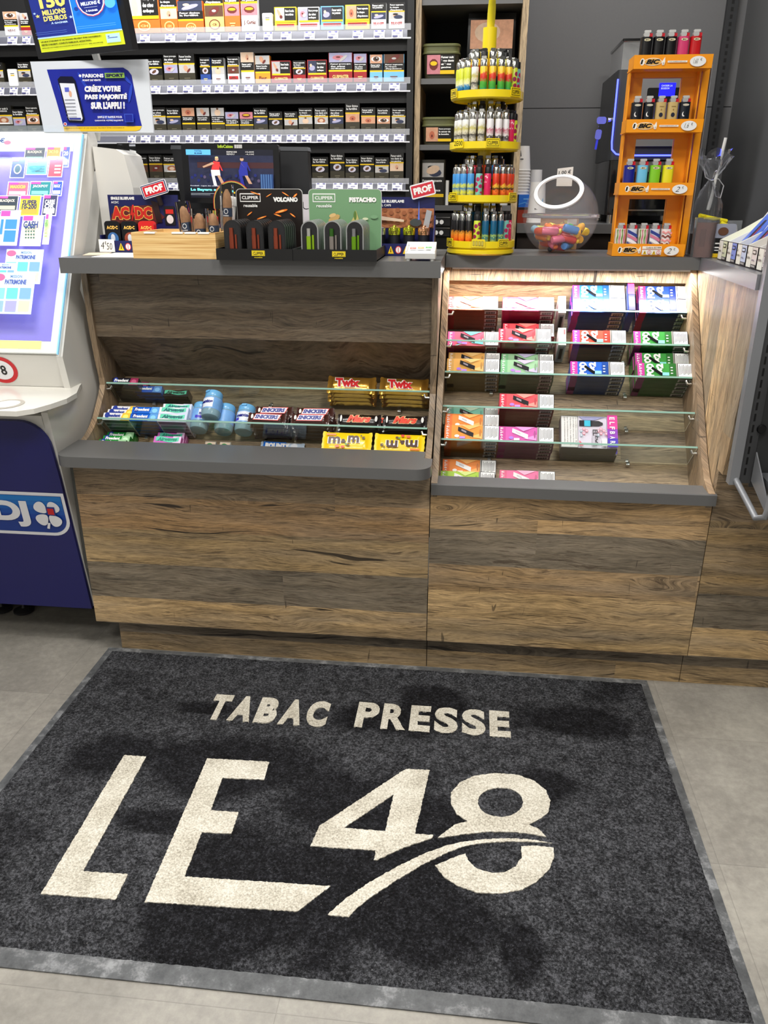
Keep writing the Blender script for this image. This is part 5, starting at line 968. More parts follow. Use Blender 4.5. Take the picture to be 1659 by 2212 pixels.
player(.33, (220, 60, 60), (225, 225, 230), (225, 210, 150), 1); player(.66, (40, 50, 150), (40, 50, 150), (30, 26, 24), -.6)
F.rect(0, .88, .29, .99, SE((90, 170, 225), .9)); F.text('TOTAL', .1, .945, .19, .975, SE((20, 40, 70), .2)); F.text('8.00€', .1, .90, .19, .93, SE((20, 40, 70), .2)); F.text('ESPECES', .48, .93, .60, .96, TW); F.text('RENDU', .48, .885, .57, .915, TW); F.text('10,00€', .70, .93, .80, .96, TW); F.text('-4,10€', .70, .885, .80, .915, TW)
F.text('Football - Ligue des champions', .03, .235, .42, .26, SE((220, 225, 235)), bold=.02); F.text('Le Bayern en feu', .03, .13, .46, .20, SE((120, 230, 235), .8), bold=.05); F.rect(.03, .085, .34, .092, SE((170, 180, 190))); F.rect(.03, .06, .26, .067, SE((170, 180, 190))); mb.part('display', root, 'lit football broadcast')
mb = MB(); F = Face(mb, T @ Vector((SW*.38, -.0006, SH-.013)), su, sv, SW*.26, .011, .0004); F.text('InfoCaisse', 0, .1, .6, .95, M((190, 220, 60), .4), bold=.03); 
for i in range(9): F.rect(.66+.036*i, .05, .68+.036*i, 1, TW)
mb.part('sticker', root)
mb = MB(); mb.tube([(-.67, .53, 1.40), (-.67, .55, 1.30), (-.67, .56, WT+.012)], .014, BLACK); mb.part('stand', root)
MB().rbox(-.75, -.59, .48, .60, WT, WT+.012, BLACK, r=.02).part('stand_base', root)
root = thing('till_terminal', (-.64, .66, WT), 'large black till terminal behind the customer screen', 'monitor')
q = [at(398, 470, y=.64), at(672, 470, y=.64), at(664, 322, y=.64), at(370, 318, y=.64)]
mb = MB(); mb.prism([(p.x, p.z) for p in q], -.045, M((30, 31, 34), .5), o=Vector((0, .64, 0)), u=XU, v=ZU, n=-YU); mb.part('screen_back', root)
mb = MB(); mb.prism([(q[3].x-.003, q[3].z-.006), (q[2].x+.003, q[2].z-.006), (q[2].x, q[2].z+.006), (q[3].x, q[3].z+.006)], -.05, M((86, 88, 92), .4), o=Vector((0, .638, 0)), u=XU, v=ZU, n=-YU); mb.part('bezel', root, 'grey top bezel')
MB().box(-.72, -.56, .60, .72, WT-.0, 1.36, BLACK).part('stand', root)
# round topped card with a rainbow rim, and the paper sign behind the green card
mb = MB(); cc = at(503, 437, y=.42); r = .062
for k, c in enumerate(((200, 30, 60), (220, 120, 40), (90, 160, 60), (230, 200, 120), (14, 14, 16))):
    rr = r-.0012*k; p = [(rr*math.cos(PI*i/18), rr*math.sin(PI*i/18)) for i in range(19)]; p = [(-rr, -.10)]+p[::-1]+[(rr, -.10)]; mb.prism(p[::-1], .0003, M(c, .4), o=Vector((cc.x, .42-.0004*k, cc.z)), u=XU, v=ZU, n=-YU)
F = Face(mb, (cc.x-.05, .4178, cc.z-.06), XU, ZU, .1, .1, .0003); F.rect(.4, .85, .6, .9, YST); F.text('NARUTOKU', .0, .12, 1, .24, M((240, 150, 40), .4), bold=.04) if 0 else F.text('KU', .78, .12, 1.0, .24, M((240, 150, 40), .4), bold=.04)
mb.box(cc.x-r, cc.x+r, .4204, .424, WT, cc.z, M((14, 14, 16), .4)); tag(mb.obj('round_card', loc=(cc.x, .42, WT)), 'black round-topped card with rainbow rim before the till screen', 'sign')
mb = MB(); p = at(660, 445, y=.45); mb.box(p.x-.045, p.x+.03, .45, .452, WT, p.z+.034, M((205, 200, 205), .5)); F = Face(mb, (p.x-.03, .4496, p.z-.01), XU, ZU, .05, .022); F.text('LU', 0, 0, .9, 1, BLACK, bold=-.01); tag(mb.obj('paper_sign', loc=(p.x, .45, WT)), 'pale paper sign with thin black letters between the dark and green header cards', 'sign')

# ------------------------------------------------------------------ yellow lighter carousel
CYX, CYY = .115, .512
root = thing('lighter_carousel', (CYX, CYY, RT), 'yellow four-tier rotating stand full of patterned lighters on the right worktop', 'display stand')
mb = MB(); mb.lathe([(1e-4, 0), (.098, 0), (.105, .005), (.105, .014), (.098, .020), (.03, .021), (1e-4, .021)], YEL, c=(CYX, CYY, RT), seg=48); mb.part('base', root)
mb = MB(); mb.lathe([(.020, .02), (.020, .62), (1e-4, .62)], YEL, c=(CYX, CYY, RT), seg=24); mb.part('pole', root)
mb = MB(); p0 = Vector((CYX+.001, CYY, RT+.603))
V = []; F_ = []
for j in range(13):
    t_ = j/12; a = .5+1.6*t_; wd = .010+.020*min(1, t_*1.6)
    for s_ in (-1, 1): V.append(p0+Vector((s_*wd*math.cos(a)+.006*t_, s_*wd*math.sin(a)*.6, .21*t_)))
for j in range(12): F_.append((2*j, 2*j+1, 2*j+3, 2*j+2))
mb.add(V, F_, M((226, 210, 40), .3, coat=.3), True); o = mb.part('flag_card', root, 'twisted yellow paper flag'); sm_ = o.modifiers.new('thick', 'SOLIDIFY'); sm_.thickness = .001
TZ = [1.2605, 1.392, 1.538, 1.672]
Ylow = M((232, 204, 34), .35)
def clipper_tex(kind):
    g = NG('lighter_sleeve_'+kind); tc = g.n('TexCoord'); sp = g.n('SeparateXYZ', {0: tc.outputs['Object']}); z = g.math('DIVIDE', sp.outputs[2], .068)
    n_ = g.n('TexNoise', {'Vector': tc.outputs['Object'], 'Scale': 120.0, 'Detail': 2.0, 'Distortion': 1.2}); zz = g.math('ADD', z, g.math('MULTIPLY', g.math('SUBTRACT', n_.outputs['Fac'], .5), .38))
    R = {'sea': [(.0, (20, 60, 120)), (.3, (40, 130, 190)), (.42, (240, 240, 190)), (.6, (206, 214, 60)), (1, (210, 216, 60))],
         'parrot': [(0, (40, 120, 190)), (.22, (60, 160, 60)), (.45, (90, 170, 60)), (.52, (200, 50, 40)), (.74, (220, 70, 40)), (.8, (240, 200, 50)), (1, (240, 200, 40))],
         'skull': [(0, (30, 30, 30)), (.2, (210, 208, 200)), (.4, (60, 58, 56)), (.5, (220, 214, 190)), (.68, (190, 180, 90)), (.8, (220, 220, 214)), (1, (230, 230, 226))],
         'wings': [(0, (200, 190, 200)), (.3, (40, 36, 40)), (.38, (226, 222, 224)), (.6, (190, 100, 120)), (.66, (230, 226, 228)), (1, (226, 224, 226))],
         'flame': [(0, (180, 40, 30)), (.2, (240, 110, 30)), (.45, (244, 160, 50)), (.55, (30, 26, 26)), (1, (22, 22, 24))],
         'teal': [(0, (200, 210, 60)), (.3, (20, 110, 130)), (.36, (180, 210, 90)), (.45, (16, 92, 124)), (1, (14, 84, 120))],
         'wave': [(0, (40, 90, 160)), (.25, (220, 220, 50)), (.4, (40, 120, 190)), (.5, (214, 220, 70)), (.62, (60, 140, 210)), (1, (70, 150, 215))],
         'cards': [(0, (190, 40, 30)), (.3, (240, 120, 40)), (.4, (24, 22, 22)), (.48, (238, 190, 60)), (.6, (200, 50, 30)), (1, (224, 70, 36))]}
    if kind in R: g.L.new(g.ramp(zz, R[kind]), g.b.inputs['Base Color'])
    else:
        vo = g.n('TexVoronoi', {'Vector': tc.outputs['Object'], 'Scale': 110.0 if kind == 'berry' else 70.0}); a = {'berry': ((216, 36, 90), (246, 200, 210)), 'dots': ((120, 190, 180), (176, 40, 90)), 'lime': ((206, 222, 60), (150, 40, 80))}[kind]
        g.L.new(g.ramp(vo.outputs['Distance'], [(.0, a[1]), (.22, a[1]), (.28, a[0])] if kind == 'berry' else [(.0, a[1]), (.4, a[1]), (.45, a[0])]), g.b.inputs['Base Color'])
    g.b.inputs['Roughness'].default_value = .3; return g.m
KD = {k: clipper_tex(k) for k in ('sea', 'parrot', 'skull', 'wings', 'flame', 'teal', 'wave', 'cards', 'berry', 'dots', 'lime')}
DESC = dict(sea='blue and yellow', parrot='parrot patterned', skull='white skull patterned', wings='white and pink winged', flame='black and orange flamed', teal='teal', wave='sky blue and yellow', cards='orange and red', berry='pink dotted', dots='mint and plum dotted', lime='lime')
def clip_mesh(kind, top):
    mb = MB(); mb.lathe([(1e-4, 0), (.0098, 0), (.0104, .002), (.0104, .066), (.0095, .068)], KD[kind], seg=14); root = mb.obj('cigarette_lighter'); root['category'] = 'lighter'
    mb = MB(); cm = CHROME if top == 'm' else BLACK
    mb.lathe([(.0098, .068), (.0098, .084), (.0085, .086), (1e-4, .086)], cm, seg=12); mb.rbox(-.007, .007, -.0035, .006, .086, .094, cm, r=.002, axis='y'); mb.obj('metal_hood' if top == 'm' else 'black_hood', root); return root
CM = {}
def put_clip(kind, top, loc, rz, lab, grp):
    k = (kind, top)
    if k not in CM: CM[k] = Maker(lambda: clip_mesh(kind, top))
    return CM[k](loc, (0, 0, rz), lab, grp)
tiers = [(['flame', 'flame', 'flame', 'flame', 'lime', 'teal', 'teal', 'teal', 'dots', 'berry'], 'mmmmbmmmbb'),
         (['wave', 'wave', 'wave', 'wave', 'dots', 'berry', 'cards', 'cards', 'cards', 'cards'], 'mmmmbbmmmm'),
         (['skull', 'skull', 'skull', 'skull', 'skull', 'wings', 'wings', 'wings', 'berry', 'lime'], 'mmmmmmmmbb'),
         (['sea', 'sea', 'sea', 'skull', 'parrot', 'parrot', 'parrot', 'parrot', 'lime', 'dots'], 'mmmmmmmmmb')]
TN = ['lowest', 'second', 'third', 'top']
for ti, z in enumerate(TZ):
    mb = MB(); mb.lathe([(.020, .010), (.098, .010), (.098, .019), (.1065, .019), (.1065, .0), (.100, -.004), (.100, .0055), (.020, .0055)], YEL, c=(CYX, CYY, z), seg=56)
    mb.lathe([(.020, .010), (.066, .010), (.066, .034), (.020, .034)], Ylow, c=(CYX, CYY, z), seg=32)
    for i in range(10): a = 2*PI*i/10; mb.box(-.0015, .0015, -.098, -.03, -.0035, .0055, YEL, T=Matrix.Translation((CYX, CYY, z)) @ Matrix.Rotation(a, 4, 'Z'))
    tr = mb.part('tier_tray', root)
    for (a, kd_) in {0: ((-62, 'c'), (-4, 'd'), (40, 'c')), 1: ((-56, 'c'), (56, 'c')), 2: ((-46, 'p'), (12, 'c')), 3: ((-64, 'c'), (48, 'c'))}[ti]:
        mb = MB(); T = Matrix.Translation((CYX, CYY, z)) @ Matrix.Rotation(math.radians(a), 4, 'Z'); mb.rbox(-.020, .020, -.1090, -.1066, .002, .026, YEL, r=.002, axis='y', T=T)
        F = tface(mb, T, -.018, -.1091, .004, .036, .020)
        if kd_ == 'c': F.rect(0, .05, 1, .95, BLACK); F.rect(.03, .12, .97, .88, YEL); F.text('CLIPPER', .08, .26, .92, .74, BLACK, bold=.02)
        elif kd_ == 'p': F.text('2E00', 0, .2, 1, .85, BLACK, bold=.0)
        else:
            for q_ in range(4): F.rect(.04+.24*q_, .15, .22+.24*q_, .85, M((176, 160, 60), .4)); F.text('8', .07+.24*q_, .25, .19+.24*q_, .75, M((214, 200, 90), .4))
        mb.part('tier_badge', tr)
    ks, tops = tiers[ti]
    for i in range(12):
        a = math.radians(-180-6+17.4*i); kk = ks[max(0, min(9, i-1))]; tp = tops[max(0, min(9, i-1))]
        put_clip(kk, tp, (CYX+.0845*math.cos(a), CYY+.0845*math.sin(a), z+.0105), a+PI/2, '%s lighter, outer ring of the %s carousel tier, %s from left' % (DESC[kk], TN[ti], ORD[i]), 'lighters on the yellow carousel, %s tier' % TN[ti])
    for i in range(8):
        a = math.radians(-180-2+26*i); kk = ks[(i+3) % 8]; tp = 'm' if i % 3 else 'b'
        put_clip(kk, tp, (CYX+.052*math.cos(a), CYY+.052*math.sin(a), z+.0345), a+PI/2, '%s lighter, inner ring of the %s carousel tier, %s from left' % (DESC[kk], TN[ti], ORD[i]), 'lighters on the yellow carousel, %s tier' % TN[ti])
# ------------------------------------------------------------------ clear globe of sweet tubes
root = thing('globe_jar', (.366, .60, RT), 'clear plastic globe jar with a white ringed slanted opening, holding bright candy', 'jar')
gc = Vector((.366, .60, RT+.1095)); GR = .1185
ax = Vector((-.18, -.62, .76)).normalized(); q_ = ax.to_track_quat('Z', 'Y').to_matrix().to_4x4(); TG = Matrix.Translation(gc) @ q_; op = math.radians(38)
V = []
mb = MB(); prof = []
for i in range(30): a = op+(PI-op)*i/29; prof.append((max(1e-4, GR*math.sin(a)), GR*math.cos(a)))
GP = M((214, 212, 224), .05, alpha=.075, spec=1.0, coat=.5)
V0 = len(mb.v); mb.lathe(prof, GP, seg=48, T=TG)
mb.v = [tuple(Vector((p[0], p[1], max(p[2], RT+.0008)))) for p in mb.v]; o = mb.part('globe', root)
so = o.modifiers.new('wall', 'SOLIDIFY'); so.thickness = .0016; so.offset = 1
mb = MB(); mb.lathe([(GR*math.sin(op)+.003, GR*math.cos(op)-.001), (GR*math.sin(op)+.003, GR*math.cos(op)+.004), (GR*math.sin(op)-.009, GR*math.cos(op)+.006), (GR*math.sin(op)-.010, GR*math.cos(op)+.001), (GR*math.sin(op)+.003, GR*math.cos(op)-.001)], M((240, 242, 246), .3, emit=.0), seg=48, T=TG); mb.part('opening_ring', root, 'white ring round the opening')
mb = MB(); mb.lathe([(GR+.0008, -.004), (GR+.0028, -.003), (GR+.0028, .006), (GR+.0008, .007)], M((236, 236, 244), .08, trans=.85, ior=1.15), c=gc, seg=48); mb.part('seam_band', root)
mb = MB(); a = at(1203, 384, y=.66); b_ = at(1237, 380, y=.66); c_ = at(1237, 363, y=.66); d_ = at(1204, 369, y=.66); F = Face(mb, a, b_-a, ZU, (b_-a).length, .027, .0003); F.rect(0, 0, 1, 1, TW, 0); F.text('1.00 €', .1, .3, .88, .72, BLACK, bold=.02); mb.part('price_card', root); mb2 = MB(); mb2.box(a.x, b_.x, .6606, .6626, a.z-.025, a.z+.026, TW); mb2.part('price_card', root)
cols = [(244, 216, 40), (250, 140, 40), (226, 70, 60), (70, 176, 70), (150, 190, 210), (240, 120, 150), (250, 190, 60), (206, 214, 110), (240, 90, 40), (90, 150, 220)]
cn = ['yellow', 'orange', 'red', 'green', 'pale blue', 'pink', 'amber', 'lime', 'vermilion', 'blue']
random.seed(11)
for i in range(34):
    lvl = 0 if i < 8 else (1 if i < 20 else 2); j = i-(0, 8, 20)[lvl]; nn_ = (8, 12, 14)[lvl]; rr = (.040, .060, .074)[lvl]*(1 if j % 3 else .45); a = 2*PI*j/nn_+lvl; z = RT+.017+.024*lvl+random.uniform(0, .008)
    x = gc.x+rr*math.cos(a); y = gc.y+rr*math.sin(a); c = (i*7) % 10; L = .055; dr = Vector((-math.sin(a+random.uniform(-.5, .5)), math.cos(a+random.uniform(-.5, .5)), random.uniform(-.3, .3))).normalized(); p = Vector((x, y, z))
    def inside(q): return (q-gc).length < GR-.015
    k = 0
    while not (inside(p+dr*L/2) and inside(p-dr*L/2)) and k < 30: p += (gc+Vector((0, 0, -.03))-p)*.06; k += 1
    t = thing('candy_tube', p, '%s candy tube, %s layer of the globe jar, %s counted anticlockwise' % (cn[c], ('bottom', 'middle', 'upper')[lvl], ORD[j]), 'candy', 'bright candy tubes inside the globe jar'); t.rotation_euler = dr.to_track_quat('Z', 'Y').to_euler()
    mb = MB(); mb.lathe([(1e-4, -L/2), (.0105, -L/2+.001), (.0125, -L/2+.006), (.0125, L/2-.008), (.007, L/2-.002), (1e-4, L/2)], M(cols[c], .3, coat=.3), seg=12); mb.obj('tube_body', t)
    mb = MB(); mb.lathe([(.0072, L/2-.003), (.0078, L/2+.004), (.005, L/2+.007), (1e-4, L/2+.008)], M([(30, 30, 34), (250, 210, 50), (240, 120, 60)][i % 3], .3), seg=12); mb.obj('tube_cap', t)
random.seed(5)
for i, (x, z, a) in enumerate(((.325, 1.375, .5), (.350, 1.372, .2), (.385, 1.385, -.5), (.405, 1.370, -.9), (.37, 1.395, 1.3))):
    mb = MB(); T = Matrix.Translation((x, .71+.018*i, z-.06)) @ Matrix.Rotation(a, 4, 'Y'); mb.rbox(-.012, .012, -.008, .008, -.02, .06, M((212-10*i, 170-8*i, 120), .5, noise=.15, nscale=60), r=.004, axis='z', T=T); 
    tag(mb.obj('wooden_stick', loc=(x, .71+.018*i, z-.06)), 'pale wooden stick pack seen behind the globe jar, %s from the left' % ORD[i], 'packet', 'wooden stick packs behind the globe jar') if 0 else None
mb = MB(); mb.rbox(.315, .44, .735, .745, RT, RT+.10, M((200, 150, 100), .5, noise=.2, nscale=40), r=.004, axis='y'); F = Face(mb, (.315, .7346, RT), XU, ZU, .125, .10)
for i, (x, y, r_) in enumerate(((.15, .6, .5), (.3, .62, .3), (.5, .7, -.5), (.62, .5, -.8), (.8, .6, 1.2), (.75, .8, .9))): F.ell(x, y, .05, .22, M(((232, 196, 140), (196, 140, 90), (222, 208, 120))[i % 3], .5), 8, r_)
F.rect(.7, .8, .95, .97, TW); tag(mb.obj('biscuit_packet', loc=(.377, .74, RT)), 'golden brown biscuit packet standing behind the globe jar', 'packet')
# ------------------------------------------------------------------ orange lighter rack
root = thing('lighter_rack', (.625, .52, RT), 'tall orange plastic rack with four shelves of pocket lighters', 'display stand')
TB = [1.2390, 1.412, 1.580, 1.742]; rx0, rx1 = .522, .722; fy = .452; by = .545
ORD_M = M((246, 120, 16), .35)
for (xa, xb) in ((rx0+.002, rx0+.044), (rx1-.044, rx1-.002)): MB().prism([(xa, by), (xb, by), (xb, by+.02), (xa, by+.02)], 1.742-RT, ORG, o=Vector((0, 0, RT)), u=XU, v=YU, n=ZU).part('upright', root)
for (xa, xb) in ((rx0, rx0+.004), (rx1-.004, rx1)): MB().box(xa, xb, by-.035, by+.001, RT, 1.742, ORG).part('side_wall', root)
mb = MB(); mb.prism([(rx1+.0065, .520), (rx1+.026, .522), (rx1+.030, .60), (rx1+.0065, .60)], 1.765-RT, ORG, o=Vector((0, 0, RT)), u=XU, v=YU, n=ZU, smooth=True); mb.part('side_column', root)
mb = MB(); mb.box(rx1+.0305, rx1+.032, .525, .602, RT, 1.76, CLEAR); mb.part('clear_sleeve', root)
BICW = M((250, 244, 232), .4)
for i, z in enumerate(TB):
    hh = .034 if i else .036; mb = MB(); xa, xb = rx0-.008+.002*i, rx1+.006+.002*i
    mb.prism([(xa, fy), (xb, fy), (xb, fy+.095), (xa, fy+.095)], .004, ORG, o=Vector((0, 0, z)), u=XU, v=YU, n=ZU)
    mb.prism([(fy, z), (fy-.004, z+hh), (fy, z+hh), (fy+.004, z)], xb-xa, ORG, o=Vector((xa, 0, 0)), u=YU, v=ZU, n=XU); mb.box(xa, xa+.004, fy+.001, fy+.085, z+.004, z+hh, ORG); mb.box(xb-.004, xb, fy+.001, fy+.085, z+.004, z+hh, ORG)
    if i: mb.box(xa+.02, xb-.02, by-.002, by+.018, z-.012, z, ORG)
    tr = mb.part('shelf_tray', root)
    mb = MB(); F = Face(mb, Vector((xa+.012, fy-.0006, z+.003)), XU, Vector((0, -.004, hh)), xb-xa-.024, hh-.006, .0004)
    F.ell(.06, .5, .035, .32, BICW, 10); F.rect(.035, .3, .06, .7, BLACK, .01); F.ell(.21, .5, .13, .34, BICW, 18); F.ell(.21, .5, .122, .29, M((236, 180, 90), .4), 18); F.text('BIC', .11, .3, .31, .72, BLACK, bold=.06, shear=.3)
    F.poly([(.345, .2), (.375, .2), (.385, .5), (.375, .9), (.335, .5)], BICW); F.poly([(.355, .25), (.368, .25), (.37, .45), (.355, .42)], M((180, 176, 170), .4))
    if i: F.rect(.42, .42, .70, .58, BICW); F.text('www.mylighterstyle.com', .43, .46, .68, .55, M((120, 110, 100), .4))
    else: F.rect(.40, .62, .70, .9, BICW); F.text('Conform ISO 9994', .46, .68, .69, .84, M((120, 90, 60), .4)); F.rect(.40, .08, .70, .56, TW); warn_icons(F, .41, .12, .69, .52, 4)
    F.ell(.85, .5, .115, .46, TW, 22)
    tx = ['2 €', '2 €', '1,6 €', '1,60 €'][i]; F.text(tx[:-2], .785, .24, .85+.0, .74, BLACK, bold=-.01, shear=.3); F.text('€', .88, .55, .905, .78, BLACK, bold=-.01); mb.part('shelf_print', tr, 'printed strip with handwritten price')
def bic_mesh(c, deco):
    root = thing('pocket_lighter', (0, 0, 0), 'x', 'lighter'); w_, d_, h_ = .0255, .013, .062
    m_ = M(c, .25, coat=.3); mb = MB(); pts = [(w_/2*math.cos(2*PI*i/20)*.999, d_/2*math.sin(2*PI*i/20)) for i in range(20)]
    pts = [((abs(math.cos(t_))**.55)*(1 if math.cos(t_) >= 0 else -1)*w_/2, (abs(math.sin(t_))**.55)*(1 if math.sin(t_) >= 0 else -1)*d_*1.5) for t_ in [2*PI*i/24 for i in range(24)]]
    mb.prism(pts, h_, m_, o=Vector((0, 0, 0)), u=XU, v=YU, n=ZU, smooth=True); F = Face(mb, (-w_/2, -d_*1.5-.0003, 0), XU, ZU, w_, h_, .0003)
    if deco == 'logo': F.ell(.5, .90, .30, .045, M((216, 206, 170), .4), 14); F.text('BIC', .34, .875, .66, .925, BLACK, bold=.03, shear=.2, res=1)
    elif deco == 'moon': F.ell(.5, .90, .30, .04, M((196, 190, 170), .4), 14); F.ell(.38, .58, .15, .085, TW, 14); F.ell(.46, .60, .14, .075, m_, 14)
    elif deco == 'sun': F.ell(.5, .56, .18, .08, M((20, 26, 50), .4), 14); F.ell(.5, .74, .06, .03, M((150, 120, 60), .4), 8); F.rect(.3, .84, .7, .86, M((150, 120, 60), .4))
    elif deco == 'wavy':
        for k, (cx_, cc_) in enumerate(((.16, (112, 150, 80)), (.38, (196, 110, 130)), (.62, (112, 150, 80)), (.84, (196, 110, 130)))):
            L_ = [(cx_-.075+.03*math.sin(j*.9), .02+j*.048) for j in range(21)]; R_2 = [(cx_+.05+.03*math.sin(j*.9+1.2), .02+j*.048) for j in range(21)]; F.poly(L_+R_2[::-1], M(cc_, .4))
    elif deco == 'diag':
        for k, cc_ in enumerate(((46, 62, 140), (206, 120, 150), (240, 240, 244), (46, 62, 140), (206, 120, 150), (150, 180, 220))):
            y_ = .86-.16*k; F.poly([(0, max(0, y_)), (0, min(1, y_+.12)), (1, max(0, y_-.08)), (1, max(0, y_-.2))] if y_-.2 > 0 else [(0, max(0, y_)), (0, y_+.12), (.8, .0), (.3, 0)], M(cc_, .4))
    elif deco == 'zig':
        for k in range(6):
            y_ = .06+.155*k; P1 = [(j/10, y_+.035*math.sin(j*1.25)) for j in range(11)]; P2 = [(j/10, y_+.065+.035*math.sin(j*1.25)) for j in range(11)]; F.poly(P1+P2[::-1], M((236, 150, 150) if k % 2 else (130, 60, 50), .4))
    mb.obj('lighter_body', root)
    mb = MB(); mb.rbox(-w_*.34, w_*.16, -d_*1.3, -d_*.1, h_, h_+.009, M((190, 190, 188), .35, .6), r=.003, axis='y'); mb.rbox(-w_*.30, w_*.30, -d_*1.0, -d_*.4, h_+.009, h_+.014, M((210, 210, 208), .3, .5), r=.002, axis='y'); mb.obj('metal_hood', root)
    mb = MB(); mb.prism([(-.009, h_), (-.009, h_+.008), (.012, h_+.009), (.018, h_+.004), (.018, h_)], w_*.30, M((206, 24, 40), .3), o=Vector((w_*.17, 0, 0)), u=YU, v=ZU, n=XU); mb.obj('red_button', root)
    return root
rows = [(['wavy', 'diag', 'wavy', 'diag', 'zig'], [(238, 230, 214), (206, 210, 224), (238, 230, 214), (206, 210, 224), (240, 226, 222)], ['green and pink wavy striped', 'blue diagonal striped', 'green and pink wavy striped', 'blue diagonal striped', 'red zigzag']),
        (['logo']*4, [(22, 30, 130), (110, 190, 226), (130, 200, 40), (232, 222, 40)], ['dark blue', 'sky blue', 'lime green', 'yellow']),
        (['moon', 'moon', 'sun', 'sun', 'moon'], [(16, 20, 28), (16, 20, 28), (196, 170, 110), (196, 170, 110), (14, 24, 34)], ['black moon', 'black moon', 'gold sun', 'gold sun', 'black moon']),
        (['logo']*5, [(12, 11, 14)]*3+[(206, 60, 110), (190, 24, 30)], ['black', 'black', 'black', 'pink', 'red'])]
BM = {}
SN = ['bottom', 'second', 'third', 'top']
for i, (dec, cs, nm) in enumerate(rows):
    n = len(dec); x0 = (.538, .5445, .546, .553)[i]; pitch = (.0335, .037, .0335, .0335)[i]; sc = (1.16, 1.22, 1.18, 1.2)[i]; zz = TB[i]+.0045
    for j in range(n):
        for dpt in ((0, 1) if i in (1, 2) and j == n-1 else (0,)):
            key = (dec[j], tuple(cs[j])) if dpt == 0 else ('logo', (60, 20, 24))
            if key not in BM: BM[key] = Maker(lambda k=key: bic_mesh(k[1], k[0]))
            o = BM[key]((x0+pitch*j+.022*dpt*.0+(.010 if dpt else 0), fy+.030+dpt*.048, zz), None, ('%s pocket lighter, %s shelf of the orange rack, %s from left' % (nm[j], SN[i], ORD[j])) if not dpt else 'dark red pocket lighter at the back of the orange rack, %s shelf' % SN[i], 'pocket lighters on the %s shelf of the orange rack' % SN[i], scale=(sc, 1.0, sc*1.02))
# ------------------------------------------------------------------ things right of the rack
root = thing('cellophane_bag', (.80, .60, RT), 'knotted clear cellophane bag with a white stick poking out, behind the orange rack', 'bag')
random.seed(3); mb = MB(); V = []; F_ = []; n = 26; CELL = M((214, 216, 222), .08, trans=.93, ior=1.2)
prof = [(0, .030), (.01, .040), (.05, .043), (.09, .040), (.125, .026), (.150, .010), (.158, .007), (.168, .013), (.190, .030), (.215, .044), (.235, .050)]
for j, (z, r) in enumerate(prof):
    for i in range(n):
        a = 2*PI*i/n; cr = 1+(.16 if z < .15 else .38)*math.sin(a*5+j*1.1)*random.uniform(.5, 1.1); V.append((.815+r*cr*math.cos(a), .60+r*cr*math.sin(a)*.7, RT+.06+z+(.012*math.sin(a*3) if j == len(prof)-1 else 0)))
for j in range(len(prof)-1):
    for i in range(n): F_.append((j*n+i, j*n+(i+1) % n, (j+1)*n+(i+1) % n, (j+1)*n+i))
mb.add(V, F_, CELL, True); mb.part('film', root)
mb = MB(); mb.tube([(.815, .60, RT+.215), (.835, .595, RT+.22), (.852, .59, RT+.20), (.846, .585, RT+.165), (.832, .588, RT+.17), (.818, .598, RT+.21)], .0018, M((200, 200, 205), .2, .4)); mb.tube([(.815, .60, RT+.215), (.795, .595, RT+.225), (.785, .59, RT+.25), (.790, .59, RT+.27)], .0018, M((200, 200, 205), .2, .4)); mb.part('ribbon', root)
mb = MB(); mb.cyl((.818, .60, RT+.13), (.840, .60, RT+.335), .0048, WHITE); mb.part('stick', root, 'white stick')
mb = MB(); mb.rbox(.775, .86, .56, .64, RT, RT+.06, M((60, 52, 48), .5), r=.01); tag(mb.obj('carton', loc=(.82, .6, RT)), 'dark box under the knotted cellophane bag', 'box')
root = thing('clear_pouch', (.79, .46, RT), 'clear zip pouch with a brown leather case inside, right of the orange rack', 'bag')
mb = MB(); T = Matrix.Translation((.783, .455, RT)) @ Matrix.Rotation(-.5, 4, 'Z') @ Matrix.Scale(.8, 4, XU); mb.rbox(-.030, .030, -.022, .022, 0, .098, M((104, 66, 56), .6, noise=.15, nscale=50), r=.010, axis='z', T=T); mb.rbox(-.012, .008, -.0245, -.021, .03, .080, M((86, 52, 44), .6), r=.003, axis='y', T=T); mb.part('leather_case', root)
mb = MB(); mb.rbox(-.040, .040, -.028, .028, 0.0, .112, M((225, 226, 230), .12, trans=.92, ior=1.1), r=.012, axis='z', T=T); mb.part('clear_film', root)
mb = MB(); mb.rbox(.805, .865, .44, .448, RT+.0, RT+.095, M((150, 154, 170), .3), r=.004, axis='y'); F = Face(mb, (.805, .4398, RT), XU, ZU, .06, .095); F.rect(0, 0, 1, .12, YST); F.rect(0, .12, 1, .58, BLACK); F.rect(.1, .40, .8, .44, TW); F.rect(.1, .28, .9, .32, TW); F.rect(.1, .2, .7, .23, TW); F.ell(.4, .78, .25, .12, BRN); tag(mb.obj('tobacco_pouch', loc=(.835, .445, RT)), 'small tobacco pouch with black warning field behind the slanted pale boxes', 'pouch')
mb = MB()
for (a, b_) in (((.775, .52, .116), (.83, .55, .106)), ((.79, .51, .112), (.86, .53, .10)), ((.84, .52, .095), (.872, .52, .083)), ((.85, .50, .090), (.875, .505, .080))): mb.tube([Vector(a)+Vector((0, 0, RT-.0)), Vector(b_)+Vector((0, 0, RT-.0))], [.006, .0055], M((240, 226, 40), .5))
mb.box(.78, .87, .50, .545, RT, RT+.078, M((60, 62, 70), .5)); tag(mb.obj('yellow_glove', loc=(.82, .52, RT)), 'yellow rubber glove fingers lying over a dark box behind the clear pouch', 'glove')
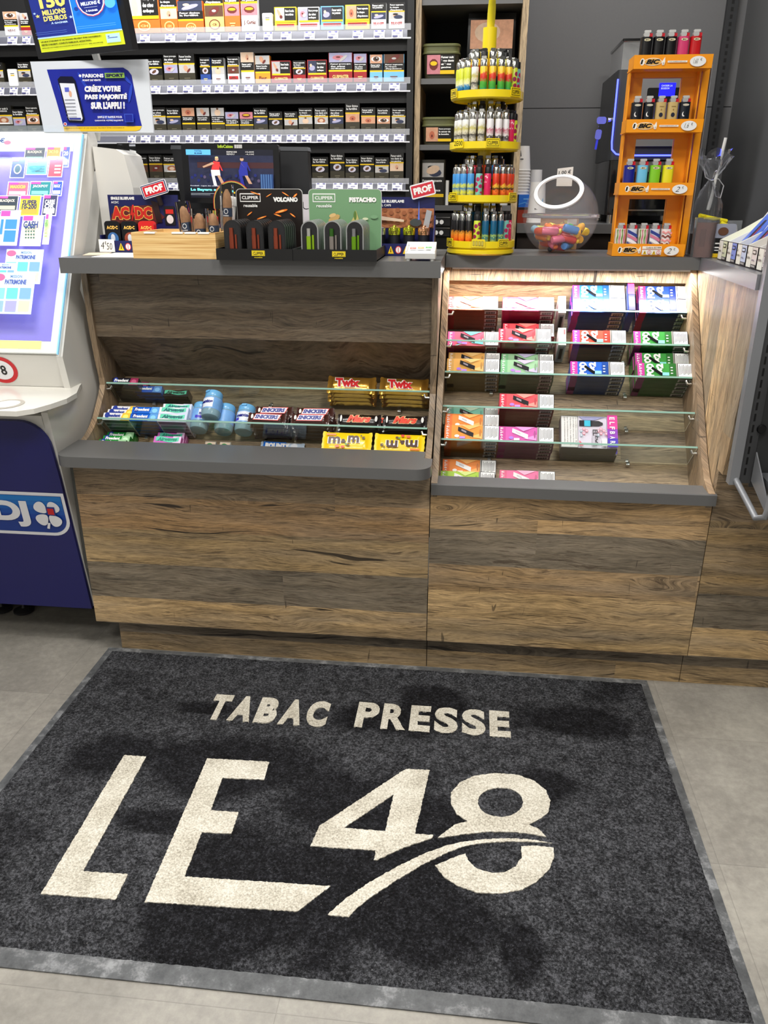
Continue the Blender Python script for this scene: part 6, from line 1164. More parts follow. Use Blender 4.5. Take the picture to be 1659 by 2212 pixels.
mb = MB(); T = Matrix.Translation((.905, .60, RT)); mb.prism([(-.022, 0), (.022, 0), (.022, .10), (-.022, .10)], .003, M((190, 194, 198), .1, trans=.7, ior=1.2), o=T @ Vector((0, 0, .0)), u=XU, v=ZU, n=-YU); mb.tube([T @ Vector((-.012, -.004, .03)), T @ Vector((-.012, -.010, .06)), T @ Vector((-.016, -.004, .085))], .004, M((220, 222, 226), .1, trans=.5)); mb.tube([T @ Vector((.008, -.004, .03)), T @ Vector((.008, -.010, .06)), T @ Vector((.004, -.004, .085))], .004, M((220, 222, 226), .1, trans=.5)); mb.box(.875, .935, .585, .61, RT, RT+.004, M((190, 194, 198), .1, trans=.7)); tag(mb.obj('clear_holder', loc=(.905, .6, RT)), 'empty clear plastic holder by the right wall behind the pale boxes', 'holder')
cz = [((214, 222, 190), (236, 236, 226), 'green-edged'), ((130, 150, 222), (236, 236, 226), 'lavender-fronted'), ((200, 214, 240), (234, 234, 226), 'pale blue'), ((228, 220, 216), (234, 232, 226), 'cream'), ((224, 216, 218), (236, 234, 230), 'rosy white')]
for i, (c1, c2, nm) in enumerate(cz):
    y1 = .375-.088*i; y0 = y1-.084; x0 = .806; hh = .185 if i not in (0, 3) else .125
    t = thing('vape_box', (x0+.08, (y0+y1)/2, RT), '%s slanted cardboard vape box on the wing, %s from the orange rack' % (nm, ORD[i]), 'box', 'slanted pale vape boxes on the counter wing')
    mb = MB(); mb.prism([(x0, RT), (x0, RT+.054), (x0+.06, RT+.085), (x0+.125, RT+hh), (x0+.15, RT+hh), (x0+.15, RT)], .003, M(c2, .4), o=Vector((0, y0, 0)), u=XU, v=ZU, n=YU); mb.prism([(x0, RT), (x0, RT+.054), (x0+.06, RT+.085), (x0+.125, RT+hh), (x0+.15, RT+hh), (x0+.15, RT)], .003, M(c2, .4), o=Vector((0, y1-.003, 0)), u=XU, v=ZU, n=YU)
    mb.box(x0, x0+.003, y0, y1, RT, RT+.054, M(c2, .4)); mb.box(x0+.003, x0+.147, y0+.003, y1-.003, RT, RT+.002, M(c2, .4)); mb.box(x0+.147, x0+.15, y0+.003, y1-.003, RT+.002, RT+hh, M(c1, .4)); mb.part('tray', t)
    mb = MB(); mb.prism([(x0+.02, RT+.04), (x0+.12, RT+hh-.02), (x0+.146, RT+hh-.02), (x0+.146, RT+.002), (x0+.02, RT+.002)], y1-y0-.008, M((74, 106, 200) if i in (1, 2) else c1, .35), o=Vector((0, y0+.004, 0)), u=XU, v=ZU, n=YU)
    dv = Vector((.10, 0, hh-.06)).normalized(); F = Face(mb, Vector((x0+.022, y1-.01, RT+.043)), -YU, dv, .064, .11, .0005); F.rect(.35, .1, .6, .8, M((40, 40, 52), .4)); F.rect(.62, .3, .7, .6, M((200, 60, 90), .4)); mb.part('device_insert', t, 'printed device card')
    mb = MB(); F = Face(mb, Vector((x0-.0004, y1, RT)), -YU, ZU, .084, .054, .0003); F.rect(0, 0, 1, 1, M((36, 36, 40), .4)); F.rect(.03, .04, .47, .97, M((238, 238, 228), .4)); F.rect(.5, .04, .97, .97, M(c1, .4)); F.rect(.5, .04, .97, .2, M((50, 50, 54), .4)); F.rect(.55, .09, .92, .11, TW); F.rect(.55, .14, .92, .16, TW); F.rect(.58, .66, .88, .85, BLACK); F.rect(.61, .70, .85, .81, M(c1, .4)); F.text('La', .1, .65, .2, .78, BLACK); F.text('nicotine', .1, .42, .4, .54, BLACK); F.text('elfa', .60, .36, .82, .44, M((80, 80, 110), .4)); mb.part('front_print', t)
# ------------------------------------------------------------------ glass shelves and what stands on them
class Slope:                      # a sloping display board: u runs up the board, n stands off it
    def __init__(s, y, z, ang):
        s.o = Vector((0, y, z)); s.u = Vector((0, math.cos(ang), math.sin(ang))); s.n = Vector((0, -math.sin(ang), math.cos(ang))); s.rx = ang-PI/2
    def p(s, x, up_, out): return Vector((x, 0, 0))+s.o+s.u*up_+s.n*out
    def x_at(s, px, py, out):      # x of a photo pixel on the plane standing off the board by out
        d = ray(px, py); P0 = s.p(0, 0, out); t = (P0-Vector((CX, CY, CZ))).dot(s.n)/d.dot(s.n); q = Vector((CX, CY, CZ))+d*t; return q.x
RS = Slope(.237, .651, math.radians(46)); LS = Slope(.2365, .681, math.radians(44))
def pane(S, x0, x1, up_, L, lab, grp, clips):
    t = thing('glass_shelf', S.p((x0+x1)/2, up_, 0), lab, 'glass shelf', grp, rot=(S.rx, 0, 0)); w_ = (x1-x0)/2
    mb = MB(); mb.box(-w_, w_, -L+.0012, 0, -.006, 0, GLASS); mb.obj('glass_pane', t)
    mb = MB(); mb.box(-w_, w_, -L, -L+.001, -.006, 0, M((150, 190, 176), .15, trans=.2)); mb.obj('front_edge', t, label='pale green polished edge')
    for x in clips:
        mb = MB(); mb.rbox(x-.005-(x0+x1)/2, x+.005-(x0+x1)/2, -.016, -.001, -.020, -.0062, CHROME, r=.003, axis='x'); mb.rbox(x-.004-(x0+x1)/2, x+.004-(x0+x1)/2, -.004, -.001, .0002, .010, CHROME, r=.001, axis='x'); mb.obj('shelf_clip', t)
    for sx in (-1, 1):
        mb = MB(); mb.tube([(sx*w_, -L+.012, -.018), (sx*(w_-.012), -L+.012, -.018), (sx*(w_-.016), -L+.010, -.008)], .004, CHROME, 8); mb.obj('side_peg', t)
RUP = [.474, .352, .236, .114, 0.0]
for i, u_ in enumerate(RUP): pane(RS, .0215, .7685, u_, .117, 'clear glass shelf under the light strip, %s from the top of the right counter' % ORD[i], 'glass shelves of the right counter', (.17, .59))
LUP = [.1305, 0.0]
for i, u_ in enumerate(LUP): pane(LS, -1.0575, -.0215, u_, .112, 'clear glass shelf in the sweets display, %s from the top' % ORD[i], 'glass shelves of the left counter', (-.93, -.54, -.12))
VWH = M((240, 240, 240), .35); INK = M((90, 90, 92), .5)
def vape_mesh(c1, c2, strip, kind, w_=.164, h_=.050, t_=.021, foot=None):
    root = MB(); m1 = M(c1, .3, coat=.2, noise=.10, nscale=18); m2 = M(c2, .3, coat=.2); ms = M(strip, .3)
    root.box(0, w_, -t_, 0, 0, h_, M(tuple(int(v*.8) for v in c1), .35))
    F = Face(root, (0, -t_, 0), XU, ZU, w_, h_, .0002); F.k = 1; F.rect(0, 0, .70, 1, m1); F.rect(0, 0, .13, 1, ms); 
    for k, ch in enumerate('ELFBAR'): F.text(ch, .035, .83-.155*k, .085, .93-.155*k, VWH, bold=.02, res=1)
    if kind == 'stick' or kind == 'white':
        dc = (26, 24, 28) if kind == 'stick' else (238, 236, 232); D = M(dc, .3)
        F.poly([(.14, 0), (.35, .25), (.2, .0)], m2); F.poly([(.3, 1), (.45, .7), (.66, 1)], m2); F.poly([(.45, .2), (.69, .5), (.69, .1)], m2)
        F.poly([(.25, .88), (.245, .60), (.53, .18), (.535, .48)], D); F.poly([(.31, .72), (.31, .60), (.40, .45), (.40, .58)], M((150, 140, 150) if kind == 'stick' else (200, 196, 200), .3))
        F.ell(.23, .24, .045, .10, M((170, 120, 220) if c1[2] > 80 else (250, 240, 236), .35), 10); F.rect(.28, .08, .38, .22, M((190, 140, 226) if kind == 'stick' else (250, 250, 250), .35)); F.ell(.655, .5, .018, .26, M(tuple(min(255, int(v*.8)) for v in c1), .35), 10)
    elif kind == 'pod':
        F.rect(.58, 0, .70, 1, M(tuple(int(v*.72) for v in c1), .3)); 
        V, Fc, _ = textmesh('POD', .07, 0, 2)
        o = F.p(.27, .06); root.mb = None; F.k += 1; root.text('POD', F.p(.30, .05), F.v, -F.u, h_*.90, w_*.14, VWH, .07); root.text('×2', F.p(.47, .30), F.v, -F.u, h_*.66, w_*.13, VWH, .07)
        F.poly([(.27, .74), (.25, .58), (.43, .10), (.47, .24)], M((20, 22, 24), .2)); F.rect(.45, .12, .57, .34, M((140, 214, 226), .35))
        for k in range(3): F.rect(.60, .25+.2*k, .64, .32+.2*k, VWH)
    F.rect(.70, 0, .725, 1, M((150, 146, 140), .4)); F.rect(.725, 0, 1, 1, BLACK); F.rect(.735, .03, .99, .97, VWH)
    for k in range(9): F.rect(.755+.025*k, .16+.05*(k % 3), .764+.025*k, .88-.04*((k*2) % 3), INK)
    # underside with its bar code, seen through the glass
    B = Face(root, (0, 0, -.0), XU, -YU, w_, t_, .0002); B = Face(root, (w_, -t_, 0), -XU, YU, w_, t_, .0002); B.k = 1
    f1 = M(tuple(int(v*.62) for v in (foot or c1)), .35, noise=.15, nscale=30); B.rect(0, 0, 1, 1, f1); B.rect(.87, 0, 1, 1, M(tuple(int(v*.8) for v in strip), .35)); B.rect(.03, .12, .26, .88, M((205, 200, 196), .4))
    for k in range(11): B.rect(.06+.016*k, .3, .06+.016*k+(.009 if k % 3 else .012), .8, BLACK)
    B.rect(.3, .45, .8, .5, M(tuple(int(v*.5) for v in c1), .35))
    o = root.obj('vape_box'); o['category'] = 'box'; return o
VM = {}
def stack(S, px, py, out, k_up, row, n, key, name, col, tilt=0, w_=None):
    if key not in VM: VM[key] = Maker(lambda: vape_mesh(*key))
    x = S.x_at(px, py, out)
    for i in range(n):
        jx = random.uniform(-.0015, .0015)
        loc = S.p(x+jx, k_up+.0006+row*.0506, .0012+i*.0213)
        VM[key](loc, (S.rx, 0, 0), '%s vape box %s, %s from board' % (name, col, ORD[i]), '%s vape boxes %s' % (name, col))
random.seed(21)
OR_ = ((240, 120, 80), (250, 190, 90), (214, 60, 60), 'stick'); PK = ((226, 50, 110), (250, 130, 190), (196, 36, 90), 'stick'); RD = ((226, 84, 92), (250, 150, 140), (206, 60, 80), 'stick'); LP = ((232, 96, 120), (120, 220, 220), (226, 90, 150), 'stick')
YO = ((226, 170, 90), (240, 200, 130), (206, 160, 90), 'stick'); GG = ((150, 190, 150), (190, 180, 210), (120, 180, 130), 'stick'); TL = ((130, 200, 180), (190, 220, 200), (110, 180, 160), 'stick'); OW = ((240, 140, 60), (248, 180, 100), (236, 120, 60), 'white'); OG = ((238, 150, 60), (248, 190, 110), (226, 120, 60), 'stick'); PU = ((206, 90, 170), (240, 150, 210), (196, 70, 150), 'white'); LI = ((176, 214, 70), (220, 236, 140), (150, 196, 60), 'white'); PW = ((240, 110, 160), (250, 180, 210), (226, 100, 140), 'white')
BL_ = ((40, 100, 210), (90, 160, 240), (200, 60, 160), 'pod'); NB = ((30, 60, 150), (60, 110, 200), (206, 40, 90), 'pod'); RE = ((232, 84, 64), (240, 130, 90), (190, 70, 180), 'pod', .164, .050, .021, (110, 40, 50)); GN = ((60, 150, 64), (120, 200, 100), (190, 60, 150), 'pod')
stack(RS, 968, 637, .105, RUP[0], 0, 5, OR_, 'orange', 'top shelf, first column')
stack(RS, 1087, 630, .105, RUP[0], 0, 5, PK, 'pink', 'top shelf, second column')
for r in (0, 1): stack(RS, 1236, 650, .1, RUP[0], r, 5, BL_, 'blue', 'top shelf, third column, %s row' % ('lower', 'upper')[r])
for r in (0, 1): stack(RS, 1378, 643, .1, RUP[0], r, 5, NB, 'navy', 'top shelf, fourth column, %s row' % ('lower', 'upper')[r])
stack(RS, 968, 712, .1, RUP[1], 0, 4, LP, 'rosy', 'second shelf, first column')
stack(RS, 1077, 705, .1, RUP[1], 0, 5, RD, 'red', 'second shelf, second column, lower row'); stack(RS, 1087, 694, .05, RUP[1], 1, 3, RD, 'red', 'second shelf, second column, upper row')
stack(RS, 1236, 716, .1, RUP[1], 0, 5, RE, 'orange-red', 'second shelf, third column')
stack(RS, 1368, 730, .1, RUP[1], 0, 5, GN, 'green', 'second shelf, fourth column')
stack(RS, 966, 785, .1, RUP[2], 0, 5, YO, 'amber', 'third shelf, first column, lower row'); stack(RS, 970, 757, .07, RUP[2], 1, 3, YO, 'amber', 'third shelf, first column, upper row')
stack(RS, 1081, 790, .1, RUP[2], 0, 5, GG, 'grey-green', 'third shelf, second column, lower row'); stack(RS, 1083, 770, .07, RUP[2], 1, 3, GG, 'grey-green', 'third shelf, second column, upper row')
stack(RS, 1232, 785, .1, RUP[2], 0, 5, BL_, 'blue', 'third shelf, third column')
stack(RS, 1375, 790, .1, RUP[2], 0, 5, GN, 'green', 'third shelf, fourth column, lower row'); stack(RS, 1371, 760, .09, RUP[2], 1, 4, GN, 'green', 'third shelf, fourth column, upper row')
stack(RS, 966, 872, .02, RUP[3], 0, 1, TL, 'teal', 'fourth shelf, first column'); stack(RS, 1078, 856, .09, RUP[3], 0, 5, RD, 'red', 'fourth shelf, second column')
stack(RS, 960, 925, .1, RUP[4], 0, 5, OG, 'dark-device orange', 'fifth shelf, first column, lower row'); stack(RS, 962, 888, .1, RUP[4], 1, 4, OW, 'white-device orange', 'fifth shelf, first column, upper row')
stack(RS, 1077, 925, .1, RUP[4], 0, 5, PU, 'purple', 'fifth shelf, second column')
stack(RS, 954, 1022, .02, -.125+.0, 0, 2, LI, 'lime', 'in the bottom trough, first column'); stack(RS, 957, 1002, .02, -.125, 1, 1, OW, 'white-device orange', 'in the bottom trough, first column')
stack(RS, 1080, 1005, .05, -.125, 0, 3, PW, 'pale pink', 'in the bottom trough, second column')
# narrow white boxes between the columns, the leaning tall box and the big starter kit
def small_white():
    mb = MB(); mb.box(0, .024, -.100, -.002, 0, .062, M((214, 212, 210), .4)); F = Face(mb, (0, -.1003, 0), XU, ZU, .024, .062, .0003); F.rect(.05, .05, .95, .95, M((236, 234, 230), .35)); F.rect(.2, .2, .8, .5, M((190, 190, 192), .4)); F.rect(.7, .6, .9, .9, M((220, 90, 90), .4))
    B = Face(mb, (.024, -.1, 0), -XU, YU, .024, .098, .0003); B.k = 1; B.rect(.15, .1, .85, .9, M((150, 150, 152), .4)); B.rect(.3, .2, .7, .8, M((24, 24, 26), .4)); return mb.obj('slim_box')
SW_ = Maker(small_white)
for k, nm in ((0, 'top'), (1, 'second')): o = SW_(RS.p(RS.x_at((1206, 1206)[k], (650, 722)[k], .1), RUP[k]+.0006, .0012), (RS.rx, 0, 0), 'narrow white box between the second and third columns on the %s shelf' % nm, 'narrow white boxes'); o['category'] = 'box'
mb = MB(); mb.box(0, .020, -.116, -.004, 0, .125, M((60, 60, 150), .35)); F = Face(mb, (0, -.1163, 0), XU, ZU, .020, .125, .0003); F.rect(0, .5, 1, 1, M((214, 70, 130), .35)); F.rect(0, 0, 1, .5, M((24, 26, 70), .35)); F2 = Face(mb, (-.0003, -.004, 0), -YU, ZU, .112, .125, .0003); F2.rect(0, 0, 1, 1, M((60, 90, 200), .35)); F2.rect(.3, .1, .9, .9, M((226, 232, 246), .35))
o = mb.obj('vape_box'); o.location = RS.p(RS.x_at(1355, 650, .1), RUP[0]+.0008, .0015); o.rotation_euler = (RS.rx, 0, 0); tag(o, 'violet vape box standing on edge between the blue and navy stacks', 'box')
def kit():
    t = thing('starter_kit_box', (0, 0, 0), 'x', 'box'); w_, h_, d_ = .166, .105, .042; mb = MB(); mb.box(0, w_, -d_, 0, 0, h_, M((120, 116, 120), .35)); mb.obj('carton', t)
    mb = MB(); F = Face(mb, (0, -d_-.0003, 0), XU, ZU, w_, h_, .0003); F.rect(0, 0, 1, 1, M((216, 210, 224), .3)); F.rect(0, 0, .31, 1, M((120, 118, 118), .4)); F.rect(.012, .02, .30, .98, M((226, 224, 222), .4))
    for k, s_ in enumerate(('La nicotine contenue dans', 'ce produit crée une forte', 'dépendance. Son utilisation', 'par les non-fumeurs n\'est', 'pas recommandée.')): F.k += 1; mb.text(s_, F.p(.262-.052*k, .95), -F.v, F.u*-1 if 0 else F.u, h_*(.88-.05*(k % 2)), w_*.030, INK, .0, res=1)
    F.poly([(.32, .98), (.40, .86), (.60, .86), (.80, .98)], M((150, 150, 190), .4)); F.rect(.33, .66, .56, .85, M((40, 40, 46), .25)); F.rect(.42, .66, .53, .85, M((70, 190, 220), .25)); F.poly([(.56, .67), (.68, .67), (.75, .72), (.75, .78), (.68, .84), (.56, .84)], M((60, 58, 62), .25))
    HX1 = M((226, 90, 110), .35); HX2 = M((110, 170, 180), .35)
    for (x, y, mm) in ((.36, .5, HX2), (.41, .42, HX1), (.41, .56, HX1), (.46, .5, HX1), (.36, .35, HX2), (.66, .5, HX1), (.71, .42, HX1), (.71, .56, HX1), (.76, .5, HX1), (.66, .36, HX2), (.8, .4, HX1)): F.ell(x, y, .026, .05, mm, 6); F.ell(x, y, .018, .034, M((216, 210, 224), .3), 6)
    F.k += 1; mb.text('ELFX', F.p(.56, .52), -F.v, F.u, h_*.44, w_*.085, BLACK, .02)
    F.rect(.55, .05, .60, .32, M((190, 186, 200), .4)); F.rect(.72, .03, .81, .24, VWH); F.poly([(.32, .02), (.40, .02), (.32, .16)], HX1)
    F.rect(.82, 0, 1, 1, M((150, 70, 190), .3)); F.rect(.82, .55, 1, 1, M((226, 70, 160), .3)); F.rect(.82, 0, 1, .25, M((80, 60, 190), .3))
    for k, ch in enumerate('ELFBAR'): F.k += 1; mb.text(ch, F.p(.86, .93-.155*k), -F.v, F.u, h_*.09, w_*.09, VWH, .03)
    mb.obj('print', t); return t
KM = Maker(kit); xk = RS.x_at(1211, 915, .085)
for i in range(2): KM(RS.p(xk+.006*(1-i), RUP[4]+.0008, .0012+.0435*i), (RS.rx, 0, 0), 'silver starter kit box with violet edge fifth shelf, %s' % ('behind the other' if i == 0 else 'in front'), 'starter kit boxes')
# ---- sweets: boxed gum
def gum_mesh(c, c2, word, wc, w_=.088, h_=.024, t_=.0195, wavy=False, c3=None):
    mb = MB(); m = M(c, .2, coat=.5); mb.rbox(0, w_, -t_, 0, 0, h_, m, r=.002, axis='x'); F = Face(mb, (0, -t_-.0002, 0), XU, ZU, w_, h_, .0003)
    if wavy:
        L1 = [(.08+.84*k/12, .30+.10*math.sin(k*.55+.5)) for k in range(13)]; L2 = [(.08+.84*k/12, .84+.10*math.sin(k*.55+.5)) for k in range(13)]
        F.rect(.0, .0, 1, .16, M(c3 or c2, .3)); F.rect(.7, .16, 1, 1, M(c3 or c2, .3)); F.poly(L1+L2[::-1], M((100, 214, 180), .3)); F.text(word, .14, .36, .86, .84, M(wc, .3), bold=.06, shear=.2)
    else:
        F.poly([(.66, 0), (1, 0), (1, 1), (.72, 1)], M(c2, .3)); F.ell(.84, .45, .10, .32, M(tuple(min(255, v+50) for v in c2), .3), 12); F.ell(.15, .6, .09, .42, M((20, 50, 150), .3), 16); F.text(word, .10, .34, .64, .80, M(wc, .3), bold=.05, shear=.15)
    B = Face(mb, (w_, -t_, 0), -XU, YU, w_, t_, .0003); B.k = 1; B.rect(.04, .1, .96, .9, M(tuple(int(v*.5) for v in c), .35)); o = mb.obj('gum_pack'); o['category'] = 'gum'; return o
GMK = {}
def gum(px, py, out, k_up, rows, n, key, name, where, x=None):
    if key not in GMK: GMK[key] = Maker(lambda: gum_mesh(*key))
    x = LS.x_at(px, py, out) if x is None else x
    for r in range(rows):
        for i in range(n if not isinstance(n, (list, tuple)) else n[r]): GMK[key](LS.p(x+random.uniform(-.001, .001), k_up+.0008+.0246*r, .0012+.0199*i), (LS.rx, 0, 0), '%s gum pack %s, %s row, %s from board' % (name, where, ('bottom', 'second', 'third')[r], ORD[i]), '%s gum packs %s' % (name, where))
WTX = (245, 245, 248); W_G = (240, 240, 240)
gum(0, 0, 0, LUP[0], 1, 5, ((30, 30, 44), (150, 40, 80), 'Freedent', WTX), 'burgundy', 'on the upper shelf', x=-1.048); gum(0, 0, 0, LUP[0], 2, (0, 2), ((30, 30, 44), (150, 40, 80), 'Freedent', WTX), 'burgundy', 'on the upper shelf', x=-1.040)
gum(303, 850, .02, LUP[0], 1, 3, ((20, 90, 200), (90, 150, 226), 'Freedent', WTX), 'blue', 'on the upper shelf'); gum(357, 850, .02, LUP[0], 1, 2, ((22, 22, 24), (40, 40, 42), 'Airwaves', (16, 80, 70), .088, .024, .0195, True, (30, 30, 32)), 'black', 'on the upper shelf')
YG = ((232, 232, 236), (236, 196, 60), 'Freedent', (40, 60, 150))
gum(0, 0, 0, LUP[1], 3, (5, 4, 3), YG, 'white and yellow', 'on the lower shelf', x=-1.046)
gum(0, 0, 0, LUP[1], 2, (5, 5), ((20, 100, 210), (90, 160, 230), 'Freedent', WTX), 'blue', 'on the lower shelf', x=-.957)
gum(0, 0, 0, LUP[1], 3, (5, 5, 4), ((236, 238, 246), (60, 100, 200), 'Airwaves', (30, 110, 110), .094, .026, .0195, True, (206, 216, 240)), 'white Airwaves-style'.replace(' Airwaves-style', ' and mint'), 'on the lower shelf', x=-.867)
gum(0, 0, 0, -.0848, 3, (4, 3, 2), ((24, 140, 50), (160, 210, 160), 'Freedent', WTX), 'green', 'in the bottom trough', x=-1.05); gum(0, 0, 0, -.0848, 3, (3, 3, 2), ((214, 110, 200), (240, 220, 240), 'Airwaves', (40, 150, 120), .088, .028, .0195, True, (236, 200, 236)), 'pink and mint', 'in the bottom trough', x=-.882)
def tictac():
    mb = MB(); mb.rbox(0, .037, -.016, 0, 0, .062, M((240, 236, 226), .1, trans=.5), r=.002, axis='z'); F = Face(mb, (0, -.0163, 0), XU, ZU, .037, .062, .0003); F.rect(.06, .35, .94, .97, M((236, 214, 190), .3)); F.ell(.45, .68, .34, .22, M((40, 140, 60), .3), 16); F.text('tic tac', .18, .60, .74, .76, WTM, bold=.04); return mb.obj('mint_box')
WTM = M((245, 245, 245), .3); TT = Maker(tictac)
for i, px in enumerate((441, 473)): o = TT(LS.p(LS.x_at(px, 960, .02), -.0835, .0015), (LS.rx, 0, 0), 'small mint box with green oval, %s of the pair in the trough' % ('left', 'right')[i], 'mint boxes in the bottom trough'); o['category'] = 'mints'
# mint bottles
def bottle():
    t = thing('gum_bottle', (0, 0, 0), 'x', 'bottle'); mb = MB(); mb.lathe([(1e-4, .002), (.020, 0), (.027, .004), (.030, .014), (.030, .066), (.026, .072), (.024, .076)], M((170, 208, 222), .1, trans=.45, ior=1.2), seg=28); mb.obj('bottle_body', t)
    mb = MB(); mb.lathe([(.0304, .024), (.0304, .066)], M((120, 170, 226), .3, noise=.3, nscale=40), seg=28); F = Face(mb, (-.022, -.0308, .030), XU, ZU, .044, .034, .0004)
    n_ = 14
    for k, (m_, z0, z1, a0, a1) in enumerate(((M((226, 232, 244), .3), .028, .062, -2.3, -.7), (M((70, 60, 190), .3), .030, .040, -2.6, -1.9))):
        V = []; 
        for i in range(n_+1): a = a0+(a1-a0)*i/n_; V += [(math.cos(a)*(.0306+.0002*k), math.sin(a)*(.0306+.0002*k), z0), (math.cos(a)*(.0306+.0002*k), math.sin(a)*(.0306+.0002*k), z1)]
        mb.add(V, [(2*i, 2*i+2, 2*i+3, 2*i+1) for i in range(n_)], m_, True)
    V, Fc, _ = textmesh('mentos', .06, 0, 2); mb.add([(math.cos(-2.25+1.5*p[0])*.0311, math.sin(-2.25+1.5*p[0])*.0311, .042+p[1]*.012) for p in V], Fc, M((24, 30, 130), .3)); mb.obj('bottle_label', t)
    mb = MB(); mb.lathe([(.026, .070), (.0275, .072), (.0275, .090), (.025, .0935), (1e-4, .094)], M((112, 178, 226), .3, coat=.2), seg=32); mb.rbox(-.008, .008, -.030, -.026, .084, .091, M((112, 178, 226), .3), r=.002, axis='y'); mb.obj('cap', t); return t
BTM = Maker(bottle)
for i, (x, out, rz, up_) in enumerate(((-.752, .045, .8, .0), (-.742+.035, .082, -.5, .022), (-.672, .040, 2.6, .0), (-.606, .040, -.1, .0))):
    o = BTM(LS.p(x, LUP[1]+.001+up_, out), None, 'blue capped gum bottle on the lower shelf, %s from the left' % ORD[i], 'blue capped gum bottles'); o.rotation_euler = (Matrix.Rotation(LS.rx, 4, 'X') @ Matrix.Rotation(rz, 4, 'Z')).to_euler()
mb = None
# wrapped bars
def bar_mesh(nm, w_, h_, t_, c, draw, foil=.25, metal=0.0, zig=True):
    t = thing(nm, (0, 0, 0), 'x', 'chocolate bar'); mb = MB(); m = M(c, foil, metal, coat=.2, bump=.35, bscale=60); nx, ny = 24, 8; V = []; F_ = []
    def prof(u_, v_):
        e = min(u_, 1-u_); k = min(1, max(0, (e-.055)/.07)); k = k*k*(3-2*k); b_ = (math.sin(PI*v_)**.55); return t_*.5*(.07+.93*k*b_)
    def zed(i, v_):
        return (.0016 if (i in (0, nx) and int(v_*ny) % 2) else 0)
    for side in (-1, 1):
        for i in range(nx+1):
            for j in range(ny+1):
                u_, v_ = i/nx, j/ny; hh = h_*(1.0+.10*(1 if min(u_, 1-u_) < .06 else 0)); V.append((w_*u_+zed(i, v_)*(-1 if i == 0 else 1), -t_*.5+side*prof(u_, v_)+random.uniform(-.0004, .0004), h_*.5+hh*(v_-.5)))
    N1 = (nx+1)*(ny+1)
    for s_ in (0, 1):
        for i in range(nx):
            for j in range(ny):
                q = [s_*N1+i*(ny+1)+j, s_*N1+(i+1)*(ny+1)+j, s_*N1+(i+1)*(ny+1)+j+1, s_*N1+i*(ny+1)+j+1]; F_.append(q if s_ == 0 else q[::-1])
    mb.add(V, F_, m, True); mb.obj('wrapper', t)
    mb = MB(); F = Face(mb, (w_*.10, -t_-.0004, h_*.12), XU, ZU, w_*.80, h_*.76, .0004); draw(F, mb); mb.obj('print', t)
    return t
def d_twix(F, mb): F.text('Twix', .06, .12, .76, .92, M((246, 240, 230), .3), bold=.13, shear=-.1); F.k += 1; F.text('Twix', .08, .16, .74, .88, M((206, 34, 40), .3), bold=.06, shear=-.1); F.rect(.35, .0, .62, .08, M((240, 170, 90), .3))
def d_snick(F, mb): F.poly([(.06, .08), (.9, .08), (1, .9), (.14, .9)], M((206, 40, 44), .3)); F.poly([(.08, .16), (.885, .16), (.965, .82), (.15, .82)], M((240, 240, 244), .3)); F.text('SNICKERS', .12, .24, .90, .76, M((40, 50, 140), .3), bold=.07, shear=.25); F.ell(.03, .5, .04, .3, M((230, 226, 220), .3), 10)
def d_mars(F, mb): F.text('Mars', .14, .05, .86, .95, M((236, 196, 140), .3), bold=.12, shear=.35); F.k += 1; F.text('Mars', .155, .10, .85, .90, M((220, 60, 30), .3), bold=.05, shear=.35); F.ell(-.02, .5, .03, .4, M((226, 224, 220), .3), 8); F.ell(1.0, .5, .04, .34, M((214, 214, 210), .3), 8)
def d_bounty(F, mb): F.rect(-.04, .3, .62, 1, M((30, 110, 210), .3)); F.text('BOUNTY', .02, .1, .74, .86, M((245, 247, 250), .3), bold=.10); F.ell(.86, .5, .1, .4, M((226, 232, 240), .3), 12)
def d_mm(F, mb): F.rect(-.02, .86, .22, .98, M((236, 130, 50), .3)); F.text('m', .02, .28, .36, .80, M((250, 248, 244), .3), bold=.16); F.k += 1; F.text('m', .04, .30, .34, .78, M((70, 36, 26), .3), bold=.035); F.text('&', .36, .34, .50, .62, M((70, 36, 26), .3), bold=.05); F.text('m', .52, .36, .84, .88, M((250, 248, 244), .3), bold=.16); F.k += 1; F.text('m', .54, .38, .82, .86, M((70, 36, 26), .3), bold=.035); F.text("'s", .85, .62, .97, .90, M((70, 36, 26), .3), bold=.03); F.ell(.28, .1, .06, .09, M((236, 110, 50), .3), 12); F.ell(.42, .06, .05, .08, M((214, 50, 30), .3), 12); F.ell(.56, .2, .04, .07, M((90, 50, 34), .3), 10); F.ell(.5, .24, .03, .06, M((60, 150, 70), .3), 8)
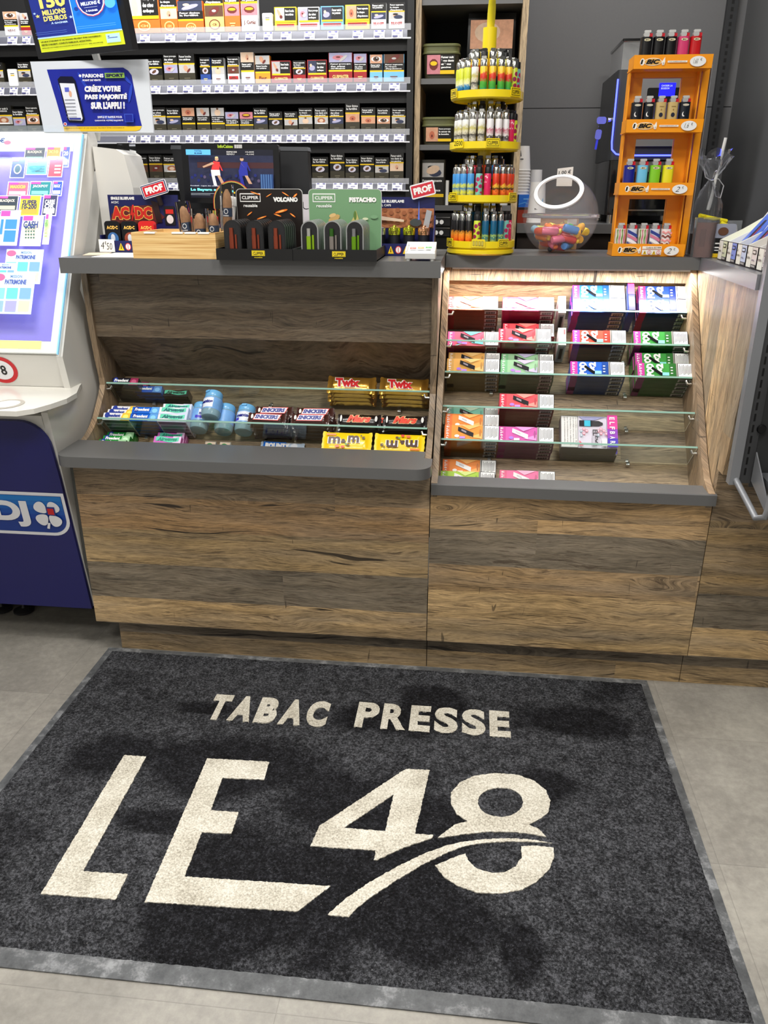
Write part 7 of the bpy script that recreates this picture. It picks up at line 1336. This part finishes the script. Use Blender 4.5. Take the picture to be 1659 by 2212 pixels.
TWM = Maker(lambda: bar_mesh('twin_biscuit_bar', .150, .057, .024, (214, 160, 66), d_twix, .2, .75)); SNM = Maker(lambda: bar_mesh('peanut_bar', .118, .036, .022, (66, 36, 30), d_snick)); MRM = Maker(lambda: bar_mesh('caramel_bar', .132, .040, .022, (26, 18, 16), d_mars)); BOM = Maker(lambda: bar_mesh('coconut_bar', .138, .034, .022, (206, 226, 246), d_bounty)); MMM = Maker(lambda: bar_mesh('peanut_sweets_bag', .150, .066, .020, (244, 208, 20), d_mm, .3))
def bars(mk, x, k_up, rows, n, t_, h_, label, grp, dy=0):
    for r in range(rows):
        for i in range(n[r]): mk(LS.p(x+random.uniform(-.004, .004)+.006*r, k_up+.001+h_*r, .0015+(t_+.0004)*i), (LS.rx, random.uniform(-.02, .02), 0), '%s, %s row, %s from board' % (label, ('bottom', 'second', 'third')[r], ORD[i]), grp)
bars(TWM, -.347, LUP[0], 1, (4,), .0243, .057, 'gold twin biscuit bar left stack, upper shelf', 'gold biscuit bars, left stack'); bars(TWM, -.180, LUP[0], 1, (4,), .0243, .057, 'gold twin biscuit bar right stack, upper shelf', 'gold biscuit bars, right stack')
bars(SNM, -.574, LUP[1], 2, (5, 4), .0223, .036, 'brown peanut bar left stack, lower shelf', 'brown peanut bars, left stack'); bars(SNM, -.442, LUP[1], 2, (5, 4), .0223, .036, 'brown peanut bar right stack, lower shelf', 'brown peanut bars, right stack')
bars(MRM, -.300, LUP[1], 1, (5,), .0223, .034, 'black caramel bar left stack, lower shelf', 'black caramel bars, left stack'); bars(MRM, -.158, LUP[1], 1, (5,), .0223, .034, 'black caramel bar right stack, lower shelf', 'black caramel bars, right stack'); bars(MRM, -.235, LUP[1]+.0405, 1, (2,), .0223, .034, 'black caramel bar lying on top of the caramel stacks', 'black caramel bars on top')
bars(BOM, -.556, -.0848, 2, (1, 1), .0223, .036, 'pale blue coconut bar in the bottom trough', 'coconut bar')
o = MMM(LS.p(-.338, -.0838, .084), (LS.rx, 0, 0), 'yellow peanut sweets bag standing upright in the trough', 'yellow sweets bags'); o = MMM(LS.p(-.178+.150, -.0838+.066, .084), (LS.rx, PI, 0), 'yellow peanut sweets bag placed upside down beside the divider', 'yellow sweets bags')
o.rotation_euler = (Matrix.Rotation(LS.rx, 4, 'X') @ Matrix.Rotation(PI, 4, 'Y')).to_euler(); o.rotation_euler = (Matrix.Rotation(LS.rx, 4, 'X') @ Matrix.Rotation(PI, 4, 'Y') @ Matrix.Identity(4)).to_euler()
